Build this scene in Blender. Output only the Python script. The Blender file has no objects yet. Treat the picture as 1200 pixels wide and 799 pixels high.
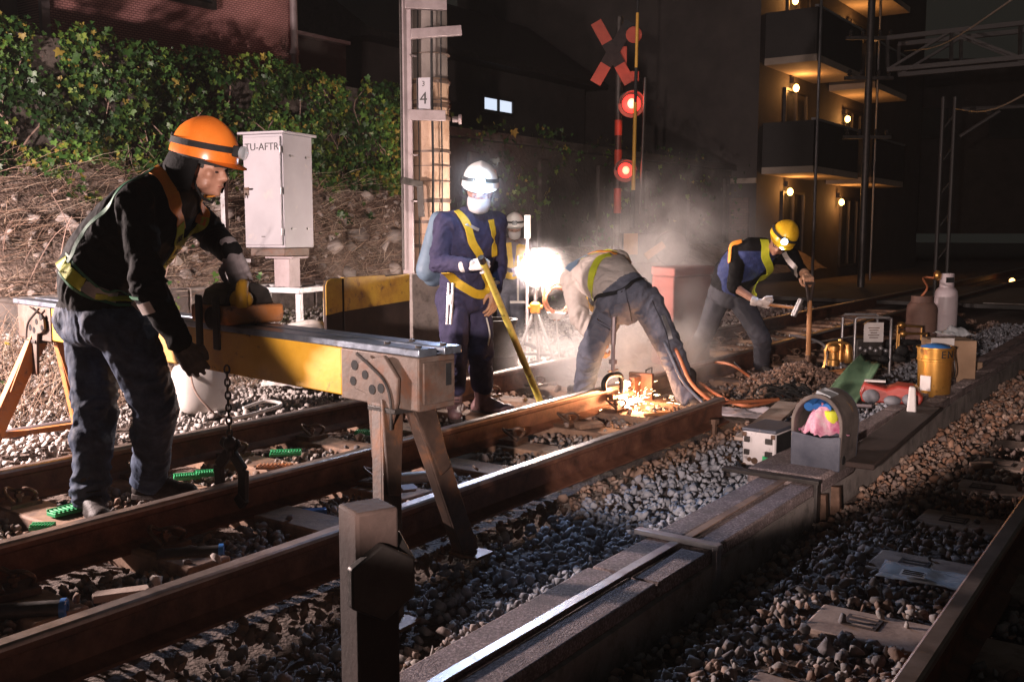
import bpy, bmesh, math, random
import numpy as np
from mathutils import Vector, Matrix, noise as mnoise
from mathutils.bvhtree import BVHTree

random.seed(7)
RNG = np.random.default_rng(7)
scene = bpy.context.scene
COL = scene.collection
V = Vector

# ------------------------------------------------------------------ camera and survey helpers
FOC = 35.0 / 36.0 * 1200.0
PITCH = math.radians(6.33)
CAMZ = 1.28
cam_d = bpy.data.cameras.new("camera")
cam_d.lens = 35.0
cam_d.sensor_width = 36.0
cam_d.clip_start = 0.05
cam_d.clip_end = 500.0
cam = bpy.data.objects.new("camera", cam_d)
cam.location = (0, 0, CAMZ)
cam.rotation_euler = (math.radians(90) - PITCH, 0, 0)
COL.objects.link(cam)
scene.camera = cam


def ray(px, py):
    """direction (with unit forward component Y) of the sight line through a survey pixel of the 1200x799 photograph"""
    a, b = (px - 600.0) / FOC, (399.5 - py) / FOC
    y = math.cos(PITCH) + b * math.sin(PITCH)
    z = -math.sin(PITCH) + b * math.cos(PITCH)
    return V((a / y, 1.0, z / y))


def P(px, py, Y):
    r = ray(px, py)
    return V((r.x * Y, Y, CAMZ + r.z * Y))


def G(px, py, z=0.0):
    r = ray(px, py)
    Y = (z - CAMZ) / r.z
    return V((r.x * Y, Y, z))


def WX(px, Y, z):
    """point at depth Y and height z that stands in the given photo column"""
    py = 270.0
    for _ in range(6):
        r = ray(px, py)
        zz = CAMZ + r.z * Y
        py -= (z - zz) * FOC / Y
    r = ray(px, py)
    return V((r.x * Y, Y, z))


TH = math.atan2(820.0, FOC * math.cos(PITCH) + 129.5 * math.sin(PITCH))
CS, SN = math.cos(TH), math.sin(TH)
TU = V((SN, CS, 0))          # along the track
TD = V((CS, -SN, 0))         # across it, to the right
UP = V((0, 0, 1))


def T(d, t, z=0.0):
    return V((d * CS + t * SN, -d * SN + t * CS, z))


def to_track(p):
    return p.x * CS - p.y * SN, p.x * SN + p.y * CS


def t_at(px, d, z=0.0):
    """track chainage at which the line d shows in a given photo column"""
    lo, hi = 0.2, 60.0
    for _ in range(50):
        m = (lo + hi) / 2
        p = T(d, m, z)
        x = 600 + FOC * p.x / (p.y * math.cos(PITCH) - (z - CAMZ) * math.sin(PITCH))
        if x < px:
            lo = m
        else:
            hi = m
    return (lo + hi) / 2


# ------------------------------------------------------------------ materials
MATS = {}


def _nt(name):
    m = bpy.data.materials.new(name)
    m.use_nodes = True
    nt = m.node_tree
    b = nt.nodes["Principled BSDF"]
    return m, nt, b


def mat(name, cols, rough=0.6, metal=0.0, scale=6.0, bump=0.25, bscale=60.0, rvar=0.15, spots=None, stretch=None, dist=0.004, spec=0.5, sheen=0.0):
    """layered noise material: cols is a list of colours run through a ramp; spots = (colour, scale, threshold, softness)"""
    if name in MATS:
        return MATS[name]
    m, nt, b = _nt(name)
    N, L = nt.nodes, nt.links
    tc = N.new("ShaderNodeTexCoord")
    oi = N.new("ShaderNodeObjectInfo")
    mul = N.new("ShaderNodeMath"); mul.operation = "MULTIPLY"; mul.inputs[1].default_value = 37.0
    L.new(oi.outputs["Random"], mul.inputs[0])
    add = N.new("ShaderNodeVectorMath"); add.operation = "ADD"
    L.new(tc.outputs["Object"], add.inputs[0]); L.new(mul.outputs[0], add.inputs[1])
    co = add.outputs[0]
    if stretch:
        mp = N.new("ShaderNodeVectorMath"); mp.operation = "MULTIPLY"; mp.inputs[1].default_value = stretch
        L.new(co, mp.inputs[0]); co = mp.outputs[0]
    n1 = N.new("ShaderNodeTexNoise"); n1.inputs["Scale"].default_value = scale; n1.inputs["Detail"].default_value = 8; n1.inputs["Roughness"].default_value = 0.65
    L.new(co, n1.inputs["Vector"])
    rp = N.new("ShaderNodeValToRGB")
    cols = [tuple(c) for c in cols]
    if len(cols) == 1:
        c = cols[0]; cols = [tuple(x * 0.82 for x in c), c, tuple(min(1, x * 1.15) for x in c)]
    el = rp.color_ramp.elements
    lo, hi = 0.32, 0.68
    el[0].position = lo; el[0].color = (*cols[0], 1)
    el[1].position = hi; el[1].color = (*cols[-1], 1)
    for i, c in enumerate(cols[1:-1]):
        e = el.new(lo + (hi - lo) * (i + 1) / (len(cols) - 1)); e.color = (*c, 1)
    L.new(n1.outputs["Fac"], rp.inputs["Fac"])
    colout = rp.outputs["Color"]
    if spots:
        sc, ss, th, sf = spots
        n3 = N.new("ShaderNodeTexNoise"); n3.inputs["Scale"].default_value = ss; n3.inputs["Detail"].default_value = 10; n3.inputs["Roughness"].default_value = 0.7
        L.new(add.outputs[0], n3.inputs["Vector"])
        mr = N.new("ShaderNodeMapRange"); mr.inputs["From Min"].default_value = th - sf; mr.inputs["From Max"].default_value = th + sf
        L.new(n3.outputs["Fac"], mr.inputs["Value"])
        mx = N.new("ShaderNodeMix"); mx.data_type = "RGBA"
        L.new(mr.outputs[0], mx.inputs[0]); L.new(colout, mx.inputs[6]); mx.inputs[7].default_value = (*sc, 1)
        colout = mx.outputs[2]
    L.new(colout, b.inputs["Base Color"])
    rr = N.new("ShaderNodeMapRange"); rr.inputs["To Min"].default_value = max(0.03, rough - rvar); rr.inputs["To Max"].default_value = min(1, rough + rvar)
    L.new(n1.outputs["Fac"], rr.inputs["Value"]); L.new(rr.outputs[0], b.inputs["Roughness"])
    b.inputs["Metallic"].default_value = metal
    b.inputs["Specular IOR Level"].default_value = spec
    if sheen:
        b.inputs["Sheen Weight"].default_value = sheen
    if bump:
        n2 = N.new("ShaderNodeTexNoise"); n2.inputs["Scale"].default_value = bscale; n2.inputs["Detail"].default_value = 6
        L.new(co, n2.inputs["Vector"])
        bp = N.new("ShaderNodeBump"); bp.inputs["Strength"].default_value = bump; bp.inputs["Distance"].default_value = dist
        L.new(n2.outputs["Fac"], bp.inputs["Height"]); L.new(bp.outputs[0], b.inputs["Normal"])
    MATS[name] = m
    return m


def mat_attr(name, rough=0.8, bump=0.4, bscale=80.0, trans=0.0, nscale=30.0, spec=0.3):
    """colour from a per-piece attribute, broken up by noise"""
    m, nt, b = _nt(name)
    N, L = nt.nodes, nt.links
    at = N.new("ShaderNodeAttribute"); at.attribute_name = "piece_colour"
    tc = N.new("ShaderNodeTexCoord")
    n1 = N.new("ShaderNodeTexNoise"); n1.inputs["Scale"].default_value = nscale; n1.inputs["Detail"].default_value = 6
    L.new(tc.outputs["Object"], n1.inputs["Vector"])
    mr = N.new("ShaderNodeMapRange"); mr.inputs["To Min"].default_value = 0.45; mr.inputs["To Max"].default_value = 1.5
    L.new(n1.outputs["Fac"], mr.inputs["Value"])
    mx = N.new("ShaderNodeVectorMath"); mx.operation = "SCALE"
    L.new(at.outputs["Color"], mx.inputs[0]); L.new(mr.outputs[0], mx.inputs["Scale"])
    L.new(mx.outputs[0], b.inputs["Base Color"])
    b.inputs["Roughness"].default_value = rough
    b.inputs["Specular IOR Level"].default_value = spec
    if bump:
        n2 = N.new("ShaderNodeTexNoise"); n2.inputs["Scale"].default_value = bscale; n2.inputs["Detail"].default_value = 5
        L.new(tc.outputs["Object"], n2.inputs["Vector"])
        bp = N.new("ShaderNodeBump"); bp.inputs["Strength"].default_value = bump; bp.inputs["Distance"].default_value = 0.006
        L.new(n2.outputs["Fac"], bp.inputs["Height"]); L.new(bp.outputs[0], b.inputs["Normal"])
    if trans:
        b.inputs["Subsurface Weight"].default_value = 0.0
        tr = N.new("ShaderNodeBsdfTranslucent"); L.new(mx.outputs[0], tr.inputs["Color"])
        ms = N.new("ShaderNodeMixShader"); ms.inputs[0].default_value = trans
        out = N["Material Output"]
        L.new(b.outputs[0], ms.inputs[1]); L.new(tr.outputs[0], ms.inputs[2]); L.new(ms.outputs[0], out.inputs["Surface"])
    MATS[name] = m
    return m


def emit(name, col, strength, base=(0.8, 0.8, 0.8)):
    m, nt, b = _nt(name)
    b.inputs["Base Color"].default_value = (*base, 1)
    b.inputs["Emission Color"].default_value = (*col, 1)
    b.inputs["Emission Strength"].default_value = strength
    MATS[name] = m
    return m


def glassy(name, col=(0.9, 0.95, 1.0), rough=0.15, alpha=0.35):
    m, nt, b = _nt(name)
    b.inputs["Base Color"].default_value = (*col, 1)
    b.inputs["Roughness"].default_value = rough
    b.inputs["Alpha"].default_value = alpha
    MATS[name] = m
    return m


# ------------------------------------------------------------------ mesh builder
ORG = {}


def frame_from(d, up=UP):
    d = d.normalized()
    s = d.cross(up)
    if s.length < 1e-4:
        s = d.cross(V((1, 0, 0)))
    s.normalize()
    return d, s, s.cross(d).normalized()


def catmull(pts, n):
    pts = [V(p) for p in pts]
    if len(pts) < 3:
        return [pts[0].lerp(pts[-1], i / (n - 1)) for i in range(n)]
    q = [pts[0] * 2 - pts[1]] + pts + [pts[-1] * 2 - pts[-2]]
    out = []
    segs = len(pts) - 1
    for i in range(n):
        u = i / (n - 1) * segs
        k = min(int(u), segs - 1)
        f = u - k
        a, b, c, d = q[k], q[k + 1], q[k + 2], q[k + 3]
        out.append(0.5 * ((2 * b) + (c - a) * f + (2 * a - 5 * b + 4 * c - d) * f * f + (3 * b - a - 3 * c + d) * f ** 3))
    return out


class MB:
    def __init__(self):
        self.v, self.f, self.m, self.s = [], [], [], []

    def add(self, vs, fs, mi=0, sm=False):
        o = len(self.v)
        self.v += [V(p) for p in vs]
        for f in fs:
            self.f.append([i + o for i in f]); self.m.append(mi); self.s.append(sm)
        return self

    def box(self, c, size, R=None, mi=0):
        c = V(c)
        hx, hy, hz = size[0] / 2, size[1] / 2, size[2] / 2
        vs = [V((x, y, z)) for x in (-hx, hx) for y in (-hy, hy) for z in (-hz, hz)]
        if R is not None:
            vs = [R @ p for p in vs]
        return self.add([c + p for p in vs], [(0, 1, 3, 2), (4, 6, 7, 5), (0, 4, 5, 1), (2, 3, 7, 6), (0, 2, 6, 4), (1, 5, 7, 3)], mi)

    def axbox(self, c, size, ax, ay, az, mi=0):
        R = Matrix((ax, ay, az)).transposed()
        return self.box(c, size, R, mi)

    def bar(self, p0, p1, w, h, up=UP, mi=0, w1=None, h1=None):
        p0, p1 = V(p0), V(p1)
        d, s, u = frame_from(p1 - p0, up)
        w1 = w if w1 is None else w1
        h1 = h if h1 is None else h1
        vs = []
        for p, ww, hh in ((p0, w, h), (p1, w1, h1)):
            for a, b in ((-1, -1), (1, -1), (1, 1), (-1, 1)):
                vs.append(p + s * (a * ww / 2) + u * (b * hh / 2))
        return self.add(vs, [(0, 3, 2, 1), (4, 5, 6, 7), (0, 1, 5, 4), (1, 2, 6, 5), (2, 3, 7, 6), (3, 0, 4, 7)], mi)

    def tube(self, pts, r, n=8, mi=0, cap=True, sm=True):
        pts = [V(p) for p in pts]
        rs = r if isinstance(r, (list, tuple)) else [r] * len(pts)
        d0, s, u = frame_from(pts[1] - pts[0])
        vs = []
        for i, p in enumerate(pts):
            t = (pts[min(i + 1, len(pts) - 1)] - pts[max(i - 1, 0)])
            if t.length < 1e-9:
                t = d0.copy()
            t.normalize()
            s = (s - t * s.dot(t))
            if s.length < 1e-6:
                _, s, _ = frame_from(t)
            s.normalize()
            u = t.cross(s)
            for k in range(n):
                a = 2 * math.pi * k / n
                vs.append(p + (s * math.cos(a) + u * math.sin(a)) * rs[i])
        fs = []
        for i in range(len(pts) - 1):
            for k in range(n):
                a, b = i * n + k, i * n + (k + 1) % n
                fs.append((a, b, b + n, a + n))
        if cap:
            fs.append(tuple(range(n - 1, -1, -1)))
            fs.append(tuple(range((len(pts) - 1) * n, len(pts) * n)))
        return self.add(vs, fs, mi, sm)

    def lathe(self, prof, c, n=24, ax=None, mi=0, scale=(1, 1)):
        """prof: (radius, height) pairs; ax = (x, y, z) axes"""
        c = V(c)
        X, Y, Z = ax if ax else (V((1, 0, 0)), V((0, 1, 0)), V((0, 0, 1)))
        vs, fs = [], []
        for r, z in prof:
            for k in range(n):
                a = 2 * math.pi * k / n
                vs.append(c + X * (r * scale[0] * math.cos(a)) + Y * (r * scale[1] * math.sin(a)) + Z * z)
        for i in range(len(prof) - 1):
            for k in range(n):
                a, b = i * n + k, i * n + (k + 1) % n
                fs.append((a, b, b + n, a + n))
        if prof[0][0] > 1e-6:
            fs.append(tuple(range(n - 1, -1, -1)))
        if prof[-1][0] > 1e-6:
            fs.append(tuple(range((len(prof) - 1) * n, len(prof) * n)))
        return self.add(vs, fs, mi, True)

    def ell(self, c, r, ax=None, nu=16, nv=10, mi=0):
        X, Y, Z = ax if ax else (V((1, 0, 0)), V((0, 1, 0)), V((0, 0, 1)))
        if not isinstance(r, (tuple, list)):
            r = (r, r, r)
        c = V(c)
        vs = [c + Z * r[2]]
        for j in range(1, nv):
            b = math.pi * j / nv
            for k in range(nu):
                a = 2 * math.pi * k / nu
                vs.append(c + X * (r[0] * math.sin(b) * math.cos(a)) + Y * (r[1] * math.sin(b) * math.sin(a)) + Z * (r[2] * math.cos(b)))
        vs.append(c - Z * r[2])
        fs = []
        for k in range(nu):
            fs.append((0, 1 + k, 1 + (k + 1) % nu))
        for j in range(nv - 2):
            for k in range(nu):
                a, b = 1 + j * nu + k, 1 + j * nu + (k + 1) % nu
                fs.append((a, a + nu, b + nu, b))
        e = len(vs) - 1
        o = 1 + (nv - 2) * nu
        for k in range(nu):
            fs.append((o + k, e, o + (k + 1) % nu))
        return self.add(vs, fs, mi, True)

    def cone(self, p0, p1, r0, r1, n=14, mi=0):
        """rounded tapered capsule"""
        p0, p1 = V(p0), V(p1)
        d = (p1 - p0)
        if d.length < 1e-6:
            return self.ell(p0, r0, mi=mi)
        d.normalize()
        pts, rs = [], []
        for k in range(5):
            a = math.pi / 2 * (1 - k / 5)
            pts.append(p0 - d * (r0 * math.sin(a))); rs.append(max(r0 * math.cos(a), 1e-4))
        pts += [p0, p1]; rs += [r0, r1]
        for k in range(1, 6):
            a = math.pi / 2 * (k / 5)
            pts.append(p1 + d * (r1 * math.sin(a))); rs.append(max(r1 * math.cos(a), 1e-4))
        return self.tube(pts, rs, n, mi)

    def prism(self, poly, o, ax, ay, depth, mi=0, sm=False):
        """poly of (a, b) in axes ax, ay from o, extruded by the vector depth"""
        o, ax, ay, depth = V(o), V(ax), V(ay), V(depth)
        n = len(poly)
        if ax.cross(ay).dot(depth) < 0:
            poly = list(reversed(poly))
        vs = [o + ax * a + ay * b for a, b in poly]
        vs += [p + depth for p in vs]
        fs = [tuple(range(n - 1, -1, -1)), tuple(range(n, 2 * n))]
        for i in range(n):
            j = (i + 1) % n
            fs.append((i, j, j + n, i + n))
        return self.add(vs, fs, mi, sm)

    def strip(self, pts, w, th, nrm, mi=0):
        """ribbon along pts, normals nrm"""
        vs, fs = [], []
        n = len(pts)
        for i, p in enumerate(pts):
            t = (pts[min(i + 1, n - 1)] - pts[max(i - 1, 0)]).normalized()
            s = t.cross(nrm[i]).normalized()
            for a, b in ((-1, 0), (1, 0), (1, 1), (-1, 1)):
                vs.append(p + s * (a * w / 2) + nrm[i] * (b * th))
        for i in range(n - 1):
            for k in range(4):
                a, b = i * 4 + k, i * 4 + (k + 1) % 4
                fs.append((a, b, b + 4, a + 4))
        fs += [(3, 2, 1, 0), tuple(range(4 * n - 4, 4 * n))]
        return self.add(vs, fs, mi, True)

    def build(self, name, mats, parent=None, bevel=0.0, org=None, sharp=0.7):
        if not isinstance(mats, (list, tuple)):
            mats = [mats]
        o0 = ORG[parent.name] if parent is not None else (V(org) if org is not None else V((0, 0, 0)))
        me = bpy.data.meshes.new(name)
        me.from_pydata([tuple(p - o0) for p in self.v], [], self.f)
        me.polygons.foreach_set("material_index", self.m)
        me.polygons.foreach_set("use_smooth", self.s)
        for mm in mats:
            me.materials.append(mm)
        me.update()
        try:
            me.set_sharp_from_angle(angle=sharp)
        except Exception:
            pass
        return link(me, name, parent, o0, bevel)


def link(me, name, parent=None, o0=None, bevel=0.0):
    o = bpy.data.objects.new(name, me)
    COL.objects.link(o)
    if parent is not None:
        o.parent = parent
        ORG[o.name] = ORG[parent.name]
    else:
        o0 = V(o0) if o0 is not None else V((0, 0, 0))
        o.location = o0
        ORG[o.name] = o0
    if bevel:
        b = o.modifiers.new("bevel", "BEVEL")
        b.width = bevel; b.segments = 2; b.limit_method = "ANGLE"; b.angle_limit = math.radians(35)
    return o


def tag(o, label=None, cat=None, group=None, kind=None):
    if label: o["label"] = label
    if cat: o["category"] = cat
    if group: o["group"] = group
    if kind: o["kind"] = kind
    return o


def thing(name, label, cat, loc, group=None):
    o = bpy.data.objects.new(name, None)
    o.empty_display_size = 0.1
    COL.objects.link(o)
    o.location = V(loc)
    ORG[o.name] = V(loc)
    return tag(o, label, cat, group)


def copy_tree(o, loc, rotz=0.0, label=None):
    c = o.copy(); COL.objects.link(c)
    c.location = V(loc); c.rotation_euler = (0, 0, rotz)
    ORG[c.name] = V(loc)
    if label: c["label"] = label
    for ch in o.children:
        k = ch.copy(); COL.objects.link(k); k.parent = c
        for g in ch.children:
            q = g.copy(); COL.objects.link(q); q.parent = k
    return c


def text(s, name, c, ax, ay, size, m, parent, depth=0.0015):
    """flat lettering: baseline direction ax, up ay, centred on c"""
    cu = bpy.data.curves.new(name, "FONT")
    cu.body = s; cu.size = size; cu.align_x = "CENTER"; cu.align_y = "CENTER"; cu.extrude = depth; cu.resolution_u = 3
    tmp = bpy.data.objects.new(name + "_tmp", cu)
    COL.objects.link(tmp)
    dg = bpy.context.evaluated_depsgraph_get()
    me = bpy.data.meshes.new_from_object(tmp.evaluated_get(dg))
    bpy.data.objects.remove(tmp)
    bpy.data.curves.remove(cu)
    ax, ay = V(ax).normalized(), V(ay).normalized()
    R = Matrix((ax, ay, ax.cross(ay))).transposed().to_4x4()
    me.transform(Matrix.Translation(V(c) - ORG[parent.name]) @ R)
    me.materials.clear(); me.materials.append(m)
    me.name = name
    return link(me, name, parent)


def raw_mesh(name, co, tris, mats, colours=None, smooth=False):
    """numpy vertices and triangles straight into a mesh"""
    me = bpy.data.meshes.new(name)
    nv, nt_ = len(co), len(tris)
    me.vertices.add(nv); me.vertices.foreach_set("co", co.astype(np.float32).ravel())
    me.loops.add(nt_ * 3); me.loops.foreach_set("vertex_index", tris.astype(np.int32).ravel())
    me.polygons.add(nt_)
    me.polygons.foreach_set("loop_start", np.arange(0, nt_ * 3, 3, dtype=np.int32))
    me.polygons.foreach_set("loop_total", np.full(nt_, 3, dtype=np.int32))
    if smooth:
        me.polygons.foreach_set("use_smooth", np.ones(nt_, dtype=bool))
    me.update(calc_edges=True)
    if colours is not None:
        a = me.attributes.new("piece_colour", "FLOAT_COLOR", "POINT")
        rgba = np.ones((nv, 4), dtype=np.float32); rgba[:, :3] = colours
        a.data.foreach_set("color", rgba.ravel())
    for m in (mats if isinstance(mats, (list, tuple)) else [mats]):
        me.materials.append(m)
    return me


def ordinal(i):
    return ["first", "second", "third", "fourth", "fifth", "sixth", "seventh", "eighth", "ninth", "tenth", "eleventh", "twelfth", "thirteenth",
            "fourteenth", "fifteenth", "sixteenth", "seventeenth", "eighteenth", "nineteenth", "twentieth", "twenty-first", "twenty-second", "twenty-third", "twenty-fourth", "twenty-fifth",
            "twenty-sixth", "twenty-seventh", "twenty-eighth", "twenty-ninth", "thirtieth", "thirty-first", "thirty-second", "thirty-third", "thirty-fourth"][i]
# ------------------------------------------------------------------ palette (real surface colours)
m_rust = mat("rail_rust", [(0.075, 0.034, 0.022), (0.16, 0.066, 0.040), (0.24, 0.108, 0.064)], 0.6, 0.35, 9, 0.35, 70, stretch=(1, 1, 1))
m_railtop = mat("rail_running_surface", [(0.30, 0.24, 0.21), (0.45, 0.37, 0.33)], 0.38, 0.8, 14, 0.12, 120)
m_sleeper = mat("sleeper_wood", [(0.16, 0.09, 0.06), (0.28, 0.17, 0.11), (0.36, 0.23, 0.16)], 0.8, 0, 5, 0.6, 45, stretch=(1, 1, 1), spots=((0.09, 0.06, 0.05), 6, 0.58, 0.08))
m_sleeper_c = mat("sleeper_concrete", [(0.22, 0.15, 0.12), (0.33, 0.24, 0.19), (0.40, 0.30, 0.25)], 0.85, 0, 6, 0.4, 70, spots=((0.14, 0.09, 0.07), 9, 0.58, 0.08))
m_soil = mat("ballast_bed_soil", [(0.05, 0.035, 0.03), (0.11, 0.08, 0.065), (0.16, 0.12, 0.10)], 0.95, 0, 9, 0.9, 55, dist=0.02)
m_stone = mat_attr("ballast_stone", 0.85, 0.35, 120.0, nscale=28)
m_rock = mat_attr("rubble_stone", 0.9, 0.6, 40.0, nscale=9)
m_leaf = mat_attr("ivy_leaf", 0.45, 0.15, 60.0, trans=0.18, nscale=16, spec=0.5)
m_drygrass = mat_attr("dry_stalk", 0.8, 0.0, trans=0.15, nscale=12)
m_clip = mat("clip_steel", [(0.10, 0.06, 0.04), (0.22, 0.13, 0.09)], 0.5, 0.6, 20, 0.2, 90)
m_concrete = mat("weathered_concrete", [(0.17, 0.14, 0.13), (0.28, 0.24, 0.22), (0.36, 0.31, 0.28)], 0.88, 0, 4, 0.5, 80, spots=((0.09, 0.08, 0.07), 7, 0.6, 0.1))
m_trough = mat("speckled_concrete", [(0.10, 0.07, 0.07), (0.22, 0.165, 0.16), (0.52, 0.43, 0.42)], 0.85, 0, 95, 1.0, 170, spots=((0.11, 0.085, 0.08), 5, 0.57, 0.12))
m_galv = mat("galvanised_steel", [(0.35, 0.34, 0.35), (0.5, 0.49, 0.5)], 0.42, 0.75, 12, 0.15, 60, spots=((0.2, 0.15, 0.13), 14, 0.64, 0.05))
m_dsteel = mat("dark_steel", [(0.035, 0.032, 0.03), (0.075, 0.065, 0.06)], 0.5, 0.6, 12, 0.2, 60)
m_black = mat("black_rubber", [(0.010, 0.010, 0.011), (0.024, 0.024, 0.024)], 0.75, 0, 12, 0.2, 80, spec=0.2)
m_yel_beam = mat("worn_yellow_paint", [(0.50, 0.26, 0.03), (0.66, 0.35, 0.03), (0.72, 0.40, 0.05)], 0.5, 0, 5, 0.2, 50, spots=((0.14, 0.07, 0.04), 16, 0.645, 0.04))
m_org_paint = mat("worn_orange_paint", [(0.35, 0.13, 0.05), (0.52, 0.20, 0.06), (0.46, 0.25, 0.16)], 0.55, 0.1, 6, 0.25, 60, spots=((0.13, 0.07, 0.05), 12, 0.6, 0.06))
m_bracket = mat("grey_worn_bracket", [(0.065, 0.045, 0.036), (0.115, 0.082, 0.066), (0.15, 0.115, 0.098)], 0.6, 0.3, 8, 0.3, 60, spots=((0.13, 0.06, 0.035), 10, 0.58, 0.08))
m_blue_steel = mat("bluish_bare_steel", [(0.16, 0.19, 0.24), (0.32, 0.36, 0.43)], 0.35, 0.8, 10, 0.15, 60, spots=((0.08, 0.06, 0.05), 9, 0.63, 0.06))
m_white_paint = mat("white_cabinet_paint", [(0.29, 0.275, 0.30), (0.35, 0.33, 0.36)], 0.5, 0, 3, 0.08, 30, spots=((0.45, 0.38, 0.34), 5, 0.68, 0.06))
m_black_ink = mat("black_lettering", [(0.02, 0.02, 0.02)], 0.6, 0, 5, 0)
m_plastic_w = mat("white_plastic", [(0.62, 0.58, 0.55), (0.74, 0.70, 0.66)], 0.45, 0, 4, 0.1, 30, spots=((0.4, 0.33, 0.28), 4, 0.66, 0.08))
m_green = mat("green_plastic", [(0.03, 0.36, 0.13), (0.05, 0.46, 0.18)], 0.45, 0, 8, 0.1, 50)
m_wood = mat("handle_wood", [(0.30, 0.13, 0.05), (0.45, 0.21, 0.08)], 0.55, 0, 10, 0.2, 60, stretch=(1, 1, 0.2))
m_darkwood_shade = mat("dark_timber_and_shade", [(0.022, 0.013, 0.010), (0.05, 0.030, 0.024)], 0.85, 0, 6, 0.6, 50)
m_orange_hose = mat("orange_hose", [(0.45, 0.14, 0.06), (0.55, 0.20, 0.09)], 0.5, 0, 20, 0.1, 60)
m_skin = mat("skin", [(0.28, 0.135, 0.09), (0.40, 0.21, 0.145)], 0.5, 0, 22, 0.3, 140, dist=0.002)
m_lip = mat("lip_skin", [(0.30, 0.12, 0.09), (0.36, 0.15, 0.12)], 0.5, 0, 9, 0)
m_hazard = mat("faded_hazard_paint", [(0.22, 0.085, 0.02), (0.30, 0.15, 0.03)], 0.6, 0, 8, 0.2, 40)
m_eye = mat("dark_eye", [(0.03, 0.02, 0.02)], 0.2, 0, 5, 0)
m_hair = mat("black_hair", [(0.012, 0.01, 0.01), (0.03, 0.025, 0.022)], 0.5, 0, 60, 0.6, 200)
m_jacket = mat("black_jersey", [(0.004, 0.004, 0.0045), (0.008, 0.0075, 0.008)], 0.9, 0, 20, 0.4, 34, dist=0.012, spec=0.15)
m_jeans = mat("dark_denim", [(0.014, 0.023, 0.044), (0.030, 0.047, 0.085), (0.06, 0.088, 0.145)], 0.75, 0, 14, 0.35, 30, dist=0.012, spec=0.25)
m_navy = mat("navy_work_cloth", [(0.030, 0.028, 0.062), (0.056, 0.050, 0.105)], 0.8, 0, 16, 0.4, 34, dist=0.012, spec=0.25)
m_greyjacket = mat("grey_beige_jacket", [(0.42, 0.36, 0.32), (0.54, 0.47, 0.42)], 0.85, 0, 9, 0.4, 30, dist=0.012)
m_slate = mat("slate_trousers", [(0.085, 0.09, 0.118), (0.145, 0.15, 0.185)], 0.8, 0, 14, 0.4, 32, dist=0.012, spec=0.25)
m_dustyjacket = mat("dusty_mauve_jacket", [(0.16, 0.13, 0.14), (0.24, 0.20, 0.21)], 0.85, 0, 12, 0.4, 30, dist=0.012)
m_blueshirt = mat("blue_work_shirt", [(0.010, 0.018, 0.075), (0.018, 0.032, 0.125)], 0.8, 0, 14, 0.7, 22, dist=0.02)
m_darktrs = mat("dark_trousers", [(0.018, 0.018, 0.024), (0.035, 0.034, 0.045)], 0.85, 0, 14, 0.35, 220)
m_glove_grey = mat("grey_knit_glove", [(0.20, 0.17, 0.18), (0.32, 0.28, 0.29)], 0.85, 0, 30, 0.5, 300, sheen=0.2)
m_glove_dark = mat("dark_knit_glove", [(0.05, 0.04, 0.04), (0.10, 0.085, 0.08)], 0.85, 0, 30, 0.5, 300)
m_glove_white = mat("white_knit_glove", [(0.62, 0.55, 0.52), (0.75, 0.70, 0.67)], 0.85, 0, 30, 0.4, 300)
m_glove_tan = mat("tan_work_glove", [(0.42, 0.22, 0.13), (0.58, 0.34, 0.22)], 0.8, 0, 20, 0.4, 200)
m_boot_dark = mat("black_boot_leather", [(0.016, 0.013, 0.013), (0.05, 0.042, 0.04)], 0.6, 0, 16, 0.4, 120, spec=0.25)
m_boot_brown = mat("brown_boot_leather", [(0.14, 0.075, 0.078), (0.24, 0.14, 0.14)], 0.55, 0, 14, 0.4, 120)
m_sole = mat("boot_sole", [(0.03, 0.022, 0.02), (0.07, 0.05, 0.045)], 0.8, 0, 20, 0.3, 80)
m_strap_y = mat("yellow_webbing", [(0.62, 0.38, 0.02), (0.76, 0.50, 0.03)], 0.55, 0, 30, 0.25, 300)
m_strap_lime = mat("lime_reflective", [(0.50, 0.55, 0.03), (0.65, 0.68, 0.06)], 0.35, 0, 20, 0.2, 260)
m_strap_org = mat("orange_webbing", [(0.72, 0.24, 0.03), (0.85, 0.34, 0.04)], 0.5, 0, 30, 0.2, 300)
m_strap_grey = mat("silver_tape", [(0.40, 0.36, 0.34), (0.55, 0.5, 0.47)], 0.35, 0.3, 20, 0.2, 260)
m_trim_green = mat("green_binding", [(0.02, 0.12, 0.06), (0.03, 0.18, 0.09)], 0.6, 0, 30, 0.2, 200)
m_helm_org = mat("orange_shell", [(0.72, 0.17, 0.02), (0.80, 0.22, 0.03)], 0.28, 0, 6, 0.05, 30, spots=((0.42, 0.12, 0.03), 18, 0.69, 0.03))
m_helm_yel = mat("yellow_shell", [(0.75, 0.42, 0.02), (0.82, 0.50, 0.03)], 0.28, 0, 6, 0.05, 30)
m_helm_wht = mat("white_shell", [(0.72, 0.71, 0.69), (0.8, 0.79, 0.77)], 0.25, 0, 6, 0.05, 30)
m_mask = mat("white_mask_cloth", [(0.44, 0.42, 0.43), (0.54, 0.52, 0.53)], 0.9, 0, 10, 0.3, 120)
m_pack = mat("blue_grey_nylon", [(0.10, 0.15, 0.21), (0.17, 0.24, 0.32)], 0.6, 0, 10, 0.3, 140)
m_clear = glassy("cloudy_plastic", (0.8, 0.85, 0.9), 0.22, 0.42)
m_lens = glassy("lamp_lens", (0.6, 0.65, 0.7), 0.05, 0.5)
m_paper = mat("printed_paper", [(0.60, 0.56, 0.54), (0.72, 0.68, 0.66)], 0.8, 0, 8, 0.1, 40)
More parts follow.
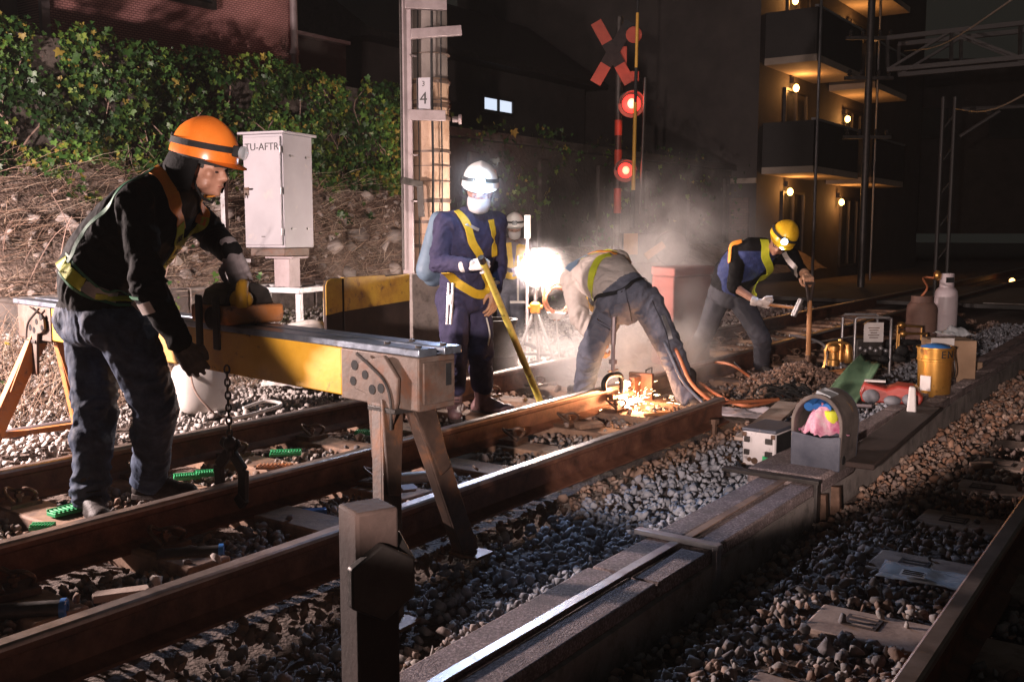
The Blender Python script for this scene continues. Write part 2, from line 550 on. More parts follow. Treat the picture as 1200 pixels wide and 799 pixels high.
m_gold = mat("gold_tin", [(0.55, 0.27, 0.05), (0.72, 0.38, 0.09)], 0.32, 0.75, 4, 0.15, 30, spots=((0.2, 0.1, 0.04), 7, 0.64, 0.06))
m_brass = mat("brass_fitting", [(0.55, 0.28, 0.08), (0.75, 0.42, 0.14)], 0.35, 0.85, 12, 0.15, 60)
m_card = mat("cardboard", [(0.28, 0.18, 0.11), (0.38, 0.25, 0.16)], 0.85, 0, 5, 0.2, 50)
m_bluebag = mat("blue_plastic", [(0.03, 0.12, 0.38), (0.05, 0.2, 0.5)], 0.35, 0, 8, 0.2, 50)
m_red = mat("red_plastic", [(0.34, 0.04, 0.03), (0.46, 0.07, 0.05)], 0.4, 0, 8, 0.2, 50)
m_tarp = mat("green_tarpaulin", [(0.07, 0.14, 0.08), (0.13, 0.22, 0.13)], 0.5, 0, 6, 0.3, 60)
m_pink = mat("pink_cloth", [(0.42, 0.08, 0.18), (0.62, 0.28, 0.38), (0.62, 0.48, 0.52)], 0.85, 0, 16, 0.4, 150)
m_navyplastic = mat("navy_tool_tub", [(0.045, 0.05, 0.07), (0.09, 0.095, 0.12)], 0.5, 0, 8, 0.25, 70, spots=((0.2, 0.17, 0.16), 18, 0.66, 0.04))
m_tubshell = mat("grimy_grey_canvas", [(0.06, 0.05, 0.045), (0.12, 0.095, 0.085), (0.17, 0.14, 0.12)], 0.85, 0, 9, 0.5, 140, spots=((0.36, 0.19, 0.05), 12, 0.66, 0.03))
m_canvas = mat("dirty_canvas", [(0.24, 0.16, 0.12), (0.38, 0.29, 0.24), (0.44, 0.36, 0.31)], 0.9, 0, 6, 0.5, 140, spots=((0.42, 0.22, 0.06), 12, 0.67, 0.03))
m_sheet = mat("crumpled_sheet", [(0.30, 0.25, 0.26), (0.55, 0.50, 0.52)], 0.8, 0, 7, 0.6, 30)
m_propane = mat("off_white_cylinder", [(0.58, 0.48, 0.50), (0.70, 0.61, 0.63)], 0.45, 0, 5, 0.1, 40, spots=((0.3, 0.2, 0.17), 6, 0.68, 0.06))
m_rustcyl = mat("brown_cylinder", [(0.18, 0.10, 0.08), (0.28, 0.17, 0.13)], 0.7, 0, 5, 0.2, 50)
m_polelow = mat("pole_beige_wrap", [(0.27, 0.165, 0.105), (0.39, 0.26, 0.18), (0.44, 0.31, 0.225)], 0.7, 0, 4, 0.3, 40, spots=((0.25, 0.14, 0.08), 6, 0.62, 0.08))
m_pole = mat("pole_concrete", [(0.12, 0.10, 0.09), (0.2, 0.17, 0.155)], 0.9, 0, 5, 0.4, 60)
m_channel = mat("pinkish_galvanised", [(0.23, 0.185, 0.19), (0.33, 0.275, 0.28)], 0.5, 0.4, 8, 0.2, 60)
m_asphalt = mat("asphalt", [(0.03, 0.03, 0.03), (0.06, 0.056, 0.052)], 0.85, 0, 6, 0.5, 120)
m_roadpaint = mat("road_paint", [(0.45, 0.43, 0.41), (0.65, 0.63, 0.6)], 0.7, 0, 12, 0.2, 60, spots=((0.07, 0.065, 0.06), 12, 0.56, 0.08))
m_bankwall = mat("dark_retaining_wall", [(0.03, 0.024, 0.02), (0.06, 0.047, 0.04), (0.085, 0.068, 0.058)], 0.9, 0, 1.2, 0.6, 14, dist=0.03)
m_vine = mat("vine_stem", [(0.16, 0.10, 0.08), (0.30, 0.21, 0.17)], 0.85, 0, 14, 0.3, 60)
m_bwall = mat("apartment_render", [(0.045, 0.038, 0.036), (0.075, 0.063, 0.058)], 0.9, 0, 1.5, 0.4, 40)
m_slab = mat("balcony_slab", [(0.30, 0.24, 0.19), (0.40, 0.33, 0.27)], 0.85, 0, 2, 0.3, 40)
m_leg_dark = mat("dark_trestle_paint", [(0.035, 0.021, 0.015), (0.065, 0.040, 0.029), (0.16, 0.065, 0.026)], 0.6, 0.2, 7, 0.3, 60)
m_rail_panel = mat("balcony_panel", [(0.02, 0.018, 0.017), (0.035, 0.031, 0.029)], 0.6, 0.2, 2, 0.2, 40)
m_glassdark = mat("dark_window_glass", [(0.015, 0.017, 0.02), (0.03, 0.03, 0.035)], 0.12, 0, 2, 0)
m_signred = mat("sign_red_black", [(0.20, 0.032, 0.018), (0.28, 0.05, 0.028)], 0.55, 0, 8, 0.1, 40)
m_boomy = mat("boom_yellow", [(0.40, 0.21, 0.03), (0.48, 0.27, 0.04)], 0.5, 0, 8, 0.1, 40)
e_flood = emit("floodlight_glow", (1.0, 0.81, 0.71), 390.0)
e_head = emit("headlamp_glow", (0.75, 0.88, 1.0), 400.0)
e_head2 = emit("small_headlamp_glow", (0.7, 0.85, 1.0), 12.0)
e_weld = emit("white_hot_metal", (1.0, 0.62, 0.34), 26.0)
e_spark = emit("spark_glow", (1.0, 0.70, 0.38), 14.0)
e_red = emit("red_signal_glow", (1.0, 0.035, 0.025), 3.0, (0.5, 0.02, 0.02))
e_redhot = emit("red_signal_core", (1.0, 0.20, 0.08), 2.6)
e_balc = emit("balcony_lamp_glow", (1.0, 0.50, 0.13), 9.0)
e_window = emit("lit_window_glow", (0.72, 0.82, 1.0), 1.0)
e_far = emit("far_lamp_glow", (1.0, 0.45, 0.12), 8.0)


def brickmat(name, c1, c2, mortar, sx, w=0.5, h=0.25, rough=0.85, bump=0.5, axis="yz", msize=0.02):
    m, nt, b = _nt(name)
    N, L = nt.nodes, nt.links
    tc = N.new("ShaderNodeTexCoord"); mp = N.new("ShaderNodeMapping")
    L.new(tc.outputs["Object"], mp.inputs["Vector"])
    sep = N.new("ShaderNodeSeparateXYZ"); L.new(mp.outputs[0], sep.inputs[0])
    mp.inputs["Rotation"].default_value = (0, 0, TH)
    cb = N.new("ShaderNodeCombineXYZ")
    L.new(sep.outputs["X" if axis == "xz" else "Y"], cb.inputs["X"]); L.new(sep.outputs["Z"], cb.inputs["Y"])
    br = N.new("ShaderNodeTexBrick"); br.inputs["Scale"].default_value = sx
    br.inputs["Color1"].default_value = (*c1, 1); br.inputs["Color2"].default_value = (*c2, 1); br.inputs["Mortar"].default_value = (*mortar, 1)
    br.inputs["Mortar Size"].default_value = msize; br.inputs["Brick Width"].default_value = w; br.inputs["Row Height"].default_value = h
    L.new(cb.outputs[0], br.inputs["Vector"])
    ns = N.new("ShaderNodeTexNoise"); ns.inputs["Scale"].default_value = 1.3; ns.inputs["Detail"].default_value = 8
    L.new(tc.outputs["Object"], ns.inputs["Vector"])
    mr = N.new("ShaderNodeMapRange"); mr.inputs["To Min"].default_value = 0.6; mr.inputs["To Max"].default_value = 1.25
    L.new(ns.outputs["Fac"], mr.inputs["Value"])
    sc = N.new("ShaderNodeVectorMath"); sc.operation = "SCALE"; L.new(br.outputs["Color"], sc.inputs[0]); L.new(mr.outputs[0], sc.inputs["Scale"])
    L.new(sc.outputs[0], b.inputs["Base Color"]); b.inputs["Roughness"].default_value = rough
    bp = N.new("ShaderNodeBump"); bp.inputs["Strength"].default_value = bump; bp.inputs["Distance"].default_value = 0.02; bp.invert = True
    L.new(br.outputs["Fac"], bp.inputs["Height"]); L.new(bp.outputs[0], b.inputs["Normal"])
    MATS[name] = m
    return m


m_pinktile = brickmat("pink_textured_siding", (0.50, 0.24, 0.22), (0.42, 0.19, 0.175), (0.2, 0.085, 0.08), 7.5, 0.42, 0.2, msize=0.04)
m_brick = brickmat("dark_brick", (0.16, 0.10, 0.08), (0.12, 0.075, 0.06), (0.07, 0.055, 0.05), 4.0, 0.5, 0.25, axis="xz")
# ================================================================== ground, ballast, track
def sstep(a, b, x):
    x = np.clip((np.asarray(x, float) - a) / (b - a), 0, 1)
    return x * x * (3 - 2 * x)


def zg(d, t):
    """ballast surface height"""
    d = np.asarray(d, float); t = np.asarray(t, float)
    ramp = 1 - sstep(8.2, 10.0, t)
    bank = 0.42 * sstep(-6.3, -8.0, d) * ramp
    shoulder = 0.05 * sstep(-5.0, -5.8, d) * ramp
    z = -0.05 + bank + shoulder
    z = z - 0.035 * sstep(-2.7, -2.3, d) * (1 - sstep(-2.1, -1.8, d))
    z = z + 0.03 * sstep(-2.1, -1.8, d) * (1 - sstep(-1.5, -1.49, d))
    z = z - 0.06 * sstep(-1.60, -1.50, d) * (1 - sstep(-1.45, -1.1, d)) + 0.042 * sstep(-1.4, -1.05, d)
    return z


D_FAR, D_MID, D_NEAR, D_R = -4.63, -3.54, -2.66, -0.56
ROAD_T0, ROAD_T1 = 17.5, 23.0

xs = np.concatenate([np.linspace(-60, -10, 14), np.arange(-9.8, 3.0, 0.2), np.linspace(3.2, 60, 16)])
ts = np.concatenate([np.linspace(-20, 0, 8), np.arange(0.2, 17, 0.25), np.linspace(17.5, 120, 26)])
gv, gf = [], []
for t in ts:
    for d in xs:
        z = float(zg(d, t)) + 0.012 * mnoise.noise(V((d * 1.7, t * 1.7, 0))) - 0.034
        gv.append(T(d, t, z))
nx = len(xs)
for j in range(len(ts) - 1):
    for i in range(nx - 1):
        a = j * nx + i
        gf.append((a, a + 1, a + nx + 1, a + nx))
mb = MB(); mb.add(gv, gf, 0, True)
tag(mb.build("ground", m_soil), kind="structure")

mb = MB()
mb.prism([(-22, ROAD_T0), (40, ROAD_T0), (40, ROAD_T1), (-22, ROAD_T1)], (0, 0, 0.035), TD, TU, V((0, 0, 0.06)))
tag(mb.build("level_crossing_road", m_asphalt), kind="structure")
mb = MB()
for d0, d1, t0, t1 in ((-3.0, -1.6, 17.75, 17.92), (-1.2, 0.6, 17.75, 17.92), (1.0, 3.0, 17.75, 17.92), (3.4, 5.5, 17.75, 17.92), (6, 8, 17.75, 17.92),
                       (-2.4, 0.4, 19.1, 19.24), (0.8, 3.2, 19.1, 19.24), (3.6, 7, 19.1, 19.24), (-1.5, 7, 22.5, 22.64)):
    mb.prism([(d0, t0), (d1, t0), (d1, t1), (d0, t1)], (0, 0, 0.096), TD, TU, V((0, 0, 0.004)))
tag(mb.build("road_marking", m_roadpaint), kind="structure")

# ---- rails
def rail_profile():
    h = 0.170
    half = [(0.0635, 0.0), (0.0635, 0.011), (0.03, 0.022), (0.0085, 0.034), (0.0085, 0.118), (0.014, 0.126), (0.033, 0.132), (0.0335, 0.152), (0.030, 0.163), (0.022, 0.1685)]
    return half + [(-a, b) for a, b in reversed(half)]


RZ = -0.012


def rail_mesh(mb, d, t0, t1, z=RZ, n=None, dz=None):
    prof = rail_profile()
    k = len(prof)
    n = n or max(2, int((t1 - t0) / 0.8))
    vs, fs = [], []
    o = len(mb.v)
    for i in range(n + 1):
        t = t0 + (t1 - t0) * i / n
        for a, b in prof:
            vs.append(T(d + a, t, z + b))
    for i in range(n):
        for j in range(k):
            a, b = i * k + j, i * k + (j + 1) % k
            fs.append((a, a + k, b + k, b))
    mb.add(vs, fs, 0, True)
    top = {7, 8, 9, 10, 11}
    for q in range(len(fs)):
        if (q % k) in top:
            mb.m[len(mb.m) - len(fs) + q] = 1
    mb.add([vs[j] for j in range(k)], [tuple(range(k))], 0)
    mb.add([vs[n * k + j] for j in range(k)], [tuple(reversed(range(k)))], 0)


def rail(d, t0, t1, label, name="rail", org=None):
    mb = MB(); rail_mesh(mb, d, t0, t1)
    o = mb.build(name, [m_rust, m_railtop], org=T(d, (t0 + t1) / 2, RZ), sharp=0.5)
    return tag(o, label, "rail", "rails of the two tracks")


t_cut0 = t_at(724, D_MID, 0.15)
t_cut1 = t_at(734, D_MID, 0.15)
t_nend = t_at(845, D_NEAR, 0.15)
rail(D_FAR, -1.5, 40, "rusty rail farthest back, running behind the boots of the orange helmet worker")
rail(D_MID, -1.5, t_cut0, "rusty rail gripped by the hanging tongs, its end under the glowing weld")
rail(D_MID, t_cut1, 40, "rusty rail continuing beyond the glowing weld joint")
rail(D_NEAR, -1.5, t_nend, "loose rail with a bright top nearest the camera, cut end beside the hose")
rail(D_R, -1.5, 40, "dark rail of the neighbouring track in the bottom right corner")
mb = MB(); rail_mesh(mb, D_R + 1.09, 0.5, 40)
tag(mb.build("rail", [m_rust, m_railtop], org=T(D_R + 1.09, 20, RZ)), "far rail of the neighbouring track at the right edge", "rail", "rails of the two tracks")

# ---- sleepers
SL = []
def sleeper(d0, d1, t, w, m, label, group, lift=0.0, skew=0.0):
    mb = MB()
    ax = (TD + TU * skew).normalized(); ay = UP.cross(ax)
    c = T((d0 + d1) / 2, t, -0.085 + lift)
    mb.axbox(c, (d1 - d0, w, 0.17), ax, ay, UP)
    o = mb.build("sleeper", m, bevel=0.012, org=c - V((0, 0, 0.085)))
    SL.append((d0 - 0.02, d1 + 0.02, t - w / 2 - 0.02, t + w / 2 + 0.02, lift))
    return tag(o, label, "sleeper", group)


N_SL = 30
for i in range(N_SL):
    t = 1.17 + 0.625 * i
    if ROAD_T0 - 0.3 < t < ROAD_T1 + 0.3: continue
    sleeper(-5.12 + random.uniform(-.04, .04), -3.06 + random.uniform(-.05, .05), t, 0.2 + random.uniform(-.01, .02), m_sleeper,
            "brown wooden sleeper under the welded track, %s counted from the camera" % ordinal(i), "wooden sleepers of the welded track", random.uniform(-0.012, 0.006), random.uniform(-0.03, 0.03))
tR = [to_track(G(*p))[1] for p in ((1030, 735), (1100, 668), (1135, 612), (1160, 573), (1180, 545))]
tr = [tR[0] - 0.66] + tR
while len(tr) < 22: tr.append(tr[-1] + 0.62)
LIFT = []
for i, t in enumerate(tr):
    LIFT.append(random.uniform(-0.004, 0.008))
    if ROAD_T0 - 0.3 < t < ROAD_T1 + 0.3: continue
    sleeper(-1.00 + random.uniform(-.02, .02), 1.0, t, 0.26, m_sleeper_c,
            "flat grey brown sleeper end right of the trough, %s counted from the camera" % ordinal(i), "sleepers of the neighbouring track", LIFT[i], random.uniform(-0.02, 0.02))
# small cast marking panel sunk on the concrete sleeper ends
for i, t in enumerate(tr[:6]):
    mb = MB(); mb.axbox(T(-0.86, t + 0.01, 0.0015 + LIFT[i]), (0.11, 0.10, 0.004), TD, TU, UP)
    for k in range(3):
        mb.axbox(T(-0.86, t - 0.025 + 0.035 * k, 0.004 + LIFT[i]), (0.085, 0.008, 0.004), TD, TU, UP, 1)
    o = mb.build("sleeper_marking_plate", [m_sole, m_sleeper_c], org=T(-0.86, t, 0.01))
    tag(o, "small dark embossed plate on the %s sleeper end right of the trough" % ordinal(i), "plate", "embossed plates on sleeper ends")


# ---- spring clips beside the rails
def clip_mb():
    mb = MB()
    mb.box((0, 0, 0.012), (0.13, 0.15, 0.024))
    mb.tube(catmull([(-0.02, -0.05, 0.02), (-0.05, -0.055, 0.06), (-0.03, -0.02, 0.085), (0.03, 0.0, 0.07), (0.055, 0.03, 0.085), (0.02, 0.055, 0.07), (-0.05, 0.05, 0.03)], 22), 0.009, 8)
    mb.tube([(0.0, 0, 0.02), (0.0, 0, 0.075)], 0.012, 8)
    mb.lathe([(0.022, 0.045), (0.022, 0.062)], (0, 0, 0), 6)
    return mb


clip0 = None
nclip = 0
for rd, nm in ((D_FAR, "far rail"), (D_MID, "welded rail")):
    for side in (-1, 1):
        for i in range(1, 17):
            t = 1.17 + 0.625 * i
            if random.random() < 0.25: continue
            loc = T(rd + side * 0.125, t + random.uniform(-.02, .02), -0.004)
            if clip0 is None:
                c = clip0 = clip_mb().build("rail_clip", m_clip); c.location = loc
            else:
                c = clip0.copy(); COL.objects.link(c); c.location = loc
            c.rotation_euler = (0, 0, -TH + (math.pi if side > 0 else 0) + random.uniform(-.25, .25))
            tag(c, "spring clip on the %s side of the %s, %s from the camera" % ("near" if side > 0 else "far", nm, ordinal(i)), "rail clip", "spring clips holding the rails")

# ---- concrete cable trough
TZ = 0.085
DL, DR_ = -1.745, -1.475
t_j0, t_j1 = t_at(893, DL, TZ), t_at(1000, DR_, TZ)
seams = [0.6, 1.25, t_at(735, -1.6, TZ), t_at(800, -1.6, TZ), t_j0]
ex = t_j1
while ex < 15: seams.append(ex); ex += 0.8
mb = MB()
mb.prism([(-0.15, -0.3), (0.15, -0.3), (0.15, 0.0), (0.12, 0.0), (0.12, -0.2), (-0.12, -0.2), (-0.12, 0.0), (-0.15, 0.0)], T((DL + DR_) / 2, -0.8, TZ - 0.058), TD, UP, TU * 17)
tag(mb.build("cable_trough", m_concrete, org=T(-1.6, 5, -0.3)), "long grey concrete cable trough channel lying in the ballast", "cable trough")
kk = 0
for i in range(len(seams) - 1):
    a, b = seams[i], seams[i + 1]
    if i == 4:
        continue
    mb = MB()
    for q0, q1, zz in ((DL, -1.632, TZ), (-1.588, DR_, TZ - 0.006)):
        mb.prism([(q0, a + 0.005), (q1, a + 0.005), (q1, b - 0.005), (q0, b - 0.005)], (0, 0, zz - 0.055), TD, TU, V((0, 0, 0.055)))
    mb.prism([(-1.633, a + 0.006), (-1.587, a + 0.006), (-1.587, b - 0.006), (-1.633, b - 0.006)], (0, 0, TZ - 0.053), TD, TU, V((0, 0, 0.022)))
    o = mb.build("trough_lid", m_trough, bevel=0.008, org=T(-1.6, (a + b) / 2, TZ - 0.05))
    o.rotation_euler = (0, random.uniform(-.006, .006), random.uniform(-.012, .012))
    tag(o, "speckled grey slab lid on the cable trough, %s slab from the camera" % ordinal(kk), "trough lid", "slab lids of the cable trough"); kk += 1
# wider raised junction lid with broken corner
mb = MB()
mb.prism([(-1.83, t_j0 + 0.005), (-1.45, t_j0 - 0.01), (-1.44, t_j1 - 0.1), (-1.47, t_j1 - 0.01), (-1.82, t_j1 - 0.005)], (0, 0, TZ - 0.06), TD, TU, V((0, 0, 0.085)))
o = mb.build("trough_lid", m_trough, bevel=0.02, org=T(-1.64, (t_j0 + t_j1) / 2, TZ - 0.06))
tag(o, "wide thick lid with a chipped corner, under the navy tool tub", "trough lid", "slab lids of the cable trough")
mb = MB()
mb.bar(T(-1.43, t_j0 + .02, -0.25), T(-1.445, t_j0 + .02, TZ - .06), 0.03, 0.03)
mb.bar(T(-1.43, t_j0 + .2, -0.25), T(-1.445, t_j0 + .2, TZ - .06), 0.03, 0.05)
tag(mb.build("lid_prop", m_clip, org=T(-1.43, t_j0 + .1, -.25)), "rusty angle prop under the edge of the wide trough lid", "prop")
# flat steel straps
def steel_strip(p0, p1, w, name, label, m, bend=0.0, n=14):
    p0, p1 = V(p0), V(p1)
    pts = [p0.lerp(p1, i / (n - 1)) + V((0, 0, 0.002 + bend * abs(math.sin(i * 1.9)))) for i in range(n)]
    mb = MB(); mb.strip(pts, w, 0.004, [UP] * n)
    o = mb.build(name, m, org=p0.lerp(p1, 0.5))
    return tag(o, label, "steel strip")


steel_strip(T(-1.615, 0.9, TZ), T(-1.615, seams[3] - .02, TZ), 0.036, "steel_strip", "bright flat steel strip lying along the trough lids in the foreground", m_galv, 0.003)
steel_strip(T(-1.605, seams[3] + .03, TZ), T(-1.61, t_j0 - .03, TZ), 0.034, "steel_strip", "dull brown steel strip along the lid beyond the first cross bar", m_sleeper, 0.002)
mb = MB(); mb.bar(T(-1.80, seams[3] + .0, TZ + .012), T(-1.44, seams[3] - 0.01, TZ + .010), 0.02, 0.045, up=TU)
mb.bar(T(-1.455, seams[3] - 0.01, TZ + .012), T(-1.455, seams[3] - 0.01, -0.10), 0.02, 0.045, up=TU)
tag(mb.build("strap_clamp", m_galv, bevel=.003, org=T(-1.6, seams[3], TZ)), "flat metal clamp bar across the trough nearest the camera", "clamp bar")
mb = MB(); mb.bar(T(-1.93, t_j0 - .045, TZ + .014), T(-1.44, t_j0 - .05, TZ + .012), 0.02, 0.05, up=TU)
mb.bar(T(-1.455, t_j0 - 0.05, TZ + .012), T(-1.455, t_j0 - 0.05, -0.14), 0.02, 0.05, up=TU)
tag(mb.build("strap_clamp", m_dsteel, bevel=.003, org=T(-1.6, t_j0, TZ)), "dark metal clamp bar across the trough before the wide lid", "clamp bar")

# ---- loose stones
def rock_templates(n, pts, rng):
    out = []
    for _ in range(n):
        bm = bmesh.new()
        sc = np.array([1.0, rng.uniform(0.55, 0.95), rng.uniform(0.4, 0.8)])
        for _k in range(pts):
            v = rng.normal(size=3); v /= np.linalg.norm(v)
            v = v * rng.uniform(0.75, 1.05) * sc
            bm.verts.new(v)
        r = bmesh.ops.convex_hull(bm, input=bm.verts[:])
        bmesh.ops.delete(bm, geom=list({g for g in r["geom_interior"] + r["geom_unused"] if isinstance(g, bmesh.types.BMVert)}), context="VERTS")
        bmesh.ops.triangulate(bm, faces=bm.faces[:])
        bm.verts.ensure_lookup_table(); bm.verts.index_update()
        co = np.array([v.co[:] for v in bm.verts]); tr_ = np.array([[v.index for v in f.verts] for f in bm.faces])
        out.append((co, tr_)); bm.free()
    return out


def rand_rot(n, rng):
    q = rng.normal(size=(n, 4)); q /= np.linalg.norm(q, axis=1)[:, None]
    w, x, y, z = q.T
    R = np.empty((n, 3, 3))
    R[:, 0, 0] = 1 - 2 * (y * y + z * z); R[:, 0, 1] = 2 * (x * y - z * w); R[:, 0, 2] = 2 * (x * z + y * w)
    R[:, 1, 0] = 2 * (x * y + z * w); R[:, 1, 1] = 1 - 2 * (x * x + z * z); R[:, 1, 2] = 2 * (y * z - x * w)
    R[:, 2, 0] = 2 * (x * z - y * w); R[:, 2, 1] = 2 * (y * z + x * w); R[:, 2, 2] = 1 - 2 * (x * x + y * y)
    return R


def scatter_mesh(name, tmpl, pos, size, col, m, rng, rots=None, smooth=False):
    n = len(pos)
    R = rand_rot(n, rng) if rots is None else rots
    which = rng.integers(0, len(tmpl), n)
    cos, trs, cols, off = [], [], [], 0
    for k, (co, tr_) in enumerate(tmpl):
        idx = np.where(which == k)[0]
        if len(idx) == 0: continue
        a = np.einsum("nij,vj->nvi", R[idx], co) * size[idx][:, None, None] + pos[idx][:, None, :]
        nv = len(co)
        cos.append(a.reshape(-1, 3))
        trs.append((tr_[None] + (np.arange(len(idx)) * nv)[:, None, None]).reshape(-1, 3) + off)
        cols.append(np.repeat(col[idx], nv, axis=0))
        off += nv * len(idx)
    return raw_mesh(name, np.concatenate(cos), np.concatenate(trs), m, np.concatenate(cols), smooth)


def in_view(pos, margin=0.12):
    rel = pos - np.array([0, 0, CAMZ])
    c, s = math.cos(PITCH), math.sin(PITCH)
    dep = rel[:, 1] * c - rel[:, 2] * s
    up_ = rel[:, 1] * s + rel[:, 2] * c
    u = rel[:, 0] / np.maximum(dep, 1e-3) * FOC / 600.0
    w = up_ / np.maximum(dep, 1e-3) * FOC / 399.5
    return (dep > 0.5) & (abs(u) < 1 + margin) & (w > -1 - 2 * margin)


def stone_field(d0, d1, t0, t1, dens, smin, smax):
    n = int((d1 - d0) * (t1 - t0) * dens)
    d = RNG.uniform(d0, d1, n); t = RNG.uniform(t0, t1, n)
    s = RNG.uniform(smin, smax, n) * (0.7 + 0.6 * RNG.random(n) ** 2)
    z = zg(d, t) + s * RNG.uniform(-0.1, 0.75, n)
    keep = np.ones(n, bool)
    keep &= ~((d > DL - 0.015) & (d < DR_ + 0.03) & (t < 15.2))
    keep &= ~((d > DL - 0.09) & (d < DR_ + 0.06) & (t > t_j0 - .05) & (t < t_j1 + .03))
    for rd in (D_FAR, D_MID, D_NEAR, D_R, D_R + 1.09):
        keep &= ~(abs(d - rd) < 0.085)
    on = np.zeros(n, bool)
    for a, b, c, e, lift in SL:
        on |= (d > a) & (d < b) & (t > c) & (t < e)
    frac = RNG.random(n)
    keep &= (~on) | (frac < 0.035)
    z = np.where(on, s * 0.45, z)
    keep &= ~((t > ROAD_T0) & (t < ROAD_T1))
    pos = np.stack([d * CS + t * SN, -d * SN + t * CS, z], 1)
    keep &= in_view(pos)
    return pos[keep], s[keep]


fields = [stone_field(-8.2, -5.0, 1.0, 9.5, 420, 0.022, 0.037), stone_field(-5.0, -2.0, 0.8, 6.5, 680, 0.019, 0.034), stone_field(-5.0, -2.0, 6.5, 16, 330, 0.022, 0.036),
          stone_field(-2.0, 1.3, 0.5, 5.5, 980, 0.016, 0.032), stone_field(-2.0, 2.5, 5.5, 10, 560, 0.020, 0.034), stone_field(-2.0, 6, 10, 17.4, 130, 0.028, 0.044), stone_field(-9, -5, 9.5, 17, 120, 0.028, 0.045)]
pos = np.concatenate([f[0] for f in fields]); siz = np.concatenate([f[1] for f in fields])
n = len(pos)
base = np.array([[0.27, 0.235, 0.215], [0.33, 0.24, 0.19], [0.22, 0.20, 0.20], [0.36, 0.32, 0.29], [0.24, 0.16, 0.12]])
col = base[RNG.integers(0, 5, n)] * RNG.uniform(0.65, 1.25, (n, 1))
dd = pos[:, 0] * CS - pos[:, 1] * SN
tt = pos[:, 0] * SN + pos[:, 1] * CS
lit_pale = np.clip((dd + 5.0) / -0.4, 0, 1)[:, None]            # shoulder stones paler, the strong lamp light put into their colour
col = col * (1 - lit_pale) + lit_pale * (np.array([0.44, 0.40, 0.375]) * RNG.uniform(0.75, 1.15, (n, 1)))
lamp_blue = (((dd > -2.45) & (dd < -1.75))[:, None] * np.clip((tt - 2.2) / 0.8, 0, 1)[:, None])   # blue headlamp light on the stones beside the trough, put into their colour
col = col * (1 - lamp_blue) + lamp_blue * (np.array([0.25, 0.26, 0.29]) * RNG.uniform(0.7, 1.3, (n, 1)))
brown = np.clip((tt - 3.4) / 2.0, 0, 1)[:, None] * (dd > -1.45)[:, None]  # warm light on the right-hand stones, put into their colour
col = np.where((dd > -1.45)[:, None], col * (np.array([.92, .93, .95]) * (1 - brown) + np.array([1.05, .84, .72]) * brown), col)
rusty = np.clip((0.28 - np.minimum(abs(dd - D_MID), np.minimum(abs(dd - D_FAR), abs(dd - D_NEAR)))) / 0.15, 0, 1)[:, None]
col = col * (1 - 0.7 * rusty) + 0.7 * rusty * np.array([0.22, 0.13, 0.09]) * RNG.uniform(0.6, 1.2, (n, 1))
me = scatter_mesh("ballast", rock_templates(30, 13, RNG), pos, siz, np.clip(col, 0, 0.6), m_stone, RNG)
tag(link(me, "ballast"), "loose angular ballast stones over the whole track bed", "ballast", kind="stuff")
print("stones", n)

# ================================================================== bank, wall, ivy, brush
D_W = -9.5
# kerb wall
mb = MB()
for i in range(8):
    a = 3.6 + i * 0.82
    mb.prism([(-8.16, a), (-8.0, a), (-8.0, a + .805), (-8.16, a + .805)], (0, 0, 0.25), TD, TU, V((0, 0, 0.48)))
tag(mb.build("kerb_wall", m_concrete, bevel=.015, org=T(-8.1, 6, .25)), "low pale concrete kerb wall at the foot of the rubble bank", "kerb wall")
# bank
bv, bf = [], []
BT = np.arange(2.5, 26, 0.16); BD = np.linspace(-8.1, D_W + 0.12, 12)
for t in BT:
    for j, d in enumerate(BD):
        f = j / 11
        z = 0.62 + 1.35 * f ** 0.9 + 0.12 * mnoise.noise(V((t * 1.6, f * 3, 3))) + 0.05 * mnoise.noise(V((t * 5, f * 8, 7)))
        z *= 1 - 0.5 * float(sstep(10.0, 12.5, t))
        bv.append(T(d + 0.08 * mnoise.noise(V((t * 3, f * 6, 1))), t, z))
for j in range(len(BT) - 1):
    for i in range(11):
        a = j * 12 + i
        bf.append((a, a + 12, a + 13, a + 1))
mb = MB(); mb.add(bv, bf, 0, True)
tag(mb.build("bank", mat("bank_earth", [(0.10, 0.07, 0.055), (0.22, 0.16, 0.13), (0.32, 0.26, 0.22)], 0.95, 0, 5, 1.0, 26, dist=0.04)), kind="structure")
n = 420
tq = RNG.uniform(3.2, 11, n); fq = RNG.random(n)
dq = -8.12 + (D_W + 0.12 + 8.12) * fq
zq = (0.62 + 1.35 * fq ** 0.9) * (1 - 0.5 * sstep(10.0, 12.5, tq))
rp = np.stack([dq * CS + tq * SN, -dq * SN + tq * CS, zq], 1)
rc = np.array([0.40, 0.34, 0.31]) * RNG.uniform(0.5, 1.2, (n, 1))
me = scatter_mesh("rubble", rock_templates(14, 16, RNG), rp, np.where(RNG.random(n) < .09, RNG.uniform(0.12, 0.24, n), RNG.uniform(0.025, 0.085, n)), rc, m_rock, RNG)
tag(link(me, "rubble"), "pale broken rubble stones of the bank below the ivy", "rubble", kind="stuff")

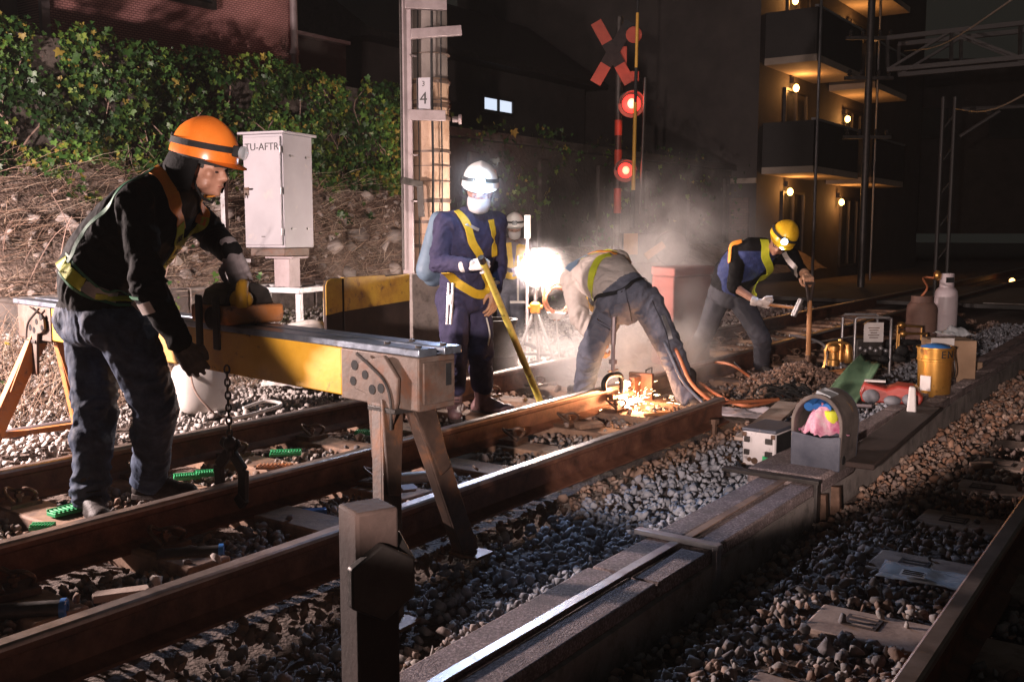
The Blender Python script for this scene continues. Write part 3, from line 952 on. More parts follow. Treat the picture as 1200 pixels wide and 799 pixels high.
# retaining wall behind ivy
WT = 3.22
mb = MB()
mb.prism([(D_W - 0.5, 1.0), (D_W, 1.0), (D_W, 11.5), (D_W - 0.5, 11.5)], (0, 0, -0.3), TD, TU, V((0, 0, WT + 0.25)))
tag(mb.build("retaining_wall", m_bankwall, org=T(D_W, 6, -.3)), "dark retaining wall hidden under the ivy below the pink building", "retaining wall")
mb = MB()
mb.prism([(D_W - 0.5, 11.52), (D_W - 0.1, 11.52), (D_W - 0.1, 25.5), (D_W - 0.5, 25.5)], (0, 0, -0.3), TD, TU, V((0, 0, 3.0)))
for i in range(7):
    mb.prism([(D_W - 0.099, 12.5 + 2 * i), (D_W - 0.02, 12.5 + 2 * i), (D_W - 0.02, 12.75 + 2 * i), (D_W - 0.099, 12.75 + 2 * i)], (0, 0, -0.2), TD, TU, V((0, 0, 2.7)))
mb.prism([(D_W - 0.55, 11.52), (D_W + 0.03, 11.52), (D_W + 0.03, 25.5), (D_W - 0.55, 25.5)], (0, 0, 2.702), TD, TU, V((0, 0, 0.14)))
tag(mb.build("retaining_wall", m_bankwall, bevel=.02, org=T(D_W, 18, -.3)), "dark concrete wall with a pale ledge behind the flood lamp", "retaining wall")

# ivy: lobed leaves over the wall
def leaf_template(rng):
    lob = [(0, 0), (0.28, -0.18), (0.55, -0.05), (0.42, 0.2), (0.62, 0.5), (0.26, 0.48), (0.0, 0.98), (-0.26, 0.48), (-0.62, 0.5), (-0.42, 0.2), (-0.55, -0.05), (-0.28, -0.18)]
    fold = rng.uniform(0.1, 0.35); curl = rng.uniform(-0.3, 0.1)
    pts = [(0, 0.3, 0.0)] + [(x * rng.uniform(.9, 1.1), y * rng.uniform(.92, 1.08), abs(x) * fold + curl * (y - 0.3) ** 2 * (1 if y > .3 else .2)) for x, y in lob]
    co = np.array(pts) - np.array([0, 0.3, 0]); k = len(lob)
    return co, np.array([(0, 1 + i, 1 + (i + 1) % k) for i in range(k)])


def ivy_leaves(n, tr0, tr1, zf, rng, droop=0.9, dout=0.26):
    t = rng.uniform(tr0, tr1, n); q = rng.random(n)
    pos, rots, size, col = [], [], [], []
    greens = [(0.018, 0.055, 0.013), (0.038, 0.095, 0.020), (0.075, 0.155, 0.028), (0.14, 0.20, 0.033), (0.25, 0.19, 0.04)]
    wts = np.array([0.34, 0.30, 0.2, 0.11, 0.05])
    for i in range(n):
        d, z, nrm, dens = zf(t[i], q[i])
        if rng.random() > dens: continue
        nn = nrm + V(rng.normal(size=3) * 0.45); nn.normalize()
        dn = V((0, 0, -1)) * droop + TU * rng.normal() * 0.55
        y = (dn - nn * dn.dot(nn)).normalized(); x = y.cross(nn)
        pos.append(T(d, t[i], z)); rots.append(np.array([x, y, nn]).T); size.append(rng.uniform(0.022, 0.072) * (0.8 + 0.7 * rng.random() ** 2))
        cl = mnoise.noise(V((t[i] * 1.3, z * 1.8, 5)))
        c = np.array(greens[min(4, max(0, int(rng.choice(5, p=wts) + (cl > .25) - (cl < -.2))))]) * (1.0 + 0.8 * cl) * rng.uniform(0.75, 1.25)
        col.append(c)
    return np.array(pos), np.array(rots), np.array(size), np.clip(np.array(col), 0.005, 0.5)


def zf_wall(t, q):
    top = WT + 0.06 + 0.10 * mnoise.noise(V((t * 1.4, 0, 2))) + 0.05 * mnoise.noise(V((t * 5, 0, 2)))
    bot = 1.50 - 0.25 * float(sstep(5.5, 9.0, t)) + 0.34 * mnoise.noise(V((t * 1.1, 0, 9))) + 0.16 * mnoise.noise(V((t * 3.7, 0, 9)))
    z = bot + (top - bot) * q
    bulge = 0.12 + 0.30 * (mnoise.noise(V((t * 1.5, z * 1.9, 0))) + 0.3) + 0.08 * mnoise.noise(V((t * 4, z * 4, 0)))
    layer = random.random() ** 2 * 0.16
    dens = 0.25 + 1.9 * (mnoise.noise(V((t * 2.6, z * 3.0, 4))) + 0.36)
    n_ = (TD + UP * (0.25 + 0.6 * max(0, (q - 0.85) / 0.15)) + TU * 0.15 * mnoise.noise(V((t * 3, z * 3, 1)))).normalized()
    return D_W + max(0.03, bulge - layer), z, n_, dens


ivy = thing("ivy", "dense green and yellowing ivy hanging over the wall below the pink building", "ivy", T(D_W, 7, 1.7))
p1 = ivy_leaves(26000, 3.0, 11.6, zf_wall, RNG)
me = scatter_mesh("leaves", [leaf_template(RNG) for _ in range(12)], p1[0] - np.array(ORG[ivy.name]), p1[2], p1[3], m_leaf, RNG, p1[1], True)
o = link(me, "leaves", ivy)
mb = MB()
for i in range(45):
    t = random.uniform(3.2, 11.4); z0 = random.uniform(0.9, 1.7); pts = []
    for k in range(7):
        z = z0 + k * 0.25
        pts.append(T(D_W + 0.07 + 0.05 * random.random() + max(0, (1.9 - z)) * 0.9, t + 0.1 * random.uniform(-1, 1) * k * .5, z))
    mb.tube(catmull(pts, 16), random.uniform(0.004, 0.010), 5)
mb.build("stems", m_vine, ivy)
# stray leaf clusters lower on the bank
def zf_low(t, q):
    f = 0.25 + 0.75 * q
    z = 0.62 + 1.35 * f ** 0.9 + 0.10
    d = -8.12 + (D_W + 0.12 + 8.12) * f + 0.06
    dens = 1.0 if mnoise.noise(V((t * 1.9, f * 3, 14))) > 0.28 else 0.03
    return d, z, (TD + UP).normalized(), dens
p2 = ivy_leaves(3000, 3.2, 11, zf_low, RNG)
me = scatter_mesh("creeper", [leaf_template(RNG) for _ in range(6)], p2[0], p2[2], p2[3], m_leaf, RNG, p2[1], True)
tag(link(me, "creeper"), "scattered low creeper leaves growing among the rubble", "creeper", kind="stuff")
# dark rough growth on the far wall, behind the pole and flood lamp
def zf_far(t, q):
    z = -0.1 + 3.1 * q
    dens = 0.25 + 1.2 * (mnoise.noise(V((t * .9, z * 1.2, 24))) + 0.15)
    if t > 15: dens *= 0.45
    return D_W + 0.12 + random.random() * 0.25, z, (TD + UP * 0.3).normalized(), dens
p3 = ivy_leaves(5200, 11.2, 24, zf_far, RNG)
me = scatter_mesh("wall_creeper", [leaf_template(RNG) for _ in range(6)], p3[0], p3[2] * 1.35, p3[3] * 0.8, m_leaf, RNG, p3[1], True)
tag(link(me, "wall_creeper"), "thin dark creeper spread over the far retaining wall", "creeper", kind="stuff")

# dry stalks and twigs: many thin blades
def stalks(name, label, n, dr, tr_, zfun, lmin, lmax, rng, cols, lean=0.9, r=0.0035, cat="dry brush"):
    co, tri, cl = [], [], []
    off = 0
    for i in range(n):
        d = rng.uniform(*dr); t = rng.uniform(*tr_)
        p = T(d, t, zfun(d, t)); L_ = rng.uniform(lmin, lmax)
        dirv = (UP + V((rng.normal(), rng.normal(), 0)) * lean).normalized()
        bend = V((rng.normal(), rng.normal(), -0.5)) * 0.35 * L_
        side = dirv.cross(V(rng.normal(size=3))).normalized(); s2 = dirv.cross(side)
        pts = [p + dirv * (L_ * k / 3) + bend * ((k / 3) ** 2) for k in range(4)]
        rr = r * rng.uniform(.6, 1.5)
        for k, q in enumerate(pts):
            w = rr * (1 - 0.22 * k)
            for m3 in range(3):
                a = 2.0944 * m3
                co.append(tuple(q + side * (w * math.cos(a)) + s2 * (w * math.sin(a))))
        for k in range(3):
            for m3 in range(3):
                a, b = off + k * 3 + m3, off + k * 3 + (m3 + 1) % 3
                tri += [(a, b, b + 3), (a, b + 3, a + 3)]
        off += 12
        c = np.array(cols[rng.integers(0, len(cols))]) * rng.uniform(.7, 1.25)
        cl += [c] * 12
    me = raw_mesh(name, np.array(co), np.array(tri), m_drygrass, np.array(cl))
    return tag(link(me, name), label, cat, kind="stuff")


DRY = [(0.42, 0.30, 0.22), (0.34, 0.22, 0.16), (0.5, 0.4, 0.31), (0.22, 0.14, 0.10)]
bankz = lambda d, t: 0.6 + 1.35 * max(0, (-8.1 - d) / 1.28) ** 0.9
stalks("dry_brush", "tangle of dry pinkish twigs over the rubble bank", 7000, (-9.4, -8.1), (3.0, 10), bankz, 0.10, 0.42, RNG, DRY, 1.9, 0.0034)
stalks("dry_grass", "dry straw grass standing behind the left trestle", 1600, (-7.7, -6.25), (3.3, 5.6), lambda d, t: float(zg(d, t)) - .02, 0.15, 0.62, RNG, DRY, 0.8, 0.003)
stalks("weeds", "low dark weeds and stalks along the kerb behind the yellow beam", 2000, (-8.0, -6.3), (5.6, 9.5), lambda d, t: float(zg(d, t)) - .02, 0.06, 0.28, RNG, [(0.08, 0.11, 0.04), (0.16, 0.12, 0.08), (0.12, 0.15, 0.05), (0.3, 0.22, 0.16)], 0.9, 0.003, "weeds")
def zf_weed(t, q):
    d = -7.75 + 1.4 * q
    dens = 1.0 if mnoise.noise(V((t * 2.1, d * 2, 44))) > 0.22 else 0.0
    return d, float(zg(d, t)) + random.uniform(0.08, 0.5), (TD + UP).normalized(), dens
p4 = ivy_leaves(1500, 3.2, 9.5, zf_weed, RNG)
me = scatter_mesh("weed_leaves", [leaf_template(RNG) for _ in range(6)], p4[0], p4[2] * .8, np.clip(p4[3] * 1.6, 0, .4), m_leaf, RNG, p4[1], True)
tag(link(me, "weed_leaves"), "yellow green weed leaves among the straw beside the trestle", "weeds", kind="stuff")
# long bent pale canes over the bank
mb = MB()
for i in range(26):
    b = T(random.uniform(-8.9, -7.2), random.uniform(3.2, 6.4), random.uniform(.25, 1.0))
    d_ = V((random.uniform(-.5, .6), random.uniform(-.5, .2), random.uniform(.3, 1.0)))
    mb.tube(catmull([b, b + d_ * .35, b + d_ * .7 + V((0, 0, -.05)), b + d_ * 1.05 + V((0, 0, -.2))], 10), [0.006 - 0.0004 * k for k in range(10)], 5)
tag(mb.build("dead_canes", m_vine), "long bare bent canes arching over the rubble bank", "dead canes", kind="stuff")
# ================================================================== buildings and far structures
# ---- pink building above the ivy
def win(parent, d, t0, t1, z0, z1, nrm=1, fm=None, lit=None, axis="t"):
    """window set in a wall: frame ring + pane, on a wall that faces +d (axis t) or -t (axis d)"""
    fm = fm or m_dsteel
    mb = MB()
    if axis == "t":
        for a0, a1, b0, b1 in ((t0, t1, z0, z0 + .06), (t0, t1, z1 - .06, z1), (t0, t0 + .06, z0 + .06, z1 - .06), (t1 - .06, t1, z0 + .06, z1 - .06), ((t0 + t1) / 2 - .03, (t0 + t1) / 2 + .03, z0 + .06, z1 - .06)):
            mb.prism([(a0, b0), (a1, b0), (a1, b1), (a0, b1)], T(d, 0, 0), TU, UP, TD * 0.07)
        f = mb.build("window", fm, parent)
        g = MB(); g.prism([(t0 + .06, z0 + .06), (t1 - .06, z0 + .06), (t1 - .06, z1 - .06), (t0 + .06, z1 - .06)], T(d + .01, 0, 0), TU, UP, TD * 0.02)
    else:
        for a0, a1, b0, b1 in ((t0, t1, z0, z0 + .06), (t0, t1, z1 - .06, z1), (t0, t0 + .06, z0 + .06, z1 - .06), (t1 - .06, t1, z0 + .06, z1 - .06), ((t0 + t1) / 2 - .03, (t0 + t1) / 2 + .03, z0 + .06, z1 - .06)):
            mb.prism([(a0, b0), (a1, b0), (a1, b1), (a0, b1)], T(0, d, 0), TD, UP, TU * -0.07)
        f = mb.build("window", fm, parent)
        g = MB(); g.prism([(t0 + .06, z0 + .06), (t1 - .06, z0 + .06), (t1 - .06, z1 - .06), (t0 + .06, z1 - .06)], T(0, d - .01, 0), TD, UP, TU * -0.02)
    g.build("pane", lit or m_glassdark, f)
    return f


DB = D_W - 0.75
def tz(px, py, d):
    """chainage and height where a sight line meets the vertical plane d"""
    r = ray(px, py)
    Y = d / (r.x * CS - SN)
    p = V((r.x * Y, Y, CAMZ + r.z * Y))
    return to_track(p)[1], p.z


ta, _ = tz(52, 20, DB); tb, _ = tz(347, 40, DB); tc, _ = tz(408, 50, DB - .5)
pb = thing("pink_building", "pink textured building above the ivy with a dark window and drainpipe", "building", T(DB, (ta + tb) / 2, WT - .2))
mb = MB(); mb.prism([(DB - 5, ta), (DB, ta), (DB, tb), (DB - 5, tb)], (0, 0, WT - .25), TD, TU, V((0, 0, 5.5)))
mb.build("wall", m_pinktile, pb)
w0, wz = tz(165, -6, DB); w1, _ = tz(250, 18, DB)
win(pb, DB, w0, w1, wz, wz + 1.3)
mb = MB(); mb.tube([T(DB + .09, tb - .12, WT - .2), T(DB + .09, tb - .12, 8)], 0.05, 10)
for z in (3.6, 4.4, 5.2): mb.tube([T(DB + .09, tb - .12, z), T(DB + .09, tb - .12, z + .06)], 0.062, 10)
mb.build("drainpipe", m_channel, pb)
mb = MB(); mb.prism([(DB + .001, ta - .06), (DB + .06, ta - .06), (DB + .06, ta + .03), (DB + .001, ta + .03)], (0, 0, WT - .2), TD, TU, V((0, 0, 5.4)))
mb.build("corner_trim", m_channel, pb)
# annex
ax_ = thing("annex_building", "dark lower annex with an open bay right of the pink building", "building", T(DB - .5, tc, WT - .2))
mb = MB()
tb2 = tb + .1
mb.prism([(DB - 4, tb2), (DB - .55, tb2), (DB - .55, tc), (DB - 4, tc)], (0, 0, WT - .25), TD, TU, V((0, 0, 1.05)))
mb.prism([(DB - 4, tb2), (DB - 3.4, tb2), (DB - 3.4, tc), (DB - 4, tc)], (0, 0, WT + .81), TD, TU, V((0, 0, 4)))
mb.build("wall", m_bwall, ax_)
mb = MB(); mb.prism([(DB - .6, tb2), (DB - .45, tb2), (DB - .45, tc), (DB - .6, tc)], (0, 0, WT + .802), TD, TU, V((0, 0, .05)))
mb.build("ledge", m_channel, ax_)
# left dark neighbour
lb = thing("dark_building", "dark building edge at the top left corner of the photo", "building", T(DB, ta - 2, WT - .2))
mb = MB(); mb.prism([(DB - 5, ta - 4), (DB - .3, ta - 4), (DB - .3, ta - .12), (DB - 5, ta - .12)], (0, 0, WT - .25), TD, TU, V((0, 0, 5.5)))
mb.build("wall", m_bwall, lb)

# ---- house with the lit window behind the pole
hd = -13.2
h0, _ = tz(540, 100, hd); h1, _ = tz(606, 100, hd)
hs = thing("small_house", "dark little house with one lit gable window behind the pole", "house", T(hd, h0, 0))
mb = MB(); mb.prism([(hd - 4, h0 - 3), (hd, h0 - 3), (hd, h1 + 3), (hd - 4, h1 + 3)], (0, 0, -.2), TD, TU, V((0, 0, 5.0)))
mb.build("wall", m_bwall, hs)
mb = MB(); mb.prism([(-4.4, 0), (.5, 0), (.5, .12), (-1.95, 1.8), (-4.4, .12)], T(hd, h0 - 3.3, 4.802), TD, UP, TU * (h1 - h0 + 6.6))
mb.build("roof", m_dsteel, hs)
wa, za = tz(563, 116, hd); wb, zb = tz(600, 138, hd)
win(hs, hd, wa, wb, min(za, zb) + .02, max(za, zb) + .1, lit=e_window)

# ---- apartment block with balconies
AD = -8.9
r0 = ray(885, 270); Yc = 24.0
AT = to_track(V((r0.x * Yc, Yc, 0)))[1]
AD = to_track(V((r0.x * Yc, Yc, 0)))[0]
SH = 2.55
ap = thing("apartment_block", "dark apartment block with warm lamps under its stacked balconies", "apartment block", T(AD, AT, 0))
mb = MB(); mb.prism([(AD - 9, AT), (AD, AT), (AD, AT + 16), (AD - 9, AT + 16)], (0, 0, -.3), TD, TU, V((0, 0, 14)))
mb.build("wall", m_bwall, ap)
mb = MB(); mb.prism([(AD - 5.2, AT - .35), (AD - 4.75, AT - .35), (AD - 4.75, AT - .002), (AD - 5.2, AT - .002)], (0, 0, -.3), TD, TU, V((0, 0, 3.0)))
mb.prism([(AD - 4.7, AT - .12), (AD - .15, AT - .12), (AD - .15, AT - .003), (AD - 4.7, AT - .003)], (0, 0, -.3), TD, TU, V((0, 0, 2.35)))
mb.build("brick_base", m_brick, ap)
mb = MB(); mb.prism([(AD - 9, AT - .06), (AD + .001, AT - .06), (AD + .001, AT - .001), (AD - 9, AT - .001)], (0, 0, 2.4), TD, TU, V((0, 0, .12)))
mb.build("string_course", m_slab, ap)
win(ap, AT - .12, AD - 4.0, AD - 2.4, .3, 1.6, axis="d")
win(ap, AT, AD - 6.6, AD - 5.6, 3.4, 4.6, axis="d")
balc = []
for col, (b0, b1) in enumerate(((0.3, 3.9), (5.2, 8.6))):
    for lev in range(4):
        zb = 2.62 + SH * lev - (0 if col == 0 else 0.05)
        f = MB(); f.prism([(AD + .002, AT + b0), (AD + 1.25, AT + b0), (AD + 1.25, AT + b1), (AD + .002, AT + b1)], (0, 0, zb), TD, TU, V((0, 0, .16)))
        s = f.build("balcony", m_slab, ap)
        g = MB()
        g.prism([(AD + 1.20, AT + b0), (AD + 1.24, AT + b0), (AD + 1.24, AT + b1), (AD + 1.20, AT + b1)], (0, 0, zb + .163), TD, TU, V((0, 0, 1.05)))
        g.prism([(AD + .002, AT + b0 + .02), (AD + 1.198, AT + b0 + .02), (AD + 1.198, AT + b0 + .06), (AD + .002, AT + b0 + .06)], (0, 0, zb + .163), TD, TU, V((0, 0, 1.05)))
        g.prism([(AD + .002, AT + b1 - .06), (AD + 1.198, AT + b1 - .06), (AD + 1.198, AT + b1 - .02), (AD + .002, AT + b1 - .02)], (0, 0, zb + .163), TD, TU, V((0, 0, 1.05)))
        g.build("parapet", m_rail_panel, s)
        h = MB()
        h.prism([(AD + 1.17, AT + b0), (AD + 1.27, AT + b0), (AD + 1.27, AT + b1), (AD + 1.17, AT + b1)], (0, 0, zb + 1.215), TD, TU, V((0, 0, .05)))
        h.tube([T(AD + 1.3, AT + b0 + .05, -.2), T(AD + 1.3, AT + b0 + .05, zb + 1.2)], .035, 6)
        h.build("handrail", m_galv, s)
        win(ap, AD, AT + b0 + 1.35, AT + b0 + 3.0, zb - SH + .2, zb - .35)
for nm, px0, pxs in (("col", 0, ((926, 105, 0), (919, 226, 0), (925, 3, 0), (994, 36, 1), (987, 141, 1), (980, 238, 1))),):
    for (px, py, c) in pxs:
        t_, z_ = tz(px, py, AD)
        lm = MB(); lm.box(T(AD + .05, t_, z_ + .22), (.12, .12, .14), Matrix.Rotation(-TH, 3, "Z"))
        lm.tube([T(AD + .06, t_, z_ + .2), T(AD + .14, t_, z_ + .12)], .025, 8)
        k = thing("wall_lamp", "glowing round wall lamp under the balcony, %s column, %s" % ("left" if c == 0 else "right", {105: "middle storey", 226: "lowest storey", 3: "top storey", 36: "top storey", 141: "middle storey", 238: "lowest storey"}[py]), "wall lamp", T(AD, t_, z_), "warm lamps of the apartment balconies")
        lm.build("bracket", m_dsteel, k)
        bl = MB(); bl.ell(T(AD + .15, t_, z_ + .02), (.075, .075, .10)); bl.build("globe", e_balc, k)
        ld = bpy.data.lights.new("balcony_light", "POINT"); ld.energy = 38; ld.color = (1, .42, .11); ld.shadow_soft_size = .1
        lo = bpy.data.objects.new("balcony_light", ld); COL.objects.link(lo); lo.location = T(AD + .33, t_, z_ + .02)

# dark service pole in front of the balconies
mb = MB(); q = P(1014, 200, 21)
mb.tube([V((q.x, q.y, -.2)), V((q.x, q.y, 9))], .075, 10)
for z in (3.2, 4.4, 5.2, 6.0):
    mb.bar(q * 1 + V((-.5, 0, z - q.z)), q * 1 + V((.5, 0, z - q.z)), .07, .07)
    for s in (-.4, -.15, .2, .42): mb.lathe([(.02, 0), (.05, .03), (.03, .06), (.05, .09), (.02, .13)], q + V((s, 0, z - q.z + .04)), 8)
tag(mb.build("utility_pole", m_dsteel, org=V((q.x, q.y, -.2))), "dark pole with insulators in front of the balconies", "utility pole")

# ---- overhead gantry truss on the right
gt = thing("gantry", "dark steel lattice gantry spanning high over the tracks at right", "gantry", P(1105, 245, 16))
gd = V((0.80, -0.60, 0))
c0 = P(1040, 45, 17.0); b0_ = P(1040, 82, 17.0)
mb = MB()
Lg = 12
for off in (V((0, 0, 0)), V((.4, .55, 0))):
    mb.bar(c0 + off, c0 + off + gd * Lg, .07, .07); mb.bar(b0_ + off, b0_ + off + gd * Lg, .07, .07)
    for i in range(13):
        a = c0 + off + gd * (i * 1.0); b = b0_ + off + gd * (i * 1.0)
        mb.bar(a, b, .045, .045)
        if i < 12:
            (mb.bar(a, b + gd, .04, .04) if i % 2 else mb.bar(b, a + gd, .04, .04))
mb.build("truss", mat("gantry_steel", [(0.015, 0.0135, 0.0125), (0.028, 0.025, 0.023)], 0.6, 0.3, 8, 0.2, 50), gt)
mb = MB(); q0 = P(1106, 255, 15.5)
for dx in (-.09, .09): mb.tube([V((q0.x + dx, q0.y, -.2)), V((q0.x + dx, q0.y, 3.3))], .03, 8)
for k in range(6): mb.bar(V((q0.x - .09, q0.y, .3 + k * .5)), V((q0.x + .09, q0.y, .55 + k * .5)), .02, .02)
mb.build("mast", MATS["gantry_steel"], gt)
mb = MB(); mb.tube([P(1128, 128, 15.2), P(1215, 124, 14.6)], .03, 8); mb.tube([P(1125, 160, 15.2), P(1172, 130, 14.9)], .025, 8)
for px in (1140, 1160): mb.lathe([(.02, 0), (.06, .03), (.03, .06), (.06, .09), (.03, .12)], P(px, 135, 15.1), 8)
mb.build("cantilever_arm", MATS["gantry_steel"], gt)
# overhead wires
for i, (p, q) in enumerate(((P(1060, 60, 17), P(1230, -30, 6)), (P(1120, 128, 15.2), P(1290, 60, 5)))):
    mb = MB(); mb.tube(catmull([p, (p + q) / 2 - V((0, 0, .15)), q], 12), .008, 5)
    tag(mb.build("overhead_wire", m_dsteel, org=p), ["thin dark overhead wire running from the gantry truss to the upper right", "lower dark contact wire held by the gantry arm"][i], "wire")
# far dark block behind the gantry
fb = thing("far_building", "unlit dark block beyond the gantry on the right", "building", P(1150, 265, 45))
mb = MB(); mb.box(P(1180, 265, 48) + V((0, 0, 3.4)), (24, 8, 7.5)); mb.build("wall", m_bwall, fb)
for i in range(6):
    mb = MB(); mb.box(P(1180, 265, 48) + V((-9 + 3.4 * i, -4.02, 4.4)), (1.6, .06, 1.3)); mb.build("window", m_glassdark, fb)
mb = MB(); mb.tube([P(1186, 332, 26) - V((0, 0, .8)), P(1186, 330, 26)], .03, 8); 
fl_ = thing("crossing_marker_lamp", "tiny orange marker lamp far off at the right edge", "lamp", P(1186, 330, 26) - V((0, 0, .8)))
mb.build("stem", m_dsteel, fl_); mb = MB(); mb.ell(P(1186, 329, 26), .07); mb.build("bulb", e_far, fl_)
# ================================================================== rail lifting gallows
def zed(p, z): return V((p.x, p.y, z))


GA, GB = P(512, 408, 3.52), P(38, 348, 5.9)
GA = zed(GA, 0.868); GB = zed(GB, 0.885)
ge = (GB - GA).normalized(); gL = (GB - GA).length
gn = V((ge.y, -ge.x, 0)).normalized()
if gn.y > 0: gn = -gn                                    # towards the camera
gup = gn.cross(ge) if gn.cross(ge).z > 0 else ge.cross(gn)
def B(s, n=0.0, z=0.0): return GA + ge * s + gn * n + gup * z


gal = thing("lifting_gallows", "worn yellow steel gantry beam on rusty trestle legs spanning the rails", "lifting gallows", zed(B(gL / 2), -0.06))
BW = 0.17
mb = MB()
mb.prism([(-BW / 2, -.215), (BW / 2, -.215), (BW / 2, -.03), (-BW / 2, -.03)], B(0.44), gn, gup, ge * (gL - 0.9))
mb.build("beam", m_yel_beam, gal, .006)
mb = MB()
for a, b in ((-.105, -.018), (.018, .105)):
    mb.prism([(a, -.028), (b, -.028), (b, 0), (a, 0)], B(-.02), gn, gup, ge * (gL + .04))
mb.prism([(-.018, -.029), (.018, -.029), (.018, -.02), (-.018, -.02)], B(0), gn, gup, ge * gL)
mb.build("top_flange", m_blue_steel, gal, .004)
mb = MB()
for s in (0.03, .2):
    for q in (-.06, .06): mb.lathe([(.012, 0), (.012, .008)], B(s, q, 0.0), 8, (ge, gn, gup))
mb.build("flange_bolt", m_dsteel, gal)


def disc(mb, c, r, ax, th, mi=0, n=18):
    X = ax.cross(UP).normalized(); Y = ax.cross(X)
    mb.lathe([(r, 0), (r, th)], c, n, (X, Y, ax), mi)


def end_box(s0, s1, side):
    mb = MB()
    mb.prism([(-BW / 2 - .004, -.225), (BW / 2 + .004, -.225), (BW / 2 + .004, -.031), (-BW / 2 - .004, -.031)], B(s0), gn, gup, ge * (s1 - s0))
    return mb.build("beam_end", m_bracket, gal, .006)


eb = end_box(0.0, 0.438, 0)
end_box(gL - 0.455, gL, 1)
# near end face panel with slot
mb = MB()
mb.prism([(-.075, -.20), (.075, -.20), (.075, -.05), (-.075, -.05)], B(-.001), gn, gup, -ge * .012)
mb.build("end_plate", m_bracket, eb, .003)
mb = MB(); mb.prism([(-.055, -.14), (-.03, -.14), (-.03, -.06), (-.055, -.06)], B(-.014), gn, gup, -ge * .002); mb.build("end_slot", m_black, eb)


def trestle(s, foot_a, foot_b, plate_dir, m_leg):
    """A-frame: hinge plate with holes on the beam face, then two channel legs"""
    # hinge plate on the camera side
    pl = [(.06, -.035), (.10, -.045), (.19, -.07), (.255, -.10), (.262, -.15), (.22, -.175), (.165, -.185), (.150, -.24), (.135, -.42), (.062, -.43), (.03, -.30), (-.01, -.20), (-.015, -.11)]
    pl = [(a * plate_dir + s, b) for a, b in pl]
    mb = MB(); mb.prism(pl, GA + gn * (BW / 2 + .012), ge, gup, gn * .016)
    hp = mb.build("hinge_plate", m_bracket, gal, .004)
    mb = MB()
    for a, b, r in ((.225, -.085, .019), (.235, -.145, .017), (.165, -.115, .017), (.125, -.165, .018), (.075, -.155, .018)):
        mb = MB(); disc(mb, GA + ge * (s + a * plate_dir) + gup * b + gn * (BW / 2 + .028), r, gn, .002); mb.build("bolt_hole", m_black, hp)
    mb = MB(); mb.tube(catmull([GA + ge * (s + a * plate_dir) + gup * b + gn * (BW / 2 + .03) for a, b in ((.21, -.04), (.12, -.085), (.05, -.13), (.02, -.20), (.02, -.30))], 16), .006, 6)
    mb.build("plate_rib", m_dsteel, hp)
    apex = GA + ge * (s + .07 * plate_dir)
    ta, tb = apex + gup * -.235 + gn * .075, apex + gup * -.235 - gn * .075
    for top, ft in ((ta, foot_a), (tb, foot_b)):
        d = (ft - top).normalized()
        mb = MB()
        mb.bar(top - d * .02, ft, .085, .012, up=ge)                 # web
        wv, _, _ = frame_from(d)
        for sg in (-1, 1):
            sdir = frame_from(d, ge)[1]
            mb.bar(top - d * .02 + sdir * (sg * .0365) + ge * .031, ft + sdir * (sg * .0365) + ge * .031, .012, .05, up=ge)
        lg = mb.build("leg", m_leg, gal, .003)
        mb = MB(); mb.bar(top - d * .03 - ge * .012, top.lerp(ft, .42) - ge * .012, .105, .012, up=ge, w1=.06); mb.build("leg_plate", m_leg, lg, .004)
        mb = MB(); mb.box(ft + V((0, 0, .006)), (.15, .11, .012), Matrix.Rotation(-TH, 3, "Z")); mb.build("foot_plate", m_clip, lg)
    mb = MB(); mb.bar(apex + gup * -.232 + gn * .12, apex + gup * -.232 - gn * .12, .15, .02, up=gup)
    mb.build("saddle", m_dsteel, gal, .003)
    return ta, tb


fa = WX(462, 3.30, -.06); fb_ = WX(552, 4.00, -.05)
trestle(0.10, fa, fb_, 1, m_leg_dark)
fl_a = WX(-12, 6.05, -.03); fl_b = WX(76, 5.75, -.03)
sL = gL - .16
apL = GA + ge * sL
# far trestle: splayed legs seen face on
ta, tb = trestle(sL, apL * 1 + gn * .40 + V((0, 0, -.93)) - ge * .02, apL - gn * .22 + V((0, 0, -.93)), -1, m_org_paint)
mb = MB(); mb.bar((ta * .22 + zed(apL + gn * .40, -.03) * .78), (tb * .22 + zed(apL - gn * .22, -.03) * .78), .05, .03)
mb.build("cross_tie", m_org_paint, gal, .003)
mb = MB(); cc = tb * .22 + zed(apL - gn * .22, -.03) * .78
disc(mb, cc - ge * .05, .045, -ge, .02); disc(mb, cc - ge * .07, .022, -ge, .02, 0, 6)
mb.build("tie_bolt", m_clip, gal)

# hoist trolley on the beam with chain and tongs
sh = gL * 0.345
hc = B(sh)
ho = thing("chain_hoist", "orange and black chain hoist trolley with hanging chain and rail tongs on the beam", "chain hoist", hc)
mb = MB(); mb.prism([(-.14, .004), (.14, .004), (.15, .03), (.15, .085), (-.15, .085), (-.15, .03)], B(sh - .06), gn, gup, ge * .28)
mb.build("trolley", m_org_paint, ho, .012)
mb = MB(); mb.prism([(-.125, .085), (.125, .085), (.10, .15), (.05, .175), (-.05, .175), (-.10, .15)], B(sh - .02), gn, gup, ge * .2)
mb.bar(B(sh + .12, .165, .13), B(sh + .12, .165, -.16), .05, .014, up=gn); mb.bar(B(sh - .02, .165, .13), B(sh - .02, .165, -.1), .05, .014, up=gn)
for q in (-1, 1): disc(mb, B(sh + .02, .152 * 1, .035), .05, gn, .02)
mb.build("gear_case", m_dsteel, ho, .01)
mb = MB(); mb.tube(catmull([B(sh - .05, .06, .08), B(sh - .05, .06, .13), B(sh - .0, .02, .17), B(sh + .06, -.03, .14)], 14), .028, 10)
mb.ell(B(sh - .02, .05, .11), (.06, .045, .045)); mb.build("handle_guard", m_yel_beam, ho)
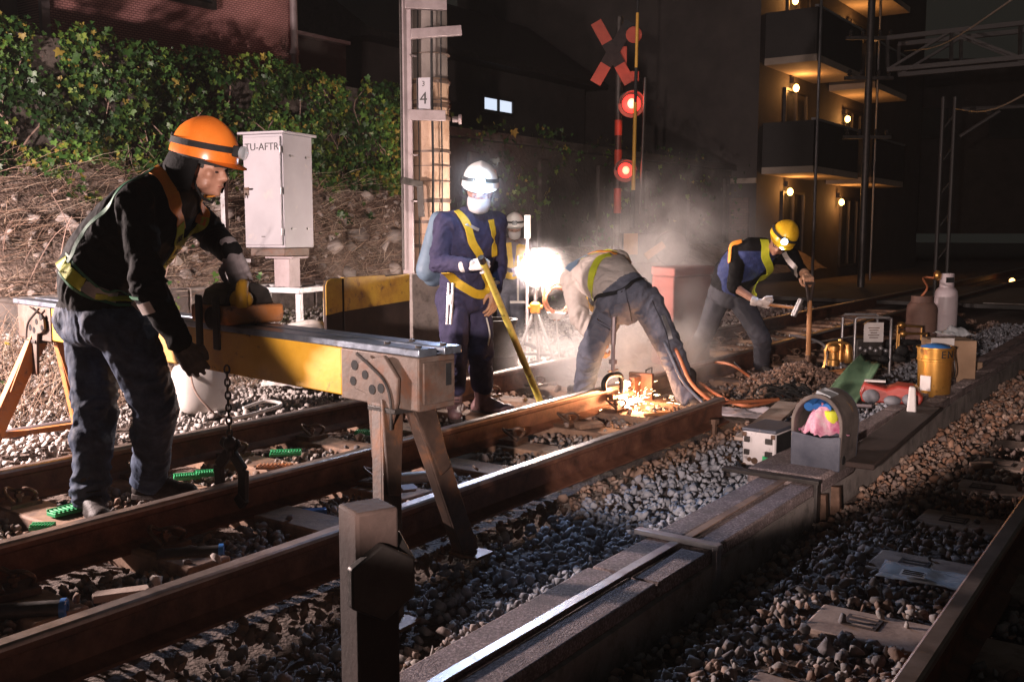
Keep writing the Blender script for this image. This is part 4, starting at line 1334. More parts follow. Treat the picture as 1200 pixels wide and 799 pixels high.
rt = V((B(sh).x, B(sh).y, 0)) + gn * .03
dm, tm = to_track(rt)
rtop = T(D_MID, tm, RZ + .17)
mb = MB()
zc = B(sh, 0, -.2).z
cx, cy = (B(sh, .11).x, B(sh, .11).y)
ztop, zbot = B(sh).z - .19, .36
nl = int((ztop - zbot) / .026)
pa = V((cx, cy, ztop)); pb_ = V((rtop.x * .7 + cx * .3, rtop.y * .7 + cy * .3, zbot))
for i in range(nl):
    c = pa.lerp(pb_, i / (nl - 1)); a = (i % 2) * math.pi / 2
    X = V((math.cos(a + .4), math.sin(a + .4), 0))
    pts = [c + X * (.011 * math.cos(u)) + UP * (.019 * math.sin(u)) for u in [2 * math.pi * k / 10 for k in range(11)]]
    mb.tube(pts, .0046, 6, cap=False)
mb.build("chain", m_dsteel, ho)
mb = MB()
mb.ell(pb_ - UP * .02, (.03, .03, .035)); mb.tube([pb_, pb_ - UP * .08], .016, 8)
for sg in (-1, 1):
    hd_ = TD * sg
    z0 = zbot - .07
    c = V((rtop.x, rtop.y, z0))
    mb.bar(c + hd_ * .015, c + hd_ * .085 - UP * .07, .05, .022, up=TU)
    mb.bar(c + hd_ * .085 - UP * .065, c + hd_ * .075 - UP * .20, .05, .024, up=TU)
    mb.bar(c + hd_ * .08 - UP * .19, c + hd_ * .045 - UP * .225, .06, .03, up=TU)
    mb.bar(c - hd_ * .02, c + hd_ * .06 + UP * .055, .04, .018, up=TU)
mb.build("rail_tongs", m_dsteel, ho, .004)

# ================================================================== foreground post with hexagon clamp
pq = WX(436, 2.28, 0)
mb = MB()
PR = Matrix.Rotation(math.radians(33), 3, "Z")
mb.box(V((pq.x, pq.y, .235)), (.108, .108, .81), PR)
po = thing("timber_post", "dark square timber post with a hexagon clamp in the lower foreground", "post", V((pq.x, pq.y, -.17)))
mb.build("post", m_darkwood_shade, po, .008)
mb = MB()
for ax in (PR @ V((0, -1, 0)), PR @ V((1, 0, 0))):
    X = ax.cross(UP).normalized()
    mb.lathe([(.092, 0), (.092, .028)], V((pq.x, pq.y, .475)) + ax * .0545, 6, (UP, X, ax))
mb.build("hexagon_clamp", m_dsteel, po, .005)

# ================================================================== green rail pads and small litter on the sleepers
def green_pad(px, py, z, L_, W_, rot, label, ribs=11):
    c = G(px, py, z)
    R = Matrix.Rotation(rot, 3, "Z")
    mb = MB(); mb.box(c + V((0, 0, .008)), (L_, W_, .016), R)
    for i in range(ribs):
        x = -L_ / 2 + L_ * (i + .5) / ribs
        mb.box(c + R @ V((x, 0, .0205)), (L_ / ribs * .55, W_ * .92, .009), R)
    mb.box(c + R @ V((0, W_ / 2 - .004, .022)), (L_, .008, .012), R)
    tag(mb.build("rail_pad", m_green, org=c, bevel=.0015), label, "rail pad", "ribbed green pads left on the sleepers")


green_pad(335, 533, .012, .175, .062, math.radians(8), "ribbed green pad lying alone on a sleeper behind the hanging tongs")
green_pad(219, 561, .012, .13, .055, math.radians(20), "ribbed green pad beside the worker's right boot, left of the touching pair")
green_pad(246, 557, .016, .14, .055, math.radians(20), "ribbed green pad beside the worker's right boot, right of the touching pair")
green_pad(77, 601, .012, .14, .07, math.radians(55), "green pad tilted against the stones left of the worker's boots", 7)
green_pad(50, 620, .010, .10, .04, math.radians(2), "short green pad at the left, lowest of the pads", 8)
green_pad(432, 509, .012, .17, .05, math.radians(-12), "ribbed green pad right of the trestle plate, half hidden", 13)
c = G(322, 548, .01)
mb = MB(); R = Matrix.Rotation(math.radians(4), 3, "Z")
mb.box(c + V((0, 0, .007)), (.19, .07, .014), R)
for i in range(9): mb.box(c + R @ V((-.08 + .02 * i, 0, .018)), (.006, .06, .006), R)
tag(mb.build("rail_pad", m_org_paint, org=c), "brown ribbed pad in front of the lone green pad", "rail pad")
# timber offcuts and cable ends between the rails
for (px, py, z, L_, W_, rot, m, lab) in ((143, 700, -.02, .19, .055, 22, m_canvas, "pale yellowish splintered wood scrap between the left rails"), (470, 577, -.02, .16, .09, 20, m_sheet, "crumpled pale scrap under the trestle legs"),
                                  (368, 603, -.03, .12, .04, 15, m_bluebag, "short blue grey tube end beyond the loose rail"), (690, 500, .0, .2, .1, 30, m_sleeper, "broken brown timber packing below the weld"), (805, 452, .0, .22, .08, 40, m_wood, "loose timber wedge beside the weld"),
                                  (770, 487, -.01, .22, .06, 25, m_wood, "reddish timber packing between the rails right of the weld"), (1150, 548, .03, .13, .05, 10, m_sleeper, "flat brown chip of wood on the right ballast")):
    c = G(px, py, z); R = Matrix.Rotation(math.radians(rot), 3, "Z") @ Matrix.Rotation(.06, 3, "X")
    mb = MB(); mb.prism([(-L_ / 2, -W_ / 2), (L_ * .42, -W_ * .5), (L_ / 2, -W_ * .1), (L_ * .46, W_ / 2), (-L_ * .44, W_ * .46), (-L_ * .52, 0)], c, R @ V((1, 0, 0)), R @ V((0, 1, 0)), V((0, 0, .028)))
    tag(mb.build("scrap", m, org=c, bevel=.004), lab, "scrap")
for i, (px, py, rot) in enumerate(((222, 650, 12), (480, 560, 20), (30, 716, 10))):
    c = G(px, py, -.0); d_ = V((math.cos(math.radians(rot)), math.sin(math.radians(rot)), 0))
    mb = MB(); mb.tube([c - d_ * .12, c + d_ * .12], .032, 14, 0)
    th_ = thing("bolt_sleeve", ["dark sleeve with a blue ring between the left rails", "white sleeve with a bright blue end under the trestle", "dark sleeve at the far left between the rails"][i], "sleeve", c)
    mb.build("sleeve", [m_dsteel, m_plastic_w, m_dsteel][i], th_)
    mb = MB(); mb.lathe([(.033, -.008), (.037, -.008), (.037, .01), (.03, .012), (.018, .012), (.016, .002)], c + d_ * .121, 16, (d_.cross(UP).normalized(), UP, d_)); mb.build("ring", m_bluebag, th_)

# ================================================================== signal cabinet
cb = WX(331, 9.3, 0.34)
cab = thing("signal_cabinet", "tall white trackside cabinet marked TU-AFTR on a steel stand", "cabinet", cb)
fa_ = math.radians(-52)
cx_, cy_ = V((math.cos(math.radians(-37)), math.sin(math.radians(-37)), 0)), V((math.cos(math.radians(53)), math.sin(math.radians(53)), 0))
# front faces left of camera: normal -cy side
cx_ = V((math.cos(math.radians(-26)), math.sin(math.radians(-26)), 0)); cy_ = UP.cross(cx_)
cw, cd_, ch = .40, .40, 1.00
zb_ = CAMZ + ray(328, 290).z * 9.3; zt_ = CAMZ + ray(328, 160).z * 9.3; ch = zt_ - zb_
cc = V((cb.x, cb.y, 0)) 
# widths from the photo: the front spans 290-333, the side 333-368
cx_ = V((math.cos(math.radians(-22)), math.sin(math.radians(-22)), 0)); cy_ = UP.cross(cx_)
cw, cd_ = .43, .46
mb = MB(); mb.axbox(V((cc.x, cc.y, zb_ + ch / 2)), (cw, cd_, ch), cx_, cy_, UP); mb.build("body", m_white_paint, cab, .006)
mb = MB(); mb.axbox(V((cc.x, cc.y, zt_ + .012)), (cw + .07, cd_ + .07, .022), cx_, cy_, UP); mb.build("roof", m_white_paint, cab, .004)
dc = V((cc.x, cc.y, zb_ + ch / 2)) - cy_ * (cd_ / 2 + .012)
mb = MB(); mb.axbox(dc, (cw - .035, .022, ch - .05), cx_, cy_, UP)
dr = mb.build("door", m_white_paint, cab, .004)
mb = MB()
hx = dc - cx_ * (cw / 2 - .045) - cy_ * .012
mb.axbox(hx, (.05, .012, .075), cx_, cy_, UP); mb.tube([hx - cy_ * .01 + UP * .02, hx - cy_ * .035 + UP * .02, hx - cy_ * .035 + UP * .02 + cx_ * .06], .008, 8)
mb.tube([hx - cy_ * .01 - UP * .02, hx - cy_ * .03 - UP * .03, hx - cy_ * .03 - UP * .06], .008, 8)
mb.build("handle", m_bracket, dr)
for z in (-.36, 0, .36):
    mb = MB(); mb.tube([dc + cx_ * (cw / 2 - .012) - cy_ * .012 + UP * (z * ch - .03), dc + cx_ * (cw / 2 - .012) - cy_ * .012 + UP * (z * ch + .03)], .009, 8); mb.build("hinge", m_galv, dr)
text("TU-AFTR", "lettering", dc - cy_ * .0125 + UP * (ch * .385) + cx_ * .005, cx_, UP, .092, m_black_ink, dr)
mb = MB(); mb.axbox(dc - cy_ * .0125 - UP * (ch * .40), (.04, .003, .008), cx_, cy_, UP); mb.build("name_plate", m_dsteel, dr)
mb = MB()
for a, z in ((-.12, .31), (.13, .31), (-.12, -.33), (.13, -.33)):
    disc(mb, V((cc.x, cc.y, zb_ + ch / 2 + z * ch)) + cx_ * (cw / 2) + cy_ * a, .011, cx_, .012); mb.bar(V((cc.x, cc.y, zb_ + ch / 2 + z * ch)) + cx_ * (cw / 2 + .006) + cy_ * a, V((cc.x, cc.y, zb_ + ch / 2 + z * ch)) + cx_ * (cw / 2 + .006) + cy_ * (a + .06), .012, .008)
mb.build("side_bolt", m_galv, cab)
mb = MB(); mb.axbox(V((cc.x, cc.y, zb_ - .04)), (cw * .86, cd_ * .86, .07), cx_, cy_, UP)
mb.build("plinth", m_bracket, cab, .004)
mb = MB(); mb.axbox(V((cc.x, cc.y, zb_ - .24)) + cx_ * .07, (.17, .17, .33), cx_, cy_, UP)
mb.axbox(V((cc.x, cc.y, zb_ - .09)) + cx_ * .07, (.3, .26, .02), cx_, cy_, UP); mb.build("pedestal", m_channel, cab, .004)
zs = zb_ - .41
mb = MB()
for a, b in ((-.33, -.2), (.33, -.2), (-.33, .25), (.33, .25)):
    q = V((cc.x, cc.y, 0)) + cx_ * a + cy_ * b
    mb.bar(zed(q, .10), zed(q, zs), .05, .05, up=cx_)
for a0, b0, a1, b1 in ((-.355, -.2, .355, -.2), (-.355, .25, .355, .25), (-.33, -.175, -.33, .225), (.33, -.175, .33, .225), (0.07, -.175, 0.07, .225)):
    mb.bar(V((cc.x, cc.y, zs + .028)) + cx_ * a0 + cy_ * b0, V((cc.x, cc.y, zs + .028)) + cx_ * a1 + cy_ * b1, .052, .05)
mb.build("stand", m_galv, cab, .003)
# upright and arm behind it
mb = MB(); q = WX(268, 9.5, .2); mb.bar(zed(q, .2), zed(q, 1.75), .05, .05, up=cx_); mb.bar(WX(262, 9.5, 1.0), WX(296, 9.3, 1.0), .05, .035)
tag(mb.build("bracket_post", m_galv, org=zed(q, .2), bevel=.003), "white steel upright with a side arm left of the cabinet", "post")
# conduit hoses at its foot
def hose(name, pts, r, m, label, cat="hose", n=40, seg=8):
    mb = MB(); mb.tube(catmull(pts, n), r, seg)
    return tag(mb.build(name, m, org=V(pts[0])), label, cat)


hose("conduit", [WX(334, 8.9, .36), WX(342, 8.8, .26), WX(352, 8.75, .18), WX(362, 8.7, .12)], .022, m_dsteel, "dark ribbed conduit curling down under the white cabinet")
hose("hose", [P(322, 392, 7.9), P(345, 383, 7.9), P(372, 380, 7.95), P(396, 392, 8.1)], .035, m_plastic_w, "thick pale hose arching behind the yellow beam")

# ================================================================== catenary pole
pp = WX(507, 10.0, 0)
pl = thing("catenary_pole", "round concrete overhead line pole with beige wrap and number plate", "pole", zed(pp, -.1))
rb = 21 / FOC * 10.0
mb = MB(); mb.tube([zed(pp, -.1), zed(pp, 6.5)], [rb + .0, rb - .02], 28)
mb.build("shaft", m_pole, pl)
z96 = CAMZ + ray(507, 94).z * 10
mb = MB(); mb.tube([zed(pp, .0), zed(pp, z96)], [rb + .012, rb + .002], 28); mb.build("wrap", m_polelow, pl)
for py, bh in ((128, .035), (142, .035), (180, .02), (238, .035), (262, .03), (290, .035), (100, .03), (40, .008), (66, .008), (120, .008), (196, .008), (214, .008), (275, .008)):
    z = CAMZ + ray(507, py).z * 10; mb = MB(); mb.tube([zed(pp, z), zed(pp, z + bh)], rb + .017, 28); mb.build("band", m_bracket, pl)
zpl = CAMZ + ray(499, 113).z * 10
fd = (V((-.25, -1, 0))).normalized(); fx = V((-fd.y, fd.x, 0)) * 1; fx = UP.cross(fd) * -1
if fx.x < 0: fx = -fx
pc = zed(pp, zpl) + fd * (rb + .02) 
mb = MB(); mb.axbox(pc, (.14, .012, .30), fx, fd, UP); pn = mb.build("number_plate", m_white_paint, pl, .002)
text("4", "numeral", pc + fd * .0075 - UP * .05, fx, UP, .16, m_black_ink, pn); text("3", "numeral", pc + fd * .0075 + UP * .09, fx, UP, .07, m_black_ink, pn)
mb = MB()
for px, r in ((495, .006), (511, .012), (521, .007)):
    a = (px - 507) / 21.0
    q = zed(pp, 0) + V((a * rb, -math.sqrt(max(0, 1 - a * a)) * rb - .035, 0))
    mb.tube([q + V((.004 * math.sin(k * 1.3), 0, -.05 + .33 * k)) for k in range(18)], r, 8)
mb.build("cable", m_black, pl)
# steel channel in front-left of the pole
q = WX(480, 9.75, 0)
mb = MB(); cw_ = 12 / FOC * 9.75
mb.box(zed(q, 2.6) , (cw_, .012, 5.5)); mb.box(zed(q, 2.6) + V((-cw_ / 2 + .006, .045, 0)), (.012, .078, 5.5)); mb.box(zed(q, 2.6) + V((cw_ / 2 - .006, .045, 0)), (.012, .078, 5.5))
mb.build("channel_post", m_channel, pl, .003)
q2 = WX(474, 9.7, 0); mb = MB(); mb.tube([zed(q2, .9), zed(q2, 5.4)], .012, 8); mb.build("wire_rope", m_dsteel, pl)
for py in (66, 130, 182, 236):
    z = CAMZ + ray(490, py).z * 9.8; mb = MB(); mb.bar(zed(q, z) + V((.03, -.02, 0)), zed(pp, z) + V((-rb * .6, -rb * .9, 0)), .015, .015); mb.build("stay_rod", m_channel, pl)
z = CAMZ + ray(490, 43).z * 9.8
mb = MB(); mb.bar(zed(q, z) + V((.05, -.06, 0)), zed(pp, z + .05) + V((rb + .14, -rb - .05, 0)), .07, .09); mb.build("bracket_arm", m_channel, pl, .004)
mb = MB(); mb.bar(zed(q, z + .28) + V((.0, -.06, 0)), zed(pp, z + .28) + V((rb + .0, -rb - .05, 0)), .07, .09); mb.build("bracket_arm", m_channel, pl, .004)
mb = MB()
z = CAMZ + ray(490, 136).z * 9.8; mb.bar(zed(q, z) + V((.02, -.04, 0)), zed(pp, z) + V((rb * .9, -rb - .04, 0)), .04, .10)
mb.lathe([(.03, 0), (.03, .06), (.05, .06), (.05, .09)], zed(pp, z - .02) + V((rb + .04, -.08, 0)), 10, (V((0, 1, 0)), UP, V((1, 0, 0))))
mb.build("bracket_arm", m_channel, pl, .004)
z = CAMZ + ray(475, 214).z * 9.7
mb = MB(); mb.bar(WX(470, 9.6, z + .02), WX(494, 9.7, z - .02), .05, .06); mb.bar(WX(492, 9.7, z), WX(494, 9.7, z - .33), .05, .06)
mb.build("tension_lever", m_dsteel, pl, .004)

# ================================================================== yellow and concrete barrier
bA = WX(381, 7.65, 0); bB = WX(401, 7.75, 0); bC = WX(477, 8.45, 0); bD = WX(528, 8.1, 0)
zt = .915
def panel(p, q, z1, z0, th, rnd=0.0):
    d, s, u = frame_from(q - p); L_ = (q - p).length
    poly = [(0, z0), (L_, z0), (L_, z1), (rnd, z1), (rnd * .3, z1 - rnd * .3), (0, z1 - rnd)] if rnd else [(0, z0), (L_, z0), (L_, z1), (0, z1)]
    return poly, d, s * th
brr = thing("barrier", "yellow steel barrier behind the yellow beam, with the beam shadow painted on its lower half", "barrier", zed(bA, -.1))
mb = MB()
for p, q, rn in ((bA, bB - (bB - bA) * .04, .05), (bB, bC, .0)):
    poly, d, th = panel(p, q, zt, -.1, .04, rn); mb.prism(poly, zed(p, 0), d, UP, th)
mb.build("panel", m_darkwood_shade, brr, .006)  # dark lower half is the beam's cast shadow, painted as colour
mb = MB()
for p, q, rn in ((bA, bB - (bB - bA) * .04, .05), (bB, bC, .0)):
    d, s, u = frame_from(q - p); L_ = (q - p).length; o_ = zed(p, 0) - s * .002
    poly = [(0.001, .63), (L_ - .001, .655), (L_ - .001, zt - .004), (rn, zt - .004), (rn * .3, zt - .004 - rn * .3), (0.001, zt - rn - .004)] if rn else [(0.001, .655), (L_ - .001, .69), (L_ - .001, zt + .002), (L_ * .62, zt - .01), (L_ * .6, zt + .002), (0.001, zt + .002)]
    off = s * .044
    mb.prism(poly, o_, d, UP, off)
mb.build("lit_top", mat("old_traffic_yellow", [(0.40, 0.20, 0.03), (0.58, 0.34, 0.04), (0.66, 0.42, 0.05)], 0.6, 0, 5, 0.3, 40, spots=((0.17, 0.08, 0.04), 11, 0.61, 0.06)), brr, .003)  # yellow shown only above the painted shadow edge
cbw = thing("concrete_block", "low concrete barrier wall right of the yellow panels, behind the navy worker", "concrete barrier", zed(bC, -.1))
mb = MB(); poly, d, th = panel(bC + V((.02, .05, 0)), bD + V((.12, .25, 0)), zt + .0, -.1, -.16); mb.prism(poly, zed(bC + V((.02, .05, 0)), 0), d, UP, V((.05, .2, 0))); mb.build("block", m_concrete, cbw, .02)
# concrete wing on the other side, the red light put into its colour
r1 = WX(766, 9.6, 0); r2 = WX(788, 9.3, 0); r3 = WX(832, 9.9, 0)
mb = MB()
rw = thing("concrete_block", "concrete wing wall coloured with red light, in the smoke right of the bending worker", "concrete barrier", zed(r2, -.15))
zr = CAMZ + ray(790, 318).z * 9.4
mb.prism([(r1.x, r1.y), (r2.x, r2.y), (r3.x, r3.y), (r3.x - .15, r3.y + .25), (r1.x, r1.y + .2)], (0, 0, -.15), V((1, 0, 0)), V((0, 1, 0)), V((0, 0, zr + .10)))
mb.build("block", mat("red_lit_concrete", [(0.12, 0.03, 0.024), (0.18, 0.048, 0.038)], 0.85, 0, 5, 0.4, 60), rw, .02)
mb = MB()
mb.prism([(r1.x - .02, r1.y - .03), (r2.x + 0, r2.y - .04), (r3.x + .03, r3.y - .03), (r3.x - .15, r3.y + .3), (r1.x, r1.y + .25)], (0, 0, zr - .048), V((1, 0, 0)), V((0, 1, 0)), V((0, 0, .085)))
mb.build("coping", MATS["red_lit_concrete"], rw, .015)

# ================================================================== level crossing post, boom and gate machine
sp = WX(722, 15.0, 0)
sg = thing("crossing_signal", "level crossing post with red crossbuck and two glowing red lamps", "crossing signal", zed(sp, -.05))
def Zp(py, Y): return CAMZ + ray(722, py).z * Y
mb = MB()
zz = [Zp(250, 15), Zp(221, 15), Zp(196, 15), Zp(176, 15), Zp(159, 15), Zp(141, 15)]
mb.tube([zed(sp, -.05), zed(sp, zz[0])], .055, 14, 1); mb.tube([zed(sp, zz[0]), zed(sp, Zp(20, 15))], .05, 14, 1)
mb.build("post", [m_signred, m_dsteel], sg)
for a, b in ((0, 1), (2, 3), (4, 5)):
    mb = MB(); mb.tube([zed(sp, zz[a]), zed(sp, zz[b])], .058, 14); mb.build("post_stripe", m_signred, sg)
xc = P(718, 62, 14.85)
mb = MB()
R45 = [(V((.58, 0, 1)).normalized()), (V((-.58, 0, 1)).normalized())]
for dv in R45: mb.bar(xc - dv * .50 + V((0, .02 * dv.x, 0)), xc + dv * .50 + V((0, .02 * dv.x, 0)), .018, .17, up=V((dv.z, 0, -dv.x)))
mb2 = MB()
mb.build("crossbuck", m_signred, sg, .004)
mb = MB()
for dv in R45:
    for k in (-.34, .34):
        pass
for k, dv in enumerate((R45[0], R45[1])):
    mb.bar(xc - dv * .20 + V((0, -.012 - .004 * k, 0)), xc + dv * .50 * (1 if k == 0 else .33) + V((0, -.012 - .004 * k, 0)), .008, .172, up=V((dv.z, 0, -dv.x)))
mb.build("crossbuck_stripe", m_black, sg)
mb = MB(); mb.box(P(738, 90, 14.9), (.26, .12, .14)); mb.box(P(730, 68, 14.95), (.1, .16, .3)); mb.lathe([(.07, 0), (.12, .2)], P(741, 44, 14.95), 14, (V((1, 0, 0)), UP, V((0, -1, 0)))); mb.build("sounder", m_signred, sg, .006)
for px, py, r, first in ((740, 122, .135, True), (733, 200, .11, False)):
    c = P(px, py, 14.75)
    mb = MB(); mb.lathe([(r + .06, 0), (r + .05, .05), (r * .5, .12)], c + V((0, .03, 0)), 20, (V((1, 0, 0)), UP, V((0, 1, 0)))); 
    hd0 = mb.build("lamp_housing", m_dsteel, sg)
    mb = MB(); mb.ell(c, (r, .06, r)); mb.build("red_lamp", e_red, hd0)
    mb = MB(); mb.ell(c - V((0, .045, 0)), (r * .5, .035, r * .55)); mb.build("lamp_core", e_redhot, hd0)
    mb = MB()
    pts = [c + V((math.cos(a) * (r + .03), 0, math.sin(a) * (r + .03))) for a in [math.radians(x) for x in range(0, 181, 15)]]
    for i in range(len(pts) - 1): mb.bar(pts[i] + V((0, -.1, 0)), pts[i + 1] + V((0, -.1, 0)), .2, .008, up=V((0, 0, 1)) if abs((pts[i + 1] - pts[i]).z) < .03 else V((1, 0, 0)))
    mb.build("visor", m_dsteel, hd0)
    ld = bpy.data.lights.new("signal_light", "POINT"); ld.energy = 22 if first else 10; ld.color = (1, .12, .07); ld.shadow_soft_size = .12
    lo = bpy.data.objects.new("signal_light", ld); COL.objects.link(lo); lo.location = c + V((0, -.34, 0))
# raised boom
bp0, bp1 = P(741, 268, 14.2), P(748, -20, 14.2)
bm_ = thing("crossing_boom", "yellow and black crossing barrier boom standing raised beside the red lamps", "crossing boom", bp0)
segs = [0, .16, .30, .52, .66, .88, 1.0]
for i in range(6):
    a, b = bp0.lerp(bp1, segs[i]), bp0.lerp(bp1, segs[i + 1])
    mb = MB(); mb.tube([a, b], .03 - .002 * i, 12); mb.build("boom_section", m_black if i in (0, 3, 5) else m_boomy, bm_)
mb = MB(); mb.tube([bp0 + V((.12, .05, .2)), bp0 + V((.16, .05, 2.1))], .02, 8); mb.build("stay", m_dsteel, bm_)
gmc = P(752, 291, 14.2)
gm = thing("gate_machine", "dark crossing gate drive box with rounded counterweight below the boom", "gate machine", zed(gmc, -.05))
mb = MB(); mb.box(gmc + V((0, .2, 0)), (.55, .42, .42)); mb.box(zed(gmc, .42) + V((0, .2, 0)), (.34, .34, .95)); mb.build("drive_box", m_dsteel, gm, .02)
mb = MB(); mb.box(gmc + V((-.16, -.02, .06)), (.2, .02, .3)); mb.build("hazard_plate", m_hazard, gm)
mb = MB(); mb.bar(gmc + V((.05, -.08, -.12)), gmc + V((.3, -.08, .06)), .06, .1); mb.build("warning_label", m_hazard, gm)
mb = MB(); disc(mb, gmc + V((.42, .06, .0)), .25, V((0, -1, 0)), .14, 0, 24); mb.build("counterweight", m_dsteel, gm, .02)

# ================================================================== flood lamp on a tripod, staff and shovel near the second worker
FY = 9.4
fc = P(628, 315, FY); fj = P(627, 360, FY)
fl = thing("flood_lamp", "dazzling round flood lamp on a splayed orange jointed tripod", "flood lamp", G(627, 428, -.1) * (1))
gz = -.08
mb = MB(); mb.tube([fj - V((0, 0, .08)), fc - V((0, 0, .10))], .017, 10); mb.build("mast", m_galv, fl)
for ft in (WX(598, 9.2, gz), WX(657, 9.2, gz), WX(632, 9.8, gz)):
    mb = MB(); mb.tube([fj, ft], [.016, .012], 8); mb.build("leg", m_galv, fl)
mb = MB(); mb.lathe([(.03, -.06), (.05, -.05), (.05, .03), (.03, .05)], fj, 12); mb.tube([fj - V((.07, 0, 0)), fj + V((.07, 0, 0))], .02, 8); mb.build("joint", m_strap_org, fl)
mb = MB(); mb.ell(fc, (.145, .145, .15), nu=24, nv=16); mb.build("lamp", e_flood, fl)
mb = MB(); mb.lathe([(.02, -.18), (.06, -.17), (.075, -.115)], fc, 16); mb.build("lamp_base", m_dsteel, fl)
hose("coiled_hose", [P(636, 336, 9.3), P(640, 356, 9.25), P(652, 366, 9.25), P(664, 360, 9.3), P(664, 342, 9.35), P(648, 338, 9.3), P(640, 352, 9.22), P(652, 370, 9.2), P(668, 362, 9.25), P(668, 338, 9.3), P(650, 333, 9.28), P(637, 352, 9.3), P(650, 374, 9.25), P(663, 366, 9.2), P(666, 344, 9.25)], .013, m_orange_hose, "loop of orange hose hanging under the flood lamp", n=110)
mb = MB(); mb.lathe([(.05, 0), (.09, .05), (.09, .06), (.04, .03)], P(652, 374, 9.15), 14); mb.tube([P(652, 374, 9.15), P(656, 428, 9.15)], .008, 6)
tag(mb.build("small_work_lamp", m_plastic_w, org=P(652, 428, 9.15)), "small white cup lamp on a thin stem below the orange hose", "lamp")
st = P(618, 258, 10.4)
sta = thing("survey_staff", "tall pale staff with a white sleeve at its top beside the second worker", "staff", zed(st, -.1))
mb = MB(); mb.tube([zed(st, -.1), zed(st, st.z - .12)], .018, 10); mb.build("rod", m_channel, sta)
mb = MB(); mb.tube([zed(st, st.z - .19), zed(st, st.z + .05)], .033, 12); mb.build("sleeve", m_plastic_w, sta)
s0 = P(607, 300, 12.3); s1 = P(607, 354, 12.2)
sv = thing("long_handled_bar", "thin white bar with a short cross foot held by the second worker", "bar", s1)
mb = MB(); mb.tube([s0, s1], .012, 10); mb.build("rod", m_plastic_w, sv); mb = MB(); mb.bar(s1 - V((.1, 0, 0)), s1 + V((.1, 0, 0)), .04, .03); mb.build("cross_foot", m_plastic_w, sv, .004)
# dark drum behind the navy worker
dq = WX(577, 8.8, -.1)
mb = MB(); mb.lathe([(.2, 0), (.21, .02), (.21, .26), (.225, .28), (.21, .3), (.21, .55), (.225, .57), (.225, .6), (.19, .6), (.19, .55)], dq, 28)
tag(mb.build("steel_drum", m_dsteel, org=dq), "dark ribbed steel drum behind the navy worker's legs", "drum")
# clutter heap behind the far rail, near the tripod
cluster = []
for i in range(16):
    px = random.uniform(596, 700); Y = random.uniform(9.0, 10.2); q = WX(px, Y, -.08)
    mb = MB(); L_ = random.uniform(.3, .8); a = random.uniform(0, 3.1)
    mb.tube(catmull([q, q + V((math.cos(a) * L_ * .4, .1, random.uniform(.05, .3))), q + V((math.cos(a) * L_, -.05, random.uniform(0.02, .25)))], 10), random.uniform(.006, .02), 6)
    cluster.append(mb)
allm = MB()
for m_ in cluster: 
    o_ = len(allm.v); allm.v += m_.v; allm.f += [[k + o_ for k in f] for f in m_.f]; allm.m += m_.m; allm.s += m_.s
tag(allm.build("cable_tangle", m_black), "dark tangle of cables and rods on the ground behind the smoke", "cables", kind="stuff")

# ================================================================== white bucket and plastic sheet on the ballast shoulder
bq = G(236, 480, .02)
bk = thing("bucket", "pale squarish plastic jerrican with rope on the ballast behind the worker", "jerrican", bq)
mb = MB()
poly = []
mbx = MB()
prof = [(.0, .15), (.02, .165), (.10, .17), (.27, .165), (.31, .15), (.33, .11), (.335, .05)]
vs, fs = [], []
K = 24
for h, r in prof:
    for k in range(K):
        a = 2 * math.pi * k / K
        e = (abs(math.cos(a)) ** 3.2 + abs(math.sin(a)) ** 3.2) ** (-1 / 3.2)
        vs.append(bq + Matrix.Rotation(.5, 3, "Z") @ V((r * 1.15 * e * math.cos(a), r * .85 * e * math.sin(a), h)))
for i in range(len(prof) - 1):
    for k in range(K):
        a, b = i * K + k, i * K + (k + 1) % K
        fs.append((a, b, b + K, a + K))
fs += [tuple(range(K - 1, -1, -1)), tuple(range((len(prof) - 1) * K, len(prof) * K))]
mb.add(vs, fs, 0, True); mb.build("body", m_plastic_w, bk)
mb = MB(); mb.lathe([(.035, .33), (.035, .37), (.02, .375)], bq + V((-.07, 0, 0)), 14); mb.tube(catmull([bq + V((-.04, 0, .34)), bq + V((.03, 0, .40)), bq + V((.1, 0, .335))], 10), .016, 8); mb.build("handle", m_plastic_w, bk)
hose("rope", [bq + V((-.02, -.16, .30)), bq + V((0.02, -.2, .18)), bq + V((.09, -.21, .08)), bq + V((.2, -.15, -.02)), bq + V((.5, -.02, 0))], .007, m_vine, "thin brown rope trailing over the pale jerrican", "rope")


def crumple(name, c, L_, W_, rot, h, m, label, cat, seed=0, nx_=26, ny_=18, dome=0.0, tilt=(0, 0)):
    R = Matrix.Rotation(rot, 3, "Z") @ Matrix.Rotation(tilt[0], 3, "X") @ Matrix.Rotation(tilt[1], 3, "Y")
    vs, fs = [], []
    for j in range(ny_ + 1):
        for i in range(nx_ + 1):
            u, v = i / nx_ - .5, j / ny_ - .5
            w = 1 + .08 * mnoise.noise(V((u * 3, v * 3, seed)))
            dm_ = max(0, 1 - (2 * u) ** 2) * max(0, 1 - (2 * v) ** 2)
            z = h * ((.9 * mnoise.noise(V((u * 3.2, v * 3, seed + 3))) + .35) * (.35 + dm_) + dm_ * dome + .32 * abs(mnoise.noise(V((u * 6 + v * 4, v * 6 - u * 3, seed + 5))))) + .012
            z = max(z, .004)
            vs.append(V(c) + R @ V((u * L_ * w, v * W_ * w, z)))
    k = nx_ + 1
    for j in range(ny_):
        for i in range(nx_):
            a = j * k + i; fs.append((a, a + 1, a + k + 1, a + k))
    mb = MB(); mb.add(vs, fs, 0, True)
    o = mb.build(name, m, org=c, sharp=2.5)
    so = o.modifiers.new("thick", "SOLIDIFY"); so.thickness = .003
    return tag(o, label, cat)


